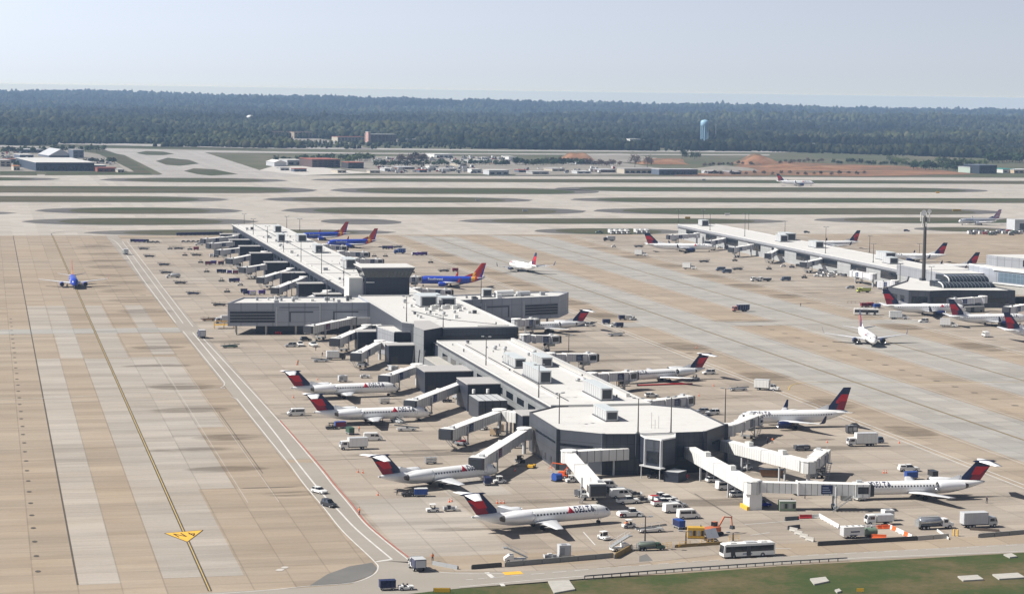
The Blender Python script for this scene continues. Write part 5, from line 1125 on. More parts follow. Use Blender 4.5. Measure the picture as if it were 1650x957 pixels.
def put(fn, key, name, label, cat, group, px, py, hd=0, sc=1.0, plab=None):
    """far away, where parts would be under a pixel, the thing is one mesh"""
    global NV
    p = G(px, py); flat = p.y > 330; NV += 1
    return place(proto(key, fn, flat), name, label, cat, group, (p.x, p.y, 0), hd, sc)
def car(px, py, hd, lab, col=WHITE, tall=0): put(v_car(col, tall), ('car', col.name, tall), 'car', lab, 'car', 'cars on the ramp', px, py, hd)
def pickup(px, py, hd, lab, col=WHITE, bed=None, cap=False): put(v_pickup(col, bed, cap), ('pickup', col.name, bed and bed.name, cap), 'pickup_truck', lab, 'pickup truck', 'pickup trucks on the ramp', px, py, hd)
def van(px, py, hd, lab, col=WHITE, win=True): put(v_van(col, win), ('van', col.name, win), 'van', lab, 'van', 'vans on the ramp', px, py, hd)
def boxt(px, py, hd, lab, col=WHITE, box=WHITE, Lb=5.0, co=True, hb=3.3): put(v_box(col, box, Lb, co, hb), ('box', col.name, box.name, Lb, co, hb), 'box_truck', lab, 'box truck', 'box trucks on the ramp', px, py, hd)
def tug(px, py, hd, lab, col=WHITE, cab=True): put(v_tug(col, cab), ('tug', col.name, cab), 'baggage_tug', lab, 'baggage tug', 'baggage tugs', px, py, hd)
def cart(px, py, hd, lab, col=NAVY, cur=NAVY, roof=None): put(v_cart(col, cur, roof), ('cart', col.name, cur.name, roof and roof.name), 'baggage_cart', lab, 'baggage cart', 'covered baggage carts', px, py, hd)
def dolly(px, py, hd, lab, load=None): put(v_dolly(load), ('dolly', load and tuple(m_.name for m_ in load)), 'cargo_dolly', lab, 'cargo dolly', 'flat cargo dollies', px, py, hd)
def belt(px, py, hd, lab, col=WHITE, up=.9): put(v_belt(col, up), ('belt', col.name, up), 'belt_loader', lab, 'belt loader', 'belt loaders', px, py, hd)
GPU = 'ground power units'
def unitv(px, py, hd, lab, col=WHITE, Lh=1.5, H_=2.2): put(v_unit(col, Lh, H_), ('unit', col.name, Lh, H_), 'power_unit', lab, 'power unit', GPU, px, py, hd)
def cone(px, py, lab, grp): put(v_cone(), 'cone', 'traffic_cone', lab, 'traffic cone', grp, px, py, 0, 1.1)
def person(px, py, hd, lab, vest=HIVIS, k=0): put(v_person(vest, k), ('person', vest.name, k), 'person', lab, 'person', 'ramp workers', px, py, hd, 1.04)
def barrier(px, py, hd, lab, col, grp, l=2.0): put(v_barrier(col, l), ('barrier', col.name, l), 'traffic_barrier', lab, 'barrier', grp, px, py, hd)
# ---- left side, near
boxt(561, 724, 183, 'white box truck with white cab facing left, below the minivan', WHITE, WHITE, 5.4)
van(601, 709.5, -4, 'white cargo van facing right beside the white box truck', WHITE, False)
van(477, 669.5, 182, 'white minivan facing left next to the red boundary line', WHITE)
cart(564, 699.5, 100, 'dark green cart standing alone above the box truck', GREEN, GREEN)
cart(548, 690, 5, 'blue and red cart in the shadow of the engine of the jet behind the minivan', BLUE, MAROON); tug(533, 691.5, 182, 'dark tug at the left end of the blue and red cart', CHAR)
belt(656, 694, 175, 'white belt loader with rails right of the wing of the jet behind the minivan'); belt(641, 681, 110, 'belt loader raised against the belly of the jet behind the minivan', LGREY, 1.4)
put(v_frame(), 'frame', 'dolly_stack', 'stack of bare metal dollies near the jet behind the minivan', 'dolly stack', 'stacks of metal dollies', 619.5, 650, 8)
put(v_frame(), 'frame', 'dolly_stack', 'stack of bare metal dollies above the fuselage of the angled jet', 'dolly stack', 'stacks of metal dollies', 694, 747, 5)
unitv(552, 615, 4, 'small grey power unit just above the roof of the farther left jet', LGREY); dolly(588, 609, 3, 'white flat dolly left of the bridge of the farther left jet', (OFFW, LGREY)); tug(627, 597, 170, 'white tug beside the cab of the farther left bridge')
boxt(546, 579.5, 0, 'white box truck with a dark cab facing right towards a bridge', CHAR, WHITE, 4.6); belt(518, 583, 178, 'low grey belt loader left of the white box truck with dark cab', LGREY, .5)
car(468.5, 559, 180, 'grey estate car leftmost of the four cars under the left arm', SILVER, 1); pickup(484, 557.5, -92, 'white pickup facing the viewer under the left arm', WHITE); car(493, 549.5, 10, 'dark car farthest back of the four under the left arm', CHAR, 1); pickup(505, 558, -80, 'white pickup rightmost of the four cars under the left arm', WHITE, GREY)
belt(370, 560.5, 2, 'dark green belt loader alone on the slabs with a red tip', GREEN, .5)
barrier(447, 538, 20, 'left one of two bright red barriers under the left arm', mat('bright_red_plastic', (.8, .05, .05), .4), 'red plastic barriers'); barrier(452.5, 538.5, 70, 'right one of two bright red barriers under the left arm', mat('bright_red_plastic'), 'red plastic barriers')
boxt(356, 521, 185, 'pale grey box truck parked by the outer end of the left arm', LGREY, LGREY, 5.0)
belt(336, 517, 2, 'brown belt loader left of the pale grey box truck', mat('brown_paint', (.25, .13, .05), .6), .3)
t = Thing()
for x in (0, 4, 8):
    for y in (0, 3): t('post').bar((x, y, 0), (x, y, 3.2), .25, YELLOW)
for z in (1.6, 3.1): t('rail').bar((0, 0, z), (8, 0, z), .2, YELLOW); t('rail').bar((0, 3, z), (8, 3, z), .2, YELLOW)
t('deck').box(0, 8, 0, 3, 1.5, 1.6, YELLOW); p = G(346, 530); place(t.build(), 'work_platform', 'yellow railed work platform under the outer end of the left arm', 'platform', None, (p.x, p.y, 0), 0)
t = Thing(); p = G(433, 529); t('body').box(-3.6, 3.6, -1.2, 1.2, .8, 3.2, BLUE); t('chassis').box(-3.6, 3.6, -1, 1, .5, .8, CHAR); wheels(t, (2.2, -2.2), 1.15, .5); place(t.build(), 'cargo_container', 'dark blue container in the shade under the left arm', 'container', None, (p.x, p.y, 0), 0)
# people
for x, y, h, lab, v_, k in ((508.8, 565, 30, 'worker in dark clothes near the white pickups under the left arm', CLOTH, 0), (519.5, 574.5, 200, 'worker in dark clothes above the low grey belt loader', CLOTH, 1), (480, 588, 90, 'worker in an orange vest on the open slabs below the grey estate car', HIVIS, 2), (579, 829, 10, 'worker walking beside the red boundary line near the dark car', HIVIS, 0), (640, 798, 0, 'worker at the tail of the angled jet', CLOTH, 1), (697, 904, 90, 'worker in an orange vest by the roadside barrier end', HIVIS, 2), (578.5, 695.5, 0, 'worker in an orange vest between the van and the jet', HIVIS, 1), (616.5, 680, 0, 'worker standing under the wing of the jet behind the minivan', CLOTH, 2),
                        (1237, 713, 20, 'left of two workers by the navy engine', CLOTH, 0), (1244.5, 714.5, 190, 'right of two workers by the navy engine, in an orange vest', HIVIS, 1), (1297, 803, 0, 'worker walking below the long low bridge', CLOTH, 2), (1590, 811, 0, 'worker below the tail of the right-hand jet', CLOTH, 1), (1290, 494, 0, 'distant worker on the right taxilane', CLOTH, 0), (1008.5, 851, 40, 'worker beside the white pushback tractor', HIVIS, 1), (1011, 852, 200, 'second worker beside the white pushback tractor, in dark clothes', CLOTH, 2)):
    person(x, y, h, lab, v_, k)
for i, (x, y) in enumerate(((577, 761), (584.5, 762), (609, 798), (724, 809), (728, 808), (801, 811), (806.5, 811), (812, 811), (830, 759), (512, 612), (473, 641), (478, 588), (1122, 561), (1150, 622), (1126, 638), (1333, 713), (1449, 714), (1424, 762), (1428, 762))):
    cone(x, y, ['orange cone left of two below the farther tail', 'orange cone right of two beside the tail of the angled jet', 'orange cone under the tail of the angled jet', 'left orange cone by the nearest jet tail', 'orange cone touching the hose by the nearest jet tail', 'first orange cone above the nearest engine', 'middle orange cone above the nearest engine', 'last orange cone above the nearest engine', 'orange cone at the nose of the angled jet', 'orange cone left of the farther left jet nose stand', 'orange cone by the tail of the farther left jet', 'orange cone beside the worker on the open slabs', 'orange cone behind the jet with the red hose', 'orange cone by the wing tip of the jet with the red hose', 'red cone below the grey dolly on the right', 'orange cone in the wing shadow of the jet with navy engines', 'orange cone beside the double white line', 'left orange cone beyond the right-hand jet', 'right orange cone beyond the right-hand jet'][i], 'orange cones round the stands')
cart(678, 799.5, -4, 'blue cart with pale top beneath the engine of the angled jet', BLUE, BLUE, OFFW); tug(657, 799.5, 180, 'dark tug in the tail shadow of the angled jet', CHAR, False)
tug(697, 824.5, 180, 'white tug with canopy beside the nearest jet tail'); dolly(725, 823, 0, 'grey flat dolly behind the tug beside the nearest jet tail', (GREY, CHAR))
cart(785, 781, 85, 'navy cart under the nose of the angled jet'); tug(805, 778.5, 10, 'white tug with canopy right of the navy cart under the nose')
tug(856.6, 753.5, 60, 'small yellow tug near the ground floor of the eight-sided hall', YELLOW, False)
car(514.5, 794, -60, 'white car driving towards the viewer on the service road', WHITE); car(530, 816, -62, 'dark estate car driving behind the white car on the service road', CHAR, 1)
tug(654, 950, 2, 'white tug pulling a navy cart along the front road', WHITE, False); cart(624, 950, 2, 'navy cart towed by a white tug along the front road'); 
boxt(671, 917, 95, 'navy box cart truck seen from behind at the road junction', WHITE, NAVY, 3.2, True, 2.7)
boxt(324, 544, 95, 'navy box truck seen from behind at the road crossing', NAVY, NAVY, 4.0)
put(v_stairs(WHITE), ('stairs', 'w'), 'stair_truck', 'white stair truck parked behind the roadside barrier', 'stair truck', 'stair trucks', 830, 905, 175)
unitv(908.8, 898, 0, 'tall pale grey power unit behind the roadside barrier', LGREY, 1.3, 2.9); dolly(888, 901, 0, 'flat dolly with small crates left of the pale grey power unit', (GREY, OFFW))
put(v_pushback(WHITE), ('push', 'w'), 'pushback_tractor', 'long low white pushback tractor with a red panel in front of the nearest nose', 'tractor', None, 1015, 832, 2)
tug(1013, 850, 185, 'white tug left of the lamp post'); tug(973, 869, -70, 'white tug angled beside the white painted lines'); 
put(v_stairs(WHITE), ('stairs', 'w'), 'stair_truck', 'white stair truck at the corner of the yellow barrier', 'stair truck', 'stair trucks', 1000, 886.5, 15)
put(v_lift(ORANGE), 'lift', 'boom_lift', 'orange boom lift at the foot of the viewer-facing bridge', 'boom lift', None, 905, 770, 150); 
t = Thing(); t('drum').cyl((-1, 0, 1.1), (1, 0, 1.1), 1.0, 1.0, BLUE, 16); t('frame').box(-1.3, 1.3, -1, 1, .1, .35, CHAR); t('reel').cyl((-1.1, 0, 1.1), (-1.0, 0, 1.1), 1.2, 1.2, BLUE, 16); p = G(898, 775); place(t.build(), 'hose_reel', 'bright blue drum beside the orange boom lift', 'hose reel', None, (p.x, p.y, 0), 20)
tug(921, 777, 5, 'white tug right of the orange boom lift')
belt(1048, 857, 3, 'white belt loader parked below the lamp post', WHITE, .7); 
# parked rows before the end hall
car(966, 779, 10, 'dark car farthest back in the left row before the end hall', CHAR); van(977, 787, 5, 'white van with two rear windows in the left row before the end hall'); car(983, 793, 5, 'dark grey car third in the left row before the end hall', DGREY); car(1004, 794, 5, 'silver car beside the dark grey car in the left row', SILVER)
van(1000, 801.5, 5, 'white van fourth in the left row before the end hall', WHITE, False); dolly(1024, 800, 5, 'dark dolly loaded with crates right of the white van', (CHAR, DGREY)); pickup(1012, 811, 5, 'white pickup nearest in the left row before the end hall', WHITE); dolly(1036, 809, 3, 'dark flat dolly behind the nearest white pickup', (CHAR,))
pickup(1064, 805, 10, 'white pickup farthest back in the right row, red bed', WHITE, RED); pickup(1073, 808.5, 10, 'white pickup second in the right row, dark bed', WHITE, NAVY); car(1082, 812, 8, 'white car third in the right row', WHITE); pickup(1068, 814.5, 8, 'white pickup with a maroon bed in the right row', WHITE, DRED); car(1092, 817, 8, 'silver car beside the white car in the right row', SILVER)
van(1086, 825, 8, 'white van with blank sides in the right row', WHITE, False); van(1109, 835, 3, 'small white van nearest in the right row', WHITE); cart(1094, 851, 100, 'slate blue cart at the near end of the right row', BLUE, NAVY)
car(1151, 776.5, 8, 'white car under the long low bridge, farthest back', WHITE); van(1170, 788.5, 8, 'white van under the long low bridge between two cars', WHITE); car(1189, 800, 8, 'white car under the long low bridge beside the lift shaft', WHITE); car(1227, 816, 3, 'bright blue car at the foot of the lift shaft', mat('bright_blue_paint', (.015, .03, .42), .3), 1)
put(v_bus(WHITE), 'bus', 'bus', 'white city bus with dark windows on the front road', 'bus', None, 1204, 896, 184)
put(v_crate(mat('ochre_yellow', (.55, .33, .04), .5), 1.9), ('crate', 'y'), 'generator', 'yellow container generator by the orange digger', 'generator', None, 1121, 866, -15)
put(v_digger(mat('digger_orange', (.5, .14, .06), .5)), 'digger', 'digger', 'rusty orange digger with raised boom behind the bus', 'digger', None, 1150, 862, 25)
t = Thing(); t('panel').add([(-1.8, -.3, .9), (1.8, -.3, .9), (1.8, .9, 2.9), (-1.8, .9, 2.9)], [(0, 1, 2, 3)], mat('panel_white', (.68, .7, .74), .3)); t('panel').add([(-1.8, -.25, .85), (1.8, -.25, .85), (1.8, .95, 2.85), (-1.8, .95, 2.85)], [(3, 2, 1, 0)], GREY); t('frame').box(-1.5, 1.5, 0, 1.2, .4, .6, CHAR); t('mast').bar((0, .4, .6), (0, .4, 2.0), .2, CHAR); wheels(t, (.7, -.7), .9, .3, .2); p = G(1148, 873); place(t.build(), 'sign_trailer', 'tilted white panel on a small trailer in front of the digger', 'trailer', None, (p.x, p.y, 0), 25)
put(v_tanker(GREEN, mat('tank_grey_green', (.14, .17, .14), .5)), ('tanker', 'g'), 'tank_truck', 'dark green tank truck behind the roadside fence', 'tank truck', None, 1056, 886, 0, .7)
# right side, near
boxt(1378, 718.5, 176, 'white box truck facing left on the right of the jet with navy engines', WHITE, WHITE, 6.4, True, 3.8); car(1411, 713.5, 178, 'slate blue estate car behind the white box truck', mat('slate_blue_paint', (.10, .14, .2), .3), 1); unitv(1372, 698, 0, 'dark lift unit beyond the white box truck', DGREY, 1.6, 2.4)
put(v_unit(DGREY, 2.2, 1.5), ('unit', 'd', 2.2), 'power_unit', 'dark rounded power unit beside the two workers', 'power unit', GPU, 1292, 725.5, 2)
t = Thing(); t('bin').loft([[(x*1.0, y, .3) for x, y in ((-2.6, -1), (2.6, -1), (2.6, 1), (-2.6, 1))], [(x, y, 2.0) for x, y in ((-3.2, -1.2), (3.2, -1.2), (3.2, 1.2), (-3.2, 1.2))]], mat('rusty_steel', (.2, .11, .06), .7), smooth=False); t('rim').box(-3.3, 3.3, -1.3, 1.3, 2.003, 2.1, CHAR); t('skid').box(-2.4, 2.4, -.8, .8, 0, .3, CHAR); p = G(1243, 768); place(t.build(), 'skip', 'rusty open skip under the bending ribbed bridge', 'skip', None, (p.x, p.y, 0), -20)
tug(1203, 757, 20, 'white tug in the shade under the bending ribbed bridge'); pickup(1464, 759, -4, 'white pickup with a capped bed on the right ramp', WHITE, None, True)
cart(1468, 772, 2, 'blue cart peeping over the right-hand jet', BLUE, BLUE); cart(1503, 770, 90, 'dark cart peeping over the right-hand jet', CHAR, CHAR); boxt(1292, 797, 178, 'white truck standing behind the long low bridge', WHITE, WHITE, 4.4)
put(v_crate(mat('generator_green', (.2, .26, .18), .5), 2.0, OFFW), ('crate', 'g'), 'generator', 'green and white generator at the start of the block line', 'generator', None, 1268, 822, -10)
put(v_trailer(WHITE), 'trailer', 'cargo_trailer', 'white enclosed trailer with twin wheels by the barrier', 'trailer', None, 1374, 866, 2); 
t = Thing(); t('tank').cyl((-1.3, 0, 1.2), (1.3, 0, 1.2), .95, .95, mat('tank_green', (.16, .22, .16), .5), 14); t('cradle').box(-1.2, 1.2, -.8, .8, 0, .5, CHAR); t('cap').cyl((0, 0, 2.1), (0, 0, 2.4), .25, .25, GREY, 8); p = G(1403, 864); place(t.build(), 'water_tank', 'grey-green tank right of the white enclosed trailer', 'tank', None, (p.x, p.y, 0), 0)
boxt(1410, 845, 178, 'small white truck with dark cab window behind the orange barriers', WHITE, WHITE, 4.2, True, 2.4); unitv(1430, 838, 4, 'square white power unit beyond the orange barriers', WHITE, 1.3, 2.6)
put(v_tanker(WHITE, mat('steel_tank', (.4, .42, .45), .25, .6)), ('tanker', 'w'), 'tank_truck', 'steel-sided tank truck with a white cab facing right', 'tank truck', None, 1515, 851, 2); boxt(1589, 848.5, 0, 'pale box truck facing right at the right edge of the ramp', SILVER, LGREY, 6.2, True, 3.6)
boxt(1240, 629, -35, 'white catering truck driving towards the viewer beside the double line', WHITE, WHITE, 5.2, False, 3.6); belt(1189, 629.5, 2, 'grey belt loader right of the lamp post on the right ramp', LGREY, .4); car(1142, 603, 182, 'white car beneath the tail of the jet with the red hose', WHITE, 1); tug(1120, 612, 0, 'white tug at the wing tip of the jet with the red hose')
car(1131, 665, 185, 'silver car left of two behind the eight-sided hall', SILVER); car(1148, 668, 182, 'white estate car right of two behind the eight-sided hall', WHITE, 1); car(1050, 639.5, 0, 'white car beside the grey bridge behind the roof', WHITE)
tug(1200, 688, 20, 'dark tug under the bridge of the jet with navy engines', CHAR); dolly(1187, 696, 8, 'dolly with yellow crates under the bridge of the jet with navy engines', (YELLOW, ORANGE))
# barriers and blocks
for i, (x, y) in enumerate(((1279, 856), (1287, 861), (1296, 866), (1305, 871))): barrier(x, y, -62, ['pale concrete block farthest back in the short diagonal row', 'second pale block of the short diagonal row', 'third pale block of the short diagonal row', 'pale concrete block nearest in the short diagonal row'][i], CONC, 'pale concrete blocks', 2.4)
barrier(1298, 835, -3, 'solid red barrier at the corner of the white row', RED, 'red and white plastic barriers', 3.0); barrier(1311, 834.5, 0, 'pink and white barrier right of the solid red one', OFFW, 'red and white plastic barriers', 2.6); barrier(1276, 838, 5, 'dark low barrier left of the solid red one', DGREY, 'dark low barriers', 3.6); barrier(1279, 852, 15, 'dark low barrier just above the block row', DGREY, 'dark low barriers', 3.4)
W8 = [G(1320, 833), G(1352, 851)]
for k in range(6): p = W8[0].lerp(W8[1], (k + .5)/6); d_ = W8[1] - W8[0]; place(proto(('barrier', 'w6'), v_barrier(WHITE, d_.length/6*.97)), 'traffic_barrier', 'white barriers in an unbroken diagonal run left of the white trailer', 'barrier', 'white diagonal barrier run', (p.x, p.y, 0), math.degrees(math.atan2(d_.y, d_.x)))
for k in range(5): p = G(1396 + k*8, 852 - .3*k); barrier(1394 + k*9, 851.5, 0, ['white barrier touching the small white truck', 'second white barrier along from the small white truck', 'third white barrier along from the small white truck', 'orange barrier in the line behind the trailer', 'orange barrier at the bend of the line'][k], WHITE if k < 3 else ORANGE, 'orange and white barrier line', 2.4)
Z9 = [G(1432, 850), G(1470, 868)]; 
for k in range(6): p = Z9[0].lerp(Z9[1], (k + .5)/6); d_ = Z9[1] - Z9[0]; place(proto(('barrier', 'z', k % 3 == 1), v_barrier(ORANGE if k % 3 == 1 else WHITE, d_.length/6*.96)), 'traffic_barrier', ('white' if k % 3 != 1 else 'orange') + ' barrier ' + ['at the top of', 'second in', 'third in', 'fourth in', 'fifth in', 'at the roadside end of'][k] + ' the diagonal orange and white line', 'barrier', 'orange and white barrier line', (p.x, p.y, 0), math.degrees(math.atan2(d_.y, d_.x)))
barrier(1416, 867, -20, 'orange and white barrier lying beside the grey-green tank', ORANGE, 'orange and white barrier line', 3.4)
def wall_run(a, b_, label, name='barrier_wall', m_=CONC, h=1.0, grp=None, step=4.0, th=.5):
    A_, B_ = G(*a), G(*b_); d_ = B_ - A_; l = d_.length; t = Thing(); n = max(1, int(l/step))
    for k in range(n): t('panel#%d' % k).box(k*l/n + .06, (k+1)*l/n - .06, -th/2, th/2, 0, h, m_, ty=th*.25)
    for k in range(n + 1): t('joint#%d' % k).box(k*l/n - .05, k*l/n + .05, -th*.3, th*.3, 0, h*.8, CHAR)
    place(t.build(), name, label, 'barrier', grp, (A_.x, A_.y, 0), math.degrees(math.atan2(d_.y, d_.x)))
GW = 'roadside barrier walls'
DW = mat('dark_barrier', (.07, .07, .065), .8)
wall_run((697, 909), (738, 917), 'low grey rail curving at the left end of the roadside barrier', m_=GREY, grp=GW, h=.8); wall_run((760, 917), (808, 913), 'dark solid barrier at the left of the front road', m_=DW, grp=GW); wall_run((814, 913), (988, 898), 'long grey segmented barrier along the front road', m_=mat('grey_barrier', (.22, .22, .21), .8), grp=GW, h=1.1)
wall_run((991, 900), (1018, 885), 'yellow and dark barrier turning the corner by the stair truck', m_=mat('ochre_barrier', (.26, .18, .07), .8), grp=GW, h=1.2); wall_run((1088, 882), (1163, 877), 'low ochre barrier behind the bus', m_=mat('ochre_barrier'), grp=GW, h=.7)
wall_run((1318, 879), (1478, 870), 'dark barrier along the road below the white trailer', m_=DW, grp=GW); wall_run((1478, 870), (1528, 866), 'pale solid barrier right of the diagonal line', m_=CONC, grp=GW); wall_run((1577, 866), (1650, 860), 'grey barrier at the right end of the front road', m_=mat('grey_barrier'), grp=GW); wall_run((1510, 855), (1529, 869), 'white lowered gate arm between two barriers', 'gate_arm', WHITE, .5, None, 9, .2); wall_run((1563, 853), (1610, 856), 'dark stacked timbers in front of the pale box truck', 'timber_stack', mat('dark_timber', (.06, .045, .035), .9), .5, None, 5, 1.2)
for x, y, lab in ((1537, 863, 'left yellow bollard by the gate arm'), (1543, 863.5, 'right yellow bollard by the gate arm')):
    t = Thing(); t('post').cyl((0, 0, 0), (0, 0, 1.5), .2, .2, YELLOW, 10); t('cap').cyl((0, 0, 1.5), (0, 0, 1.6), .2, .1, YELLOW, 10); p = G(x, y); place(t.build(), 'bollard', lab, 'bollard', 'yellow bollards', (p.x, p.y, 0))
# guard rail at the verge
def guard(pts, label):
    P_ = [G(*q) for q in pts]; t = Thing(); o = P_[0]; k = 0
    for a, b_ in zip(P_, P_[1:]):
        l = (b_ - a).length; t('rail').bar(a - o + Vector((0, 0, .65)), b_ - o + Vector((0, 0, .65)), .32, DGREY); n = int(l/2.0)
        for i in range(n): p = a.lerp(b_, i/n) - o; t('post#%d' % k).box(p.x - .08, p.x + .08, p.y - .08, p.y + .08, 0, .75, DGREY); k += 1
    place(t.build(), 'guard_rail', label, 'guard rail', None, (o.x, o.y, 0))
guard(((942, 932.5), (1100, 920), (1260, 909), (1365, 903)), 'dark guard rail between the front road and the grass')
def fence(px0, px1, label, m_=YELLOW):
    a, b_ = G(*px0), G(*px1); d_ = b_ - a; t = Thing(); n = max(2, int(d_.length/2.2))
    for k in range(n + 1): t('post').bar((d_.length*k/n, 0, 0), (d_.length*k/n, 0, 1.3), .1, m_)
    for z in (.5, .9, 1.3): t('rail').bar((0, 0, z), (d_.length, 0, z), .08, m_)
    place(t.build(), 'railing', label, 'railing', 'pipe railings behind the road', (a.x, a.y, 0), math.degrees(math.atan2(d_.y, d_.x)))
fence((1020, 888), (1040, 885), 'dark pipe railing left of the lamp post', GREY); fence((1067, 884), (1082, 882), 'yellow pipe railing right of the green tank truck'); fence((1094, 882), (1112, 880), 'yellow pipe railing under the yellow generator'); fence((1130, 878), (1150, 876), 'yellow pipe railing by the digger'); fence((1175, 872), (1190, 870), 'yellow pipe railing right of the digger')
t = Thing(); p = G(1386, 955); t('board').box(-.7, .7, -.04, .04, .3, 1.0, YELLOW); t('legs').bar((-.5, .08, 0), (-.5, .08, .9), .08, CHAR); t('legs').bar((.5, .08, 0), (.5, .08, .9), .08, CHAR); place(t.build(), 'sign', 'small yellow sign in the grass at the bottom', 'sign', None, (p.x, p.y, 0), -15)
t = Thing(); p = G(712, 955); t('board').box(-1.6, 1.6, -.1, .1, .2, 1.0, YELLOW); t('border').box(-1.7, 1.7, .1, .16, .15, 1.05, CHAR); place(t.build(), 'sign', 'yellow and black sign at the road verge below the navy cart', 'sign', None, (p.x, p.y, 0), -12)

# small equipment standing under and beside the bridges
CL = [(634, 598, 'grey', 'grey power unit under the farther left bridge'), (690, 608, 'dark', 'dark tug behind the farther left bridge'), (700, 628, 'carts', 'pair-wide dolly with crates by the rotunda of the farther left bridge'), (712, 622, 'grey', 'pale unit below the white corridor of the farther left bridge'), (736, 642, 'dolly', 'dolly with crates under the long white bridge'), (720, 648, 'dark', 'dark tug under the long white bridge'), (752, 652, 'tan', 'tan unit beside the yellow safety rail'), (684, 624, 'white', 'white tug ahead of the white dolly on the left stands'), (779, 692, 'white', 'white tug under the bridge with the navy sign'), (797, 702, 'tan', 'tan unit at the foot of the bridge with the navy sign'), (806, 695, 'tan', 'second tan unit at the foot of the bridge with the navy sign'), (742, 716, 'red', 'red power unit under the cab of the bridge with the navy sign'), (735, 714, 'dark', 'dark tug under the cab of the bridge with the navy sign'), (826, 718, 'tan', 'tan unit below the sloping bridge with the red sign'), (836, 722, 'dolly', 'flat dolly with crates by the rotunda of the sloping bridge'), (838, 745, 'dark', 'dark tug in front of the eight-sided hall corner'),
      (546, 545, 'dark', 'dark tug under the cab of the grey-sided bridge'), (524, 532, 'dark', 'dark unit under the bridge in front of the left arm'), (597, 556, 'tan', 'tan unit behind the bridge with the dark cab'), (606, 566, 'dark', 'dark cart beside the bridge with the dark cab'), (585, 588, 'dark', 'dark tug beneath the bridge with the dark cab'), (640, 582, 'red', 'red unit at the leg of the corridor by the stair tower'), (655, 586, 'blue', 'dark blue tug in the shade of the stair tower'), (668, 582, 'dark', 'dark unit in the shade of the stair tower'),
      (894, 552, 'dark', 'dark unit behind the central hall bridge'), (906, 580, 'tan', 'brown unit beside the long ribbed bridge'), (948, 582, 'tan', 'tan unit at the end of the long ribbed bridge'), (965, 622, 'dark', 'dark unit under the bridge at the red hose'), (1000, 622, 'tan', 'tan cart under the nose of the jet with the red hose'), (1060, 655, 'white', 'white tug beside the empty stand behind the roof'), (1090, 652, 'dark', 'dark unit at the empty stand behind the roof'),
      (1100, 772, 'red', 'red unit under the root of the long low bridge'), (1052, 770, 'dark', 'dark tug by the entrance bay'), (932, 760, 'tan', 'yellowish unit under the viewer-facing bridge corridor'), (990, 758, 'dark', 'dark tug under the viewer-facing bridge corridor'), (935, 800, 'dark', 'dark unit beneath the cab of the viewer-facing bridge'), (1320, 762, 'dark', 'dark unit under the tip of the bending bridge'), (1310, 770, 'dark', 'second dark unit under the tip of the bending bridge'), (1385, 806, 'white', 'white unit behind the drive column of the long low bridge'), (1176, 700, 'red', 'orange-red unit against the wall behind the bending bridge'),
      (384, 430, 'dark', 'dark cart under the fifth far bridge'), (404, 438, 'white', 'white tug between two far bridges'), (430, 452, 'dark', 'dark unit under the angled far bridge'), (452, 466, 'dark', 'dark unit below the second nearest far bridge'), (378, 420, 'white', 'white tug under the fourth far bridge'), (356, 408, 'dark', 'dark unit under the third farthest bridge'), (492, 460, 'dark', 'dark unit by the nearest far gate block'),
      (1100, 386, 'white', 'white tug beneath the farthest right bridge'), (1148, 396, 'dark', 'dark unit at the nose bridge of the long white jet'), (1170, 402, 'dark', 'dark cart below the third right bridge'), (1225, 412, 'dark', 'dark unit under the short right bridge'), (1285, 430, 'dark', 'dark unit under the bridge by the white cars'), (1360, 446, 'dark', 'dark unit under the tall-cab bridge'), (1425, 466, 'dark', 'dark unit under the corner block bridge'), (1440, 489, 'white', 'white unit behind the fin near the corner block'), (1548, 487, 'dark', 'dark unit under the bridge before the vault')]
for x, y, k, lab in CL:
    if k == 'dark': (tug(x, y, (x*7) % 360, lab, CHAR) if 'tug' in lab else cart(x, y, (x*5) % 360, lab, CHAR, DGREY) if 'cart' in lab else unitv(x, y, (x*3) % 180, lab, DGREY, 1.3, 1.7))
    elif k == 'white': (tug(x, y, (x*7) % 360, lab, WHITE) if 'tug' in lab else unitv(x, y, (x*3) % 180, lab, OFFW, 1.3, 1.9))
    elif k in ('dolly', 'carts'): dolly(x, y, (x*3) % 180, lab, (OFFW, GREY, mat('brown_paint')))
    elif k == 'grey': unitv(x, y, 20, lab, LGREY, 1.5, 1.9)
    elif k == 'tan': (cart(x, y, 15, lab, mat('tan_unit', (.34, .25, .16), .6), mat('tan_unit')) if 'cart' in lab else unitv(x, y, (x*3) % 180, lab, mat('tan_unit', (.34, .25, .16), .6), 1.2, 2.2))
    elif k == 'red': unitv(x, y, 30, lab, RED, 1.2, 1.3)
    elif k == 'blue': tug(x, y, 170, lab, NAVY)
t = Thing(); t('hose').cyl((0, 0, .3), (13, 1.5, .3), .28, .28, RED, 8); t('hose').cyl((13, 1.5, .3), (20, 1.2, .3), .28, .28, RED, 8); t('coupling').cyl((-.4, 0, .3), (0, 0, .3), .36, .36, CHAR, 8); p = G(1028, 622); place(t.build(), 'air_hose', 'thick red air hose under the wing of the rear-engined jet on the right side', 'hose', None, p)
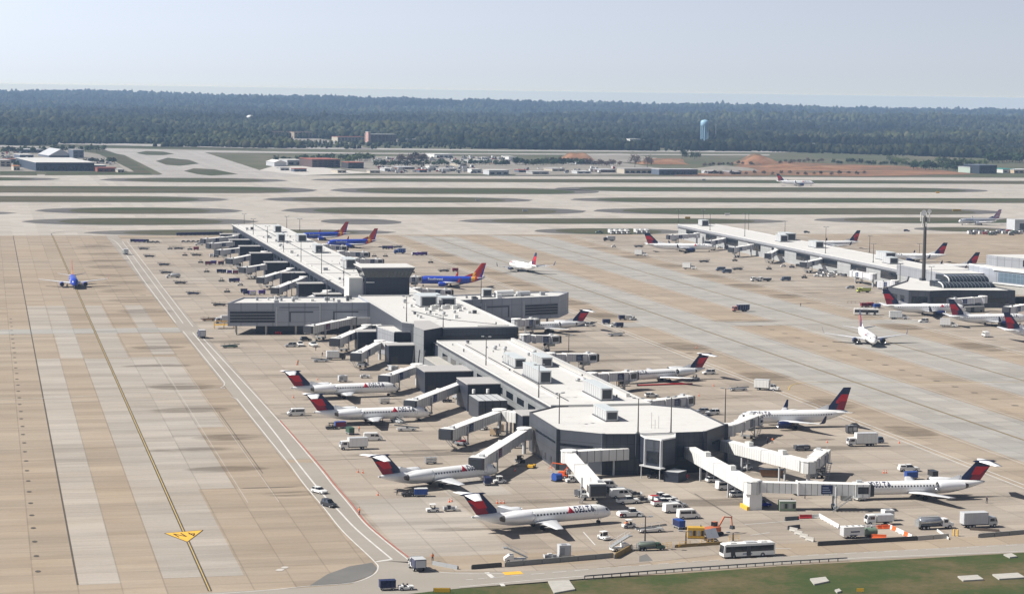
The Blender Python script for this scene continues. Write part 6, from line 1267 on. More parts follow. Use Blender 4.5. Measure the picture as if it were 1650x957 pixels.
# ------------------------------------------------------------------ farther ramp vehicles (one mesh each: parts are under a pixel)
FL = 'on the far left ramp'
for i in range(10): cart(288 + i*7.4, 380 - .15*i, 2, 'navy cart in the long parked line at the far end of the left ramp', NAVY, NAVY)
for i in range(4): cart(214 + i*7.2, 390.5 + .2*i, 2, 'navy and purple cart in the short train left of the cart line', NAVY, PURPLE if i in (1, 2) else NAVY)
for i in range(3): dolly(240 + i*7, 391.5, 2, 'flat dolly at the right end of the short navy train', (CHAR, DGREY))
boxt(202, 410, 94, 'grey-green box truck seen from behind on the left service road', mat('grey_green_paint', (.2, .25, .23), .5), mat('grey_green_paint'), 4.6)
for x, y, c_, lab in ((232, 402.5, DGREY, 'dark belt loader farthest out on the left ramp'), (241, 414.5, CHAR, 'dark belt loader second from the far end of the outer row'), (264.6, 428, NAVY, 'navy belt loader third in the outer row'), (268, 441, CHAR, 'dark belt loader beside the white fuel truck'), (291, 457.5, DGREY, 'dark belt loader fifth in the outer row'), (312, 474.7, NAVY, 'purple-navy belt loader nearest in the outer row'), (354, 493, CHAR, 'dark belt loader by the corner of the left arm'),
                    (288, 402, DGREY, 'dark belt loader inner row, farthest'), (317, 412.5, CHAR, 'dark belt loader inner row beside two grey carts'), (715, 438, DGREY, 'grey belt loader above the winglet of the blue jet'), (992, 541.5, LGREY, 'grey belt loader below the navy carts on the right ramp'), (1134, 422.8, DGREY, 'dark belt loader right of the white truck on the right ramp'), (1029, 398.5, DGREY, 'dark belt loader left of the long white jet'), (1188, 435, DGREY, 'dark belt loader right of the blue vans')):
    belt(x, y, 178 if x < 400 else 3, lab, c_, .5)
put(v_tanker(WHITE, SILVER), ('tanker', 's'), 'tank_truck', 'white fuel truck on the left ramp', 'tank truck', None, 275, 448, 180, .85)
for x, y, lab in ((274, 402, 'dark tug beside the inner far belt loader'), (298, 412.5, 'dark tug in the second inner row'), (323.5, 424, 'dark tug left of the navy and maroon carts'), (333, 439, 'dark tug alone left of the white carts'), (357, 454, 'dark tug alone above the navy carts'), (366, 471.5, 'dark tug left of the purple carts'), (306, 403, 'dark tug ahead of the maroon cart'), (603, 414, 'dark tug right of the far bridges'), (694, 424, 'grey tug right of the purple cart train'), (621, 414, 'dark tug under the second blue jet tail'), (664, 440, 'dark tug by the window band of the tower')): tug(x, y, 170, lab, CHAR)
for x, y, c1, c2, lab in ((316, 403.3, MAROON, MAROON, 'maroon cart under the second farthest bridge'), (342, 414.5, LGREY, LGREY, 'left of two grey carts in the second inner row'), (348, 414.8, LGREY, CHAR, 'right of two grey carts in the second inner row'), (335, 427, CHAR, MAROON, 'dark maroon cart left of the blue one'), (344, 426, BLUE, PURPLE, 'blue and purple cart under the fourth bridge'), (356, 427, MAROON, CHAR, 'maroon cart right of the blue one under the fourth bridge'), (354, 440, NAVY, NAVY, 'navy cart at the left of the third inner row'), (363, 440.3, CHAR, NAVY, 'dark cart in the third inner row'), (370, 441, OFFW, PURPLE, 'white-ended purple cart in the third inner row'), (379, 441.5, OFFW, MAROON, 'white-ended maroon cart in the third inner row'), (374, 455, NAVY, NAVY, 'navy cart with a tug in front'), (381, 454.5, NAVY, PURPLE, 'navy and purple cart behind the tug'), (393, 472, CHAR, NAVY, 'dark cart left of the purple ones'), (397, 475, NAVY, NAVY, 'navy cart touching the purple ones'), (407, 475.5, PURPLE, OFFW, 'pale purple cart nearest the cross hall roof'), (422, 474.5, PURPLE, PURPLE, 'deep purple cart nearest the cross hall roof'),
                          (620, 401.5, NAVY, NAVY, 'left navy cart beyond the blue truck'), (629, 401.5, NAVY, PURPLE, 'right navy cart beyond the blue truck'), (668, 411.8, OFFW, PURPLE, 'white-ended purple cart in the far right train'), (676, 412, PURPLE, PURPLE, 'purple cart in the middle of the far right train'), (684, 411.5, NAVY, PURPLE, 'navy purple cart at the end of the far right train'), (733.5, 438, MAROON, MAROON, 'maroon cart near the winglet of the blue jet'),
                          (1003, 515.5, NAVY, NAVY, 'navy cart behind the white-canopied tug on the right ramp'), (1012, 515.5, OFFW, OFFW, 'white cart in the train right of the navy carts'), (977, 522, NAVY, NAVY, 'navy cart farthest left of three on the right ramp'), (998, 527.5, NAVY, NAVY, 'navy cart nearest the double line on the right ramp')): cart(x, y, 3, lab, c1, c2)
tug(387, 460.5, 180, 'grey tug ahead of the navy cart in the fourth inner row', LGREY); pickup(321, 395.5, 178, 'white pickup behind the farthest bridges', WHITE); tug(1020, 516, 3, 'white-canopied tug with the navy cart train', LGREY); tug(989, 526.5, 182, 'small white tug between two navy carts', WHITE)
for i in range(4): dolly(296 + i*8, 390.8, 2, 'dark flat dolly in the loose line under the farthest bridge', (CHAR, DGREY))
boxt(641, 409, 182, 'blue box truck right of the far bridges', BLUE, BLUE, 4.6); belt(640, 399.5, 2, 'navy belt loader just beyond the blue box truck', NAVY, .5)
boxt(902, 503, -2, 'pale box truck beyond the outer end of the right arm', LGREY, WHITE, 6.2, True, 3.8); car(951, 526, 2, 'white car under the tail of the jet behind the right arm', WHITE, 1)
# right concourse ramp
boxt(978, 388.5, 182, 'dark-bodied truck with a white lid left of the long white jet', CHAR, LGREY, 5.6); tug(989, 398.5, 0, 'small white tug on the taxilane edge', WHITE); boxt(1035, 412.5, -30, 'white truck driving towards the viewer near the long white jet', WHITE, WHITE, 4.6, False, 3.6); boxt(1113, 434, -30, 'white truck driving towards the viewer in mid ramp', WHITE, WHITE, 4.6, False, 3.6)
van(1161, 436.5, 178, 'slate blue van left of two in mid ramp', mat('slate_blue_paint', (.10, .14, .2), .3)); van(1171, 440, 178, 'slate blue van right of two in mid ramp', mat('slate_blue_paint'))
boxt(1217, 453.5, 182, 'white flatbed truck left of two by the grey belt', WHITE, LGREY, 3.6, True, 2.0); boxt(1229, 453.5, 182, 'white truck right of two with a dark load', WHITE, DGREY, 4.6, True, 1.9); van(1266, 452.5, 182, 'blue and white van near the right concourse', mat('slate_blue_paint'), True); tug(1296, 448.5, 0, 'dark tug by the cluster of white cars', CHAR); dolly(1316, 446, 0, 'flat grey dolly by the cluster of white cars', (OFFW,))
boxt(1188, 502, 183, 'navy box truck with a red and white cab crossing the taxilane', mat('red_white_cab', (.45, .2, .18), .4), NAVY, 5.6)
for x, y, lab in ((1239, 434.5, 'dark tug below the short bridge'), (1184, 421, 'dark tug below the third right bridge'), (1262, 430, 'white tug beyond the short bridge'), (1276, 431.5, 'navy tug between two right bridges'), (1128, 398, 'dark tug at the engine of the long white jet'), (1159, 400, 'white tug at the nose of the long white jet')): tug(x, y, 178, lab, WHITE if 'white tug' in lab else (NAVY if 'navy' in lab else CHAR))
for i, (x, y) in enumerate(((1322, 443), (1332, 441), (1341, 443), (1329, 446), (1340, 446.5), (1349, 441), (1354, 444), (1325, 438.5))): car(x, y, 4, 'white car in the cluster parked by the right concourse', WHITE, i % 2)
for i in range(4): boxt(985.5 + i*8.6, 377.5, -86, 'white box truck in the row of four at the grass edge', WHITE, WHITE, 4.6, True, 3.4)
for i in range(3): boxt(1027 + i*8, 376.5, -86, 'white box truck in the row of three behind the red fin', WHITE, WHITE, 4.6, True, 3.2)
pickup(966, 376, 2, 'grey-green truck left of the row of white box trucks', mat('grey_green_paint'))
car(1370, 465, 182, 'silver car below the tall-cab bridge', SILVER); boxt(1388, 471.5, 182, 'yellow-green truck near the corner block', mat('yellow_green_paint', (.5, .55, .12), .4), mat('yellow_green_paint'), 4.8, True, 2.6); put(v_bus(WHITE), 'bus', 'bus', 'white bus passing under the tail near the corner block', 'bus', None, 1396, 507.5, -18, .95)
boxt(1453, 514.5, -14, 'white catering truck between the bus and the white estate car', WHITE, WHITE, 5.6, False, 3.6); car(1488, 519.5, 182, 'white estate car right of the catering truck', WHITE, 1); boxt(1531, 527, -25, 'white truck tucked under a red fin at the right edge', WHITE, WHITE, 4.4, False, 3.6); van(1588, 542.5, 80, 'white van seen from behind near the right edge', WHITE)
cart(1392, 495, 4, 'dark red cart beside the brown rail', DRED, DRED); cart(1402, 494.5, 4, 'red cart beside the brown rail', RED, DRED); cart(1413, 496.5, 4, 'bright blue cart beside the brown rail', BLUE, BLUE); 
fence((1365, 489.5), (1432, 487.5), 'brown low rail behind the red and blue carts', mat('brown_paint'))
t = Thing(); p = G(1555, 512); t('body').box(-6, 6, -1.4, 1.4, .4, 2.8, mat('stone_grey', (.26, .27, .26), .7), top=ROOFG); t('door').box(-2, 0, -1.45, -1.4, .5, 2.4, CHAR); t('wheel').cyl((4, -1.5, .5), (4, -1.3, .5), .5, .5, BLACK, 10); p = G(1588, 508); place(t.build(), 'storage_container', 'long grey container under the glazed bridge', 'container', None, (p.x, p.y + 14, 0), 12)
# parked mixed equipment by the right edge
rr = random.Random(21)
for i in range(30):
    x = 1562 + i*3.1 + rr.uniform(-1, 1); y = 376.5 + rr.uniform(-3, 3)
    if i % 3 == 0: unitv(x, y, rr.choice([0, 90]), 'white domed unit in the equipment pool at the far right', WHITE, 1.4, 2.4)
    elif i % 3 == 1: unitv(x, y, 0, 'dark unit in the equipment pool at the far right', CHAR, 1.8, 2.0)
    else: unitv(x, y, 0, 'coloured unit in the equipment pool at the far right', (RED, NAVY, DGREY, GREEN)[i % 4], 1.6, 1.9)
t = Thing(); p = G(1635, 371); t('wall').box(0, 40, 0, 14, 0, 8, LGREY, top=ROOFG); t('door').box(4, 12, -.08, 0, .1, 5, DGREY); place(t.build(), 'shed', 'grey shed at the right edge beyond the equipment pool', 'shed', None, (p.x, p.y, 0), 0)
car(1461, 373, 0, 'purple-navy car beyond the farthest red fin', NAVY); car(1300, 375.5, 0, 'dark car alone beyond the right concourse', CHAR)
# ------------------------------------------------------------------ light poles
def pole(bx, by, ty, zb, label, heads=2, name='light_pole', grp='tall light poles along the concourses'):
    b_ = G(bx, by, zb); z = zb + 1
    for _ in range(60): z += (PX((b_.x, b_.y, z))[1] - ty)*.12
    h = z - zb; t = Thing(); t('mast').cyl((0, 0, 0), (0, 0, h), .2, .11, mat('bronze_pole', (.06, .055, .05), .5), 8); t('base_plate').box(-.4, .4, -.4, .4, 0, .3, DGREY)
    t('cross_arm').bar((-1.3, 0, h), (1.3, 0, h), .16, DGREY)
    for k in range(heads): x = (-1.2 + 2.4*k/max(1, heads-1)); t('lamp_head#%d' % k).box(x - .45, x + .45, -.35, .35, h + .05, h + .3, GREY)
    place(t.build(b_.y > 330), name, label, 'light pole', grp, b_, rr.uniform(-30, 30))
for i, (bx, by, ty, zb) in enumerate(((408, 379, 353, H1), (431, 392, 365, H1), (462, 369, 349, H1), (483, 372, 353, H1), (457, 407, 389, H1), (485, 423, 390, H1), (518, 442, 404, H1), (554, 462, 420, H1), (470, 477, 440, 0), (527, 489, 452, H2-.4), (655, 519, 478, H2), (714, 528, 509, H2), (783, 590, 543, H1), (868, 642, 588, H1), (916, 585, 541, 0), (775, 488, 447, H2-.4), (900, 744, 634, 0), (1028, 698, 642, H1), (1081, 698, 640, H1), (1168, 690, 626, 0),
        (393.5, 372, 345, 0), (1093, 368, 339, 0), (1133, 361, 339, 0), (1144, 371, 346, 9.7), (1200, 381, 345, 9.7), (1206, 373, 345, 0), (1264.6, 380, 357, 9.7), (1330, 408, 366, 9.7), (1401, 407, 380, 9.7), (1407, 423, 393, 9.7), (1481, 421, 393, 0), (1450, 456, 425, 8), (1500, 461, 430, 8))):
    pole(bx, by, ty, zb, ['slim pole at the far left roof edge', 'slim pole on the far wing left edge, second from the end', 'slim pole at the far right end of the far wing', 'slim pole just left of the farthest blue jet', 'slim pole between two far roof units', 'slim pole on the far wing above the angled-cab bridge', 'slim pole mid way along the far wing', 'slim pole left of the control tower', 'slim pole standing on the ramp behind the left arm', 'slim pole on the left arm roof', 'slim pole on the hall roof below the tower', 'slim pole on the front edge of the hall', 'slim pole on the near wing closest to the hall', 'slim pole on the near wing beside the large roof unit', 'slim pole on the right ramp beside the long ribbed bridge', 'slim pole on the right arm roof', 'tall pole standing on the ground at the left corner of the eight-sided hall', 'left one of two poles on the eight-sided hall front edge', 'right one of two poles on the eight-sided hall front edge', 'tall pole behind the right corner of the eight-sided hall',
        'slim pole on the ground behind the farthest bridge', 'slim pole at the left far corner of the right concourse', 'slim pole beyond the far end of the right concourse', 'slim pole on the right concourse beside the first roof unit', 'slim pole at the left roof edge of the right concourse', 'slim pole behind the right concourse roof, thin pair', 'slim pole mid roof on the right concourse', 'slim pole on the right concourse above the white cars', 'slim pole beyond the farthest red fin', 'slim pole on the right concourse before the farthest red fin', 'slim pole left of the lattice mast', 'slim pole on the corner block roof', 'slim pole in front of the barrel vault'][i])
pole(1039, 886, 832, 0, 'street lamp with twin round heads beside the front road', 2, 'street_lamp', 'street lamps at the front road'); pole(1105, 880, 856, 0, 'short pole with a flat panel under the yellow generator', 1, 'street_lamp', 'street lamps at the front road'); pole(1181, 874, 858, 0, 'short lamp pole above the bus', 1, 'street_lamp', 'street lamps at the front road')
# communications mast
b_ = G(1488, 452, 8); z = 20.
for _ in range(80): z += (PX((b_.x, b_.y, z))[1] - 341)*.12
t = Thing(); h = z - 8; t('shaft').cyl((0, 0, 0), (0, 0, h), 1.0, .7, mat('bronze_pole'), 12); t('base').box(-1.6, 1.6, -1.6, 1.6, 0, 1.2, CHAR)
for k in range(14):
    a = k*.45*2; x, y = 2.2*math.cos(a), 2.2*math.sin(a); zz = h - 1.5 - (k % 3)*2.4; t('antenna_panel#%d' % k).box(x - .2, x + .2, y - .2, y + .2, zz - 1.1, zz + 1.1, OFFW); t('antenna_panel#%d/bracket' % k).bar((0, 0, zz), (x, y, zz), .14, STEEL)
for s_, zz in ((-1, h - .6), (1, h + .1)): t('dish#%d' % s_).cyl((s_*1.5, -.6, zz), (s_*1.5, -1.3, zz), .8, 1.5 if s_ < 0 else 1.1, WHITE, 14)
place(t.build(), 'antenna_mast', 'tall dark mast with white dishes on the right concourse', 'antenna mast', None, b_)
# runway signs in the turf
for i, (x, y) in enumerate(((1108, 353), (1172, 347), (846, 341), (1539, 340.5), (1545, 340.5), (1511, 311.5), (770, 324), (1134, 291))):
    t = Thing(); t('board').box(-2.2, 2.2, -.15, .15, .2, 1.7, YELLOW if i in (0, 3, 4, 5) else OFFW); t('legs').box(-1.6, 1.6, .151, .3, 0, 1.2, CHAR); p = G(x, y)
    place(t.build(True), 'taxiway_sign', ['yellow sign board left of two beyond the right concourse', 'pale sign board in the turf right of the slim poles', 'pale sign board above the white jet seen from behind', 'left of a pair of yellow signs behind the mast', 'right of a pair of yellow signs behind the mast', 'small yellow sign far right in the turf', 'tiny pale sign in the middle turf strip', 'tiny pale sign in the farthest long strip'][i], 'sign', 'sign boards in the turf', (p.x, p.y, .05), 0)
# ------------------------------------------------------------------ buildings, lots and trees beyond the runways
BRICK = mat('red_brick', (.26, .09, .065), .8); TERRA = mat('terracotta_roof', (.3, .1, .07), .8); BEIGE = mat('beige_wall', (.42, .38, .31), .8); BROWN = mat('brown_wall', (.17, .12, .10), .8); SLATE = mat('slate_wall', (.1, .12, .16), .7); TEAL = mat('teal_roof', (.05, .28, .26), .6)
rr_c = [BEIGE, LGREY, BROWN, SLATE, mat('pale_grey_wall', (.34, .34, .33), .8)]
def block(x0, x1, yb, yt, label, wall=BEIGE, roof=ROOFG, depth=30, win=2, gable=0, hd=0, kind='building'):
    """plain building whose foot is at (x0..x1, yb) and whose eave is at yt"""
    a, b_ = G(x0, yb), G(x1, yb); w = (b_ - a).length; z = 5.
    for _ in range(80): z += (PX((a.x, a.y, z))[1] - yt)*.5
    h = max(z, 2.5); t = Thing(); t('wall').box(0, w, 0, depth, 0, h, wall)
    if gable: 
        t('roof').add([(-.5, -.5, h), (w + .5, -.5, h), (w + .5, depth + .5, h), (-.5, depth + .5, h), (w/2, -.5, h + gable), (w/2, depth + .5, h + gable)], [(0, 1, 4), (1, 2, 5, 4), (2, 3, 5), (3, 0, 4, 5)], roof)
    else: t('roof').box(-.4, w + .4, -.4, depth + .4, h + .003, h + .5, roof)
    n = max(2, int(w/7)); k = 0
    for r_ in range(win):
        for i in range(n):
            if k > 60: break
            t('window#%d' % k).box((i + .2)*w/n, (i + .8)*w/n, -.12, -.01, h*(.15 + r_*.8/win), h*(.15 + (r_ + .55)*.8/win), GLASS); k += 1
    return place(t.build(), 'building', label, 'building', None, (a.x, a.y, 0), math.degrees(math.atan2(b_.y - a.y, b_.x - a.x)) + hd)
block(58, 152, 276, 262.5, 'large white-roofed hangar on the far left beyond the taxiways', mat('hangar_blue', (.035, .05, .075), .6), ROOF, 170, 1)
block(152, 171, 274, 267, 'low shed joined to the right side of the white-roofed hangar', SLATE, ROOF, 25, 1)
block(79, 117, 254, 251, 'dark gabled hangar behind the white-roofed one', SLATE, LGREY, 70, 0, 9)
block(32, 54, 256, 250, 'small white-roofed hall left behind the large hangar', SLATE, ROOF, 40, 1); block(34, 70, 246.5, 241.5, 'long grey hall farthest left beyond the hangars', SLATE, LGREY, 40, 1); block(118, 135, 255, 242, 'dark tower-like block right of the gabled hangar', SLATE, ROOFG, 30, 2); block(157, 187, 277, 271, 'low red-brown building at the tip of the left lot', BRICK, TERRA, 20, 1); block(0, 18, 269, 259, 'pale building cut by the left edge', BEIGE, ROOFG, 40, 2); block(22, 32, 275, 268, 'orange-roofed shed left of the large hangar', BEIGE, mat('orange_roof', (.5, .2, .08), .7), 20, 1)
block(503, 548, 270, 257.5, 'red-topped multi-deck car park beyond the taxiways', mat('car_park_dark', (.09, .06, .055), .8), TERRA, 60, 3); block(561, 586, 272, 262.5, 'open red-roofed canopy building right of the car park', mat('dark_opening', (.04, .04, .045), .8), TERRA, 30, 1)
block(442, 462, 268.5, 262, 'blue-white round-topped hangar left of the car park', LGREY, ROOF, 40, 0, 3); block(463, 488, 266.5, 258.5, 'pale flat hangar beside the round-topped one', LGREY, ROOF, 40, 1); block(788, 820, 282, 275, 'low white building at the right end of the vehicle lots', LGREY, ROOF, 22, 1); block(760, 776, 279, 273, 'small white cube-like hut in the vehicle lots', OFFW, ROOF, 16, 1); block(692, 702, 271, 267.5, 'small white hut left in the vehicle lots', OFFW, ROOF, 16, 0); block(700, 730, 254.5, 249, 'white-roofed depot at the back of the vehicle lots', OFFW, ROOF, 40, 1)
block(1006, 1060, 280, 272.5, 'long grey low building right of the lots', BEIGE, ROOFG, 24, 1); block(1062, 1124, 282, 273.5, 'longest low grey building right of the lots', SLATE, LGREY, 24, 1); block(928, 962, 265, 260, 'grey works shed below the spoil heap', LGREY, ROOFG, 30, 1); block(820, 832, 258, 253, 'white shed at the top of the lots', OFFW, ROOF, 24, 1)
block(1578, 1606, 280, 267, 'dark green and black works building at the far right', mat('works_dark', (.02, .03, .04), .6), SLATE, 40, 1); block(1563, 1578, 279, 270, 'pale green annex of the dark works building', mat('pale_green_wall', (.35, .42, .36), .7), LGREY, 30, 1); block(1616, 1634, 279, 273, 'teal-roofed shed at the far right', OFFW, TEAL, 30, 1); block(1634, 1665, 279.5, 274, 'white and tan shed at the right edge', mat('tan_wall', (.5, .4, .28), .7), ROOF, 30, 1); block(1499, 1512, 246.5, 242.5, 'lone white hangar at the forest edge', OFFW, ROOF, 30, 0)
block(437, 470, 223, 212.5, 'left long beige apartment block on the wooded hillside', mat('apartment_tan', (.36, .29, .22), .8), mat('brown_roof', (.2, .13, .1), .8), 20, 3); block(474, 504, 223.5, 213, 'right beige apartment block on the wooded hillside', mat('apartment_tan'), mat('brown_roof'), 20, 3); block(544, 588, 228, 221, 'low motel with red roofs in the woods', BEIGE, TERRA, 26, 2); block(597, 639, 230, 217, 'dark brown hotel with a pale end tower in the woods', BROWN, LGREY, 26, 4); block(593.5, 597, 230, 213, 'slim pale and red end tower of the brown hotel', mat('pale_red_wall', (.5, .3, .25), .7), OFFW, 12, 0)
block(1015, 1032, 237, 224.5, 'white striped office block in the woods', OFFW, ROOF, 20, 4); block(1033, 1049, 236, 226, 'grey wing right of the white office block', SLATE, LGREY, 20, 3); block(1108, 1117, 224, 219, 'white house left of the water tower', OFFW, ROOF, 14, 1); block(640, 690, 229, 225, 'low pale stores right of the brown hotel', BEIGE, ROOFG, 20, 1); block(658, 663, 224, 219.5, 'small white cube in the woods', OFFW, ROOF, 12, 0); block(1365, 1370, 229, 224.5, 'tiny bright white house in the woods on the right', WHITE, ROOF, 12, 0); block(1308, 1314, 236, 231.5, 'tiny white hut at the right forest edge', WHITE, ROOF, 12, 0)
for i, (x0, x1, yb, yt) in enumerate(((596, 612, 279, 275.5), (620, 634, 276, 272), (642, 668, 273, 270), (676, 688, 278, 274.5), (712, 736, 276, 272.5), (738, 752, 268, 264), (756, 790, 262, 259), (796, 822, 265, 262), (836, 852, 278, 274.5), (858, 884, 281, 277), (890, 910, 276, 272.5), (930, 952, 280, 276.5), (968, 992, 278, 274), (474, 494, 277, 272.5), (452, 466, 275, 271), (544, 558, 279, 274.5), (1140, 1160, 280, 276), (1178, 1194, 281, 277.5), (8, 26, 263, 257), (98, 116, 262, 257.5), (190, 200, 278, 274))):
    block(x0, x1, yb, yt, 'low plain building scattered among the lots beyond the taxiways', rr_c[i % 5], (ROOFG, ROOF, LGREY, TERRA, ROOFG)[i % 5], 14 + (i*7) % 18, 1)['group'] = 'low buildings among the far lots'
# water towers
def wtower(px, py, ty, r, label, col, dome):
    p = G(px, py); z = 30.
    for _ in range(80): z += (PX((p.x, p.y, z))[1] - ty)*.8
    t = Thing(); h = z
    if dome: t('tank').loft([[(r*k*math.cos(a), r*k*math.sin(a), h - r*.9*(1 - q)) for a in [2*math.pi*i/16 for i in range(16)]] for q, k in ((-.3, .35), (.1, .9), (.4, 1), (.7, .85), (.93, .45), (1, .05))], col); t('shaft').cyl((0, 0, 0), (0, 0, h - r), r*.25, r*.25, col, 10); t('ball').cyl((0, 0, h), (0, 0, h + 1), .3, .3, RED, 6)
    else:
        t('tank').loft([[(r*k*math.cos(a), r*k*math.sin(a), h*q) for a in [2*math.pi*i/20 for i in range(20)]] for q, k in ((.74, .9), (.76, 1), (.93, 1), (.975, .75), (1, .1))], col)
        for i in range(10): a = 2*math.pi*i/10; t('leg#%d' % i).cyl((r*.85*math.cos(a), r*.85*math.sin(a), 0), (r*.9*math.cos(a), r*.9*math.sin(a), h*.75), 1.0, 1.0, col, 8)
        t('riser').cyl((0, 0, 0), (0, 0, h*.75), r*.3, r*.3, col, 10)
    place(t.build(), 'water_tower', label, 'water tower', None, (p.x, p.y, -1))
wtower(1135, 231, 192.5, 8.6, 'pale blue water tower on many legs above the woods', mat('tower_blue', (.30, .48, .62), .4, 0, .05), 0)
wtower(403, 200, 185, 10.5, 'white domed water tank rising over the woods on the left', WHITE, 1)
for x, y, ty, lab in ((1153, 226, 200, 'thin lattice mast right of the blue water tower'), (505, 258, 247, 'thin mast left above the car park')):
    p = G(x, y); z = 10.
    for _ in range(80): z += (PX((p.x, p.y, z))[1] - ty)*.6
    t = Thing()
    for k in range(3): a = 2.1*k; t('leg#%d' % k).cyl((1.5*math.cos(a), 1.5*math.sin(a), 0), (.3*math.cos(a), .3*math.sin(a), z), .22, .15, STEEL, 5)
    for k in range(8): t('brace').bar((1.5*(1 - k/9), 0, z*k/8), (-.8*(1 - k/9), 1.2*(1 - k/9), z*(k + 1)/8), .2, STEEL)
    place(t.build(), 'lattice_mast', lab, 'mast', None, p)
# parked vehicles in the far lots
rr = random.Random(5); CC = [WHITE, WHITE, SILVER, CHAR, OFFW, DGREY, NAVY, RED, GREY]
LOTS = (((600, 262), (700, 256), 60, 'car in the far lots right of the red car park'), ((700, 262), (826, 254), 60, 'car in the far lots near the white-roofed depot'), ((610, 279), (770, 270), 70, 'vehicle in the front row of the far lots'), ((2, 262), (50, 246), 34, 'car in the far left lot'), ((120, 270), (185, 258), 26, 'car beside the hangars in the left lot'), ((830, 281), (1000, 272), 30, 'vehicle along the front of the low grey buildings'))
for (xa, ya), (xb, yb), n, lab in LOTS:
    for i in range(n):
        x = rr.uniform(xa, xb); y = rr.uniform(min(ya, yb), max(ya, yb)); y = round(y/2.2)*2.2; p = G(x, y); c_ = rr.choice(CC)
        if rr.random() < .22: me = proto(('box', c_.name, OFFW.name, 5.0, True, 3.3), v_box(c_, OFFW), True)
        else: me = proto(('car', c_.name, 1), v_car(c_, 1), True)
        place(me, 'parked_vehicle', lab, 'vehicle', lab.replace('car in', 'cars in').replace('vehicle', 'vehicles').replace('car beside', 'cars beside'), (p.x, p.y, .05), rr.choice([0, 90, 180, 270]) + rr.uniform(-4, 4), 1.15)
# spoil heaps
def heap(px, py, w, d, h, lab, m_):
    p = G(px, py); n = 14; V_ = []; F_ = []
    for i in range(n):
        for j in range(n):
            u, v = i/(n-1)*2 - 1, j/(n-1)*2 - 1; k = max(0, 1 - u*u)*max(0, 1 - v*v)
            V_.append((u*w, v*d, h*k**.7*(1 + .25*math.sin(5*u + 3*v + px)*math.cos(4*v - px)) - .1))
    for i in range(n-1):
        for j in range(n-1): F_.append((i*n + j, (i+1)*n + j, (i+1)*n + j+1, i*n + j+1))
    mb = MB(); mb.add(V_, F_, m_, True); o = structure('spoil_heap', mb); o.location = p; return o
heap(929, 257, 22, 30, 10, '', DIRT); heap(1065, 264, 36, 30, 6, '', DIRT); heap(1220, 265, 26, 40, 13, '', DIRT); heap(1320, 272, 50, 30, 4, '', DIRT); heap(1260, 270, 30, 30, 5, '', DIRT); heap(1170, 274, 40, 30, 5, '', GRAVEL)
# trees: many small leaf clumps round a few limbs
LEAF = []
def leafmat(name, a, b_):
    m, nt, b = nodes(name); n = N(nt, 'ObjectInfo'); c = coord(nt); q = noise(nt, c, .35, 3)
    L(nt, mixc(nt, math_(nt, 'MULTIPLY_ADD', n.outputs['Random'], .5, math_(nt, 'MULTIPLY', q, .5)), a, b_), b.inputs['Base Color']); b.inputs['Roughness'].default_value = .9; b.inputs['Specular IOR Level'].default_value = .1
    return m
LEAFD = leafmat('leaves_dark', (.02, .04, .018), (.05, .075, .028)); LEAFL = leafmat('leaves_spring', (.06, .09, .03), (.12, .14, .05)); LEAFB = leafmat('bare_twigs', (.09, .07, .055), (.13, .10, .08)); BARK = mat('bark', (.08, .065, .05), .9)
def v_tree(seed, leaf, hh, ww, nleaf=420, size=1.0):
    def fn(t):
        r = random.Random(seed); t('trunk').cyl((0, 0, 0), (.2, .1, hh*.55), .4, .18, BARK, 7); mb = t('crown'); limbs = []
        for k in range(9):
            a = r.uniform(0, 6.28); z0 = hh*r.uniform(.25, .5); l = ww*r.uniform(.35, .8); e = Vector((l*math.cos(a), l*math.sin(a), hh*r.uniform(.45, .95)*(1.02 - .35*l/ww))); t('trunk').cyl((.1, .05, z0), e, .14, .04, BARK, 5); limbs.append(e)
        for k in range(nleaf):
            c = r.choice(limbs) + Vector((r.gauss(0, ww*.22), r.gauss(0, ww*.22), r.gauss(0, hh*.11))); u = Vector((r.uniform(-1, 1), r.uniform(-1, 1), r.uniform(-.6, 1))).normalized()*size*r.uniform(.5, 1.1); w = u.orthogonal().normalized()*size*r.uniform(.4, .9)
            mb.add([c - u, c + w, c + u*.9 + Vector((0, 0, .1)), c - w*.8], [(0, 1, 2, 3)], leaf)
    return fn
TREES = [(1099, 257, LEAFD, 17, 9, 'dark evergreen left of two beyond the lots'), (1119, 257, LEAFD, 15, 9, 'dark evergreen right of two beyond the lots'), (1023, 270, LEAFB, 18, 9, 'bare tree left of two by the clay cutting'), (1043, 270, LEAFB, 17, 8, 'bare tree right of two by the clay cutting'), (1440, 264, LEAFD, 14, 11, 'round dark tree above the clay field'), (1452, 266, LEAFL, 12, 11, 'pale green tree right of the round dark one')]
for x, y, lf, h_, w_, lab in TREES:
    p = G(x, y); place(proto(('tree', lab), v_tree(int(x), lf, h_, w_)), 'tree', lab, 'tree', 'single trees beyond the runways', (p.x, p.y, 0), x*7)
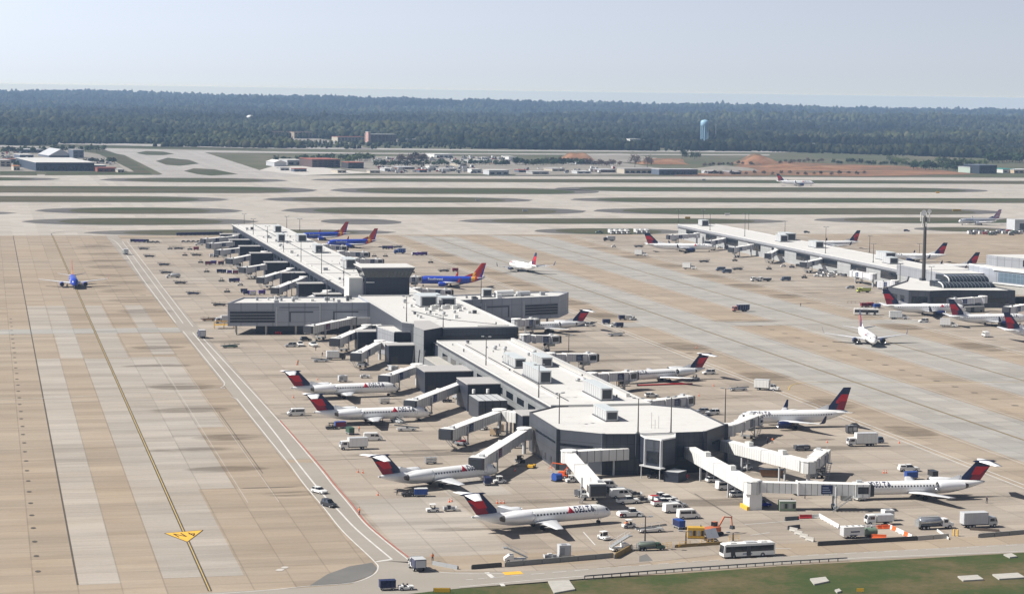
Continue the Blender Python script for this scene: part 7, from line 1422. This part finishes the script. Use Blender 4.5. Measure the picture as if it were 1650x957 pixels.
ROWS = (((1130, 268), (1330, 262), 26, LEAFB, 'bare shrub-like tree along the edge of the clay field', 6), ((1340, 264), (1500, 268), 22, LEAFD, 'low dark tree on the far edge of the clay field', 7), ((1130, 281), (1400, 282), 20, LEAFB, 'bare bush-like tree in front of the clay field', 5), ((880, 262), (1000, 268), 18, LEAFB, 'bare tree round the spoil heap', 8), ((600, 270), (820, 266), 26, LEAFD, 'dark tree between the rows of the far lots', 8), ((440, 262), (600, 256), 14, LEAFD, 'dark tree behind the red-topped car park', 9), ((20, 270), (190, 262), 18, LEAFD, 'dark tree between the far left hangars', 8), ((828, 267), (940, 265), 22, LEAFD, 'dark shrub-like tree in the row behind the lots', 9), ((1470, 272), (1570, 276), 16, LEAFD, 'tree in the belt left of the dark works building', 12), ((1590, 262), (1650, 262), 14, LEAFD, 'tree in the belt behind the sheds at the far right', 13), ((1510, 262), (1590, 268), 14, LEAFL, 'pale tree in the rough ground left of the works building', 10), ((555, 262), (600, 258), 9, LEAFL, 'tree among the red-roofed canopy buildings', 11), ((0, 247), (170, 244), 18, LEAFD, 'tree behind the hangars at the far left', 10), ((640, 262), (690, 258), 8, LEAFB, 'bare tree in the vehicle lots', 11))
for (xa, ya), (xb, yb), n, lf, lab, h_ in ROWS:
    for i in range(n):
        u = (i + .5)/n; p = G(xa + (xb-xa)*u + rr.uniform(-2, 2), ya + (yb-ya)*u + rr.uniform(-1.4, 1.4)); k = i % 3
        place(proto(('rowtree', lf.name, k), v_tree(50 + k, lf, 11, 6, 150, 1.5), True), 'tree', lab, 'tree', lab.replace('tree', 'trees').replace('shrub-like ', ''), (p.x, p.y, 0), rr.uniform(0, 360), h_/11*rr.uniform(.8, 1.2))
# the forest beyond: one mass
def forest():
    rng = np.random.default_rng(3)
    def ico(sub):
        bm = bmesh.new(); bmesh.ops.create_icosphere(bm, subdivisions=sub, radius=1); bm.verts.index_update(); v = np.array([q.co[:] for q in bm.verts]); f = np.array([[q.index for q in p.verts] for p in bm.faces]); bm.free(); return v, f
    vA, fA = ico(2); vB, fB = ico(1); VS = []; FS = []; CS = []; off = 0
    pal = np.array([(.024, .034, .022), (.03, .042, .026), (.045, .055, .03), (.072, .08, .036), (.09, .09, .05), (.082, .064, .046), (.10, .085, .068), (.02, .028, .022)])
    def zone(d0, d1, dens, smin, smax, hi):
        nonlocal off
        area_n = int((d1 - d0)*((d0 + d1)/2*.62)*dens); d = rng.uniform(d0, d1, area_n); lat = rng.uniform(-.31, .31, area_n)*d*1.02
        X_, Y_ = world_xy(d, lat); lim = 3075 + 25*np.sin(X_*.011) + 14*np.sin(X_*.037)
        lim = np.where(X_ > 1180, np.maximum(2650, 3075 - (X_ - 1180)*1.1), lim)
        keep = Y_ > lim; low = np.ones(area_n)
        cl = fbm(X_, Y_, 160, 3, 9); keep &= (cl > -.5)
        # clearings where the photograph shows buildings
        for (px, py), rx, ry in (((470, 224), 75, 130), ((566, 229), 55, 90), ((618, 231), 45, 70), ((1030, 238), 38, 70), ((660, 230), 45, 60), ((572, 235), 18, 110), ((1136, 231), 14, 40), ((1112, 224), 16, 60)):
            p = G(px, py); q = (np.abs(X_ - p.x) < rx) & (Y_ < p.y + 25); keep &= ~(q & ((Y_ > p.y - ry) | (rng.random(area_n) < .6))); low = np.where(q, .5, low)
        low = low[keep]; d, lat, X_, Y_ = d[keep], lat[keep], X_[keep], Y_[keep]; n = len(d); z = hgt(d, lat) - .7
        hgt_ = low*rng.uniform(smin, smax, n)*np.clip(1 + .28*fbm(X_, Y_, 90, 2, 4) + .3*fbm(X_, Y_, 330, 2, 6), .45, 1.7); wid = hgt_*rng.uniform(.32, .5, n)
        v0, f0 = (vA, fA) if hi else (vB, fB); nv = len(v0)
        ph = rng.uniform(0, 6.28, (n, 1)); lump = 1 + .22*np.sin(v0[None, :, 0]*4 + ph) * np.cos(v0[None, :, 1]*5 + ph*1.7) + .18*np.sin(v0[None, :, 2]*7 + ph*2.3) + rng.normal(0, .10, (n, nv))
        sc = np.stack([wid, wid, hgt_*.5], -1)[:, None, :]
        P_ = v0[None]*lump[..., None]*sc + np.stack([X_, Y_, z + hgt_*.5], -1)[:, None, :]
        tone = np.clip((fbm(X_, Y_, 230, 3, 2) + rng.normal(0, .8, n))*.9 + 2.6, 0, 7.4).astype(int); col = pal[tone]*rng.uniform(.6, 1.35, (n, 1))*.58*np.clip(1 + .55*fbm(X_, Y_, 420, 3, 7), .45, 2.0)[:, None]
        VS.append(P_.reshape(-1, 3)); FS.append((f0[None] + (np.arange(n)*nv)[:, None, None] + off).reshape(-1, 3)); CS.append(np.repeat(col, nv, 0)); off += n*nv
    zone(3050, 4300, .0075, 7, 14, True); zone(4300, 6200, .0032, 12, 20, False); zone(6200, 9500, .0011, 14, 24, False); zone(9500, 13800, .0005, 18, 28, False)
    V_ = np.concatenate(VS); F_ = np.concatenate(FS); C_ = np.concatenate(CS)
    me = bpy.data.meshes.new('forest'); me.vertices.add(len(V_)); me.vertices.foreach_set('co', V_.ravel()); me.loops.add(F_.size); me.loops.foreach_set('vertex_index', F_.ravel().astype(np.int32)); me.polygons.add(len(F_)); me.polygons.foreach_set('loop_start', np.arange(0, F_.size, 3, dtype=np.int32)); me.update(calc_edges=True)
    at = me.color_attributes.new('tint', 'FLOAT_COLOR', 'POINT'); at.data.foreach_set('color', np.concatenate([C_, np.ones((len(C_), 1))], 1).ravel())
    m, nt, b = nodes('forest_leaves'); a = nt.nodes.new('ShaderNodeVertexColor'); a.layer_name = 'tint'; L(nt, a.outputs[0], b.inputs['Base Color']); b.inputs['Roughness'].default_value = 1; b.inputs['Specular IOR Level'].default_value = .05
    me.materials.append(m); o = link(bpy.data.objects.new('forest', me)); tag(o, 'hazy spring woods stretching to the horizon', 'forest', None, 'stuff'); print('forest faces', len(F_))
forest()
# ------------------------------------------------------------------ light, air, camera
sd = Vector((.985, -.135, -1.0)).normalized()
su = bpy.data.lights.new('sun', 'SUN'); su.energy = SUN_E; su.angle = rad(.5); su.color = (1, .955, .89); so = link(bpy.data.objects.new('sun', su)); so.rotation_euler = sd.to_track_quat('-Z', 'Y').to_euler()
w = bpy.data.worlds.new('World'); SC.world = w; w.use_nodes = True; nt = w.node_tree; sky = nt.nodes.new('ShaderNodeTexSky'); sky.sky_type = 'NISHITA'; sky.sun_disc = False
sky.sun_elevation = math.asin(-sd.z); sky.sun_rotation = math.atan2(-sd.x, -sd.y); sky.altitude = 300; sky.air_density = AIR; sky.dust_density = DUST; sky.ozone_density = 1
tc = nt.nodes.new('ShaderNodeTexCoord'); vm = nt.nodes.new('ShaderNodeVectorMath'); vm.operation = 'ADD'; vm.inputs[1].default_value = (0, 0, LIFT); L(nt, tc.outputs['Generated'], vm.inputs[0]); vn = nt.nodes.new('ShaderNodeVectorMath'); vn.operation = 'NORMALIZE'; L(nt, vm.outputs[0], vn.inputs[0]); L(nt, vn.outputs[0], sky.inputs[0])
hs = nt.nodes.new('ShaderNodeHueSaturation'); hs.inputs['Saturation'].default_value = SAT; hs.inputs['Value'].default_value = 1.0; L(nt, sky.outputs[0], hs.inputs['Color']); sz = nt.nodes.new('ShaderNodeSeparateXYZ'); L(nt, tc.outputs['Generated'], sz.inputs[0])
zz = math_(nt, 'DIVIDE', math_(nt, 'SUBTRACT', sz.outputs[2], .045), .09); g1 = math_(nt, 'POWER', 2.71828, math_(nt, 'MULTIPLY', math_(nt, 'MULTIPLY', zz, zz), -1.0))   # bright hazy belt low in the sky
azd = nt.nodes.new('ShaderNodeVectorMath'); azd.operation = 'DOT_PRODUCT'; azd.inputs[1].default_value = (-.99, .136, 0); L(nt, tc.outputs['Generated'], azd.inputs[0])
gain = math_(nt, 'MULTIPLY', math_(nt, 'MULTIPLY_ADD', g1, GAIN1, 1.0), math_(nt, 'POWER', 2.71828, math_(nt, 'MULTIPLY', math_(nt, 'MULTIPLY', azd.outputs['Value'], AZ), g1)))
g2 = math_(nt, 'MULTIPLY', math_(nt, 'SUBTRACT', math_(nt, 'POWER', 2.71828, math_(nt, 'MULTIPLY', math_(nt, 'MINIMUM', math_(nt, 'DIVIDE', 3.5, math_(nt, 'MAXIMUM', sz.outputs[2], 1e-5)), 14500.0), HAZE_D)), 1.0), math_(nt, 'GREATER_THAN', sz.outputs[2], -.03))
kv = nt.nodes.new('ShaderNodeCombineXYZ'); [L(nt, math_(nt, 'MULTIPLY_ADD', g2, GAIN2[q], 1.0*(1.03, .975, 1.0)[q]), kv.inputs[q]) for q in range(3)]
gv = nt.nodes.new('ShaderNodeVectorMath'); gv.operation = 'SCALE'; L(nt, hs.outputs[0], gv.inputs[0]); gw = nt.nodes.new('ShaderNodeVectorMath'); gw.operation = 'MULTIPLY'; L(nt, gv.outputs[0], gw.inputs[0]); L(nt, kv.outputs[0], gw.inputs[1]); L(nt, gw.outputs[0], nt.nodes['Background'].inputs[0])
L(nt, gain, gv.inputs['Scale']); nt.nodes['Background'].inputs[1].default_value = SKY_E
mb = MB(); mb.box(-9000, 16000, -5000, 19500, -3.0, 103.5, WHITE); hz = structure('haze', mb); hz['kind'] = 'stuff'; hz['label'] = 'thin blue haze lying over the airfield'; hz['category'] = 'haze'
hm = bpy.data.materials.new('haze'); hm.use_nodes = True; hn = hm.node_tree; hn.nodes.clear(); ho = hn.nodes.new('ShaderNodeOutputMaterial'); hv = hn.nodes.new('ShaderNodeVolumePrincipled'); hv.inputs['Color'].default_value = HAZE_C; hv.inputs['Density'].default_value = HAZE_D; hv.inputs['Anisotropy'].default_value = 0
hn.links.new(hv.outputs[0], ho.inputs['Volume']); hz.data.materials.clear(); hz.data.materials.append(hm)
ca = bpy.data.cameras.new('camera'); ca.sensor_width = 36; ca.lens = FPX*36/1650; ca.clip_start = 1; ca.clip_end = 60000
co = link(bpy.data.objects.new('camera', ca)); co.matrix_world = Matrix.Translation((CAMX, CAMY, CH)) @ (Matrix.Rotation(-YAW, 3, 'Z') @ Matrix.Rotation(math.pi/2 - _pitch, 3, 'X') @ Matrix.Rotation(_roll, 3, 'Z')).to_4x4()
SC.camera = co
SC.view_settings.view_transform = 'Standard'; SC.view_settings.look = 'None'; SC.view_settings.exposure = EXPO; SC.view_settings.gamma = 1
SC.render.filter_size = 1.1; SC.cycles.use_denoising = True; SC.cycles.max_bounces = 4; SC.cycles.diffuse_bounces = 1; SC.cycles.glossy_bounces = 2; SC.cycles.volume_bounces = 0; SC.cycles.transmission_bounces = 2
try: SC.cycles.denoiser = 'OPENIMAGEDENOISE'; SC.cycles.denoising_prefilter = 'ACCURATE'
except Exception: pass
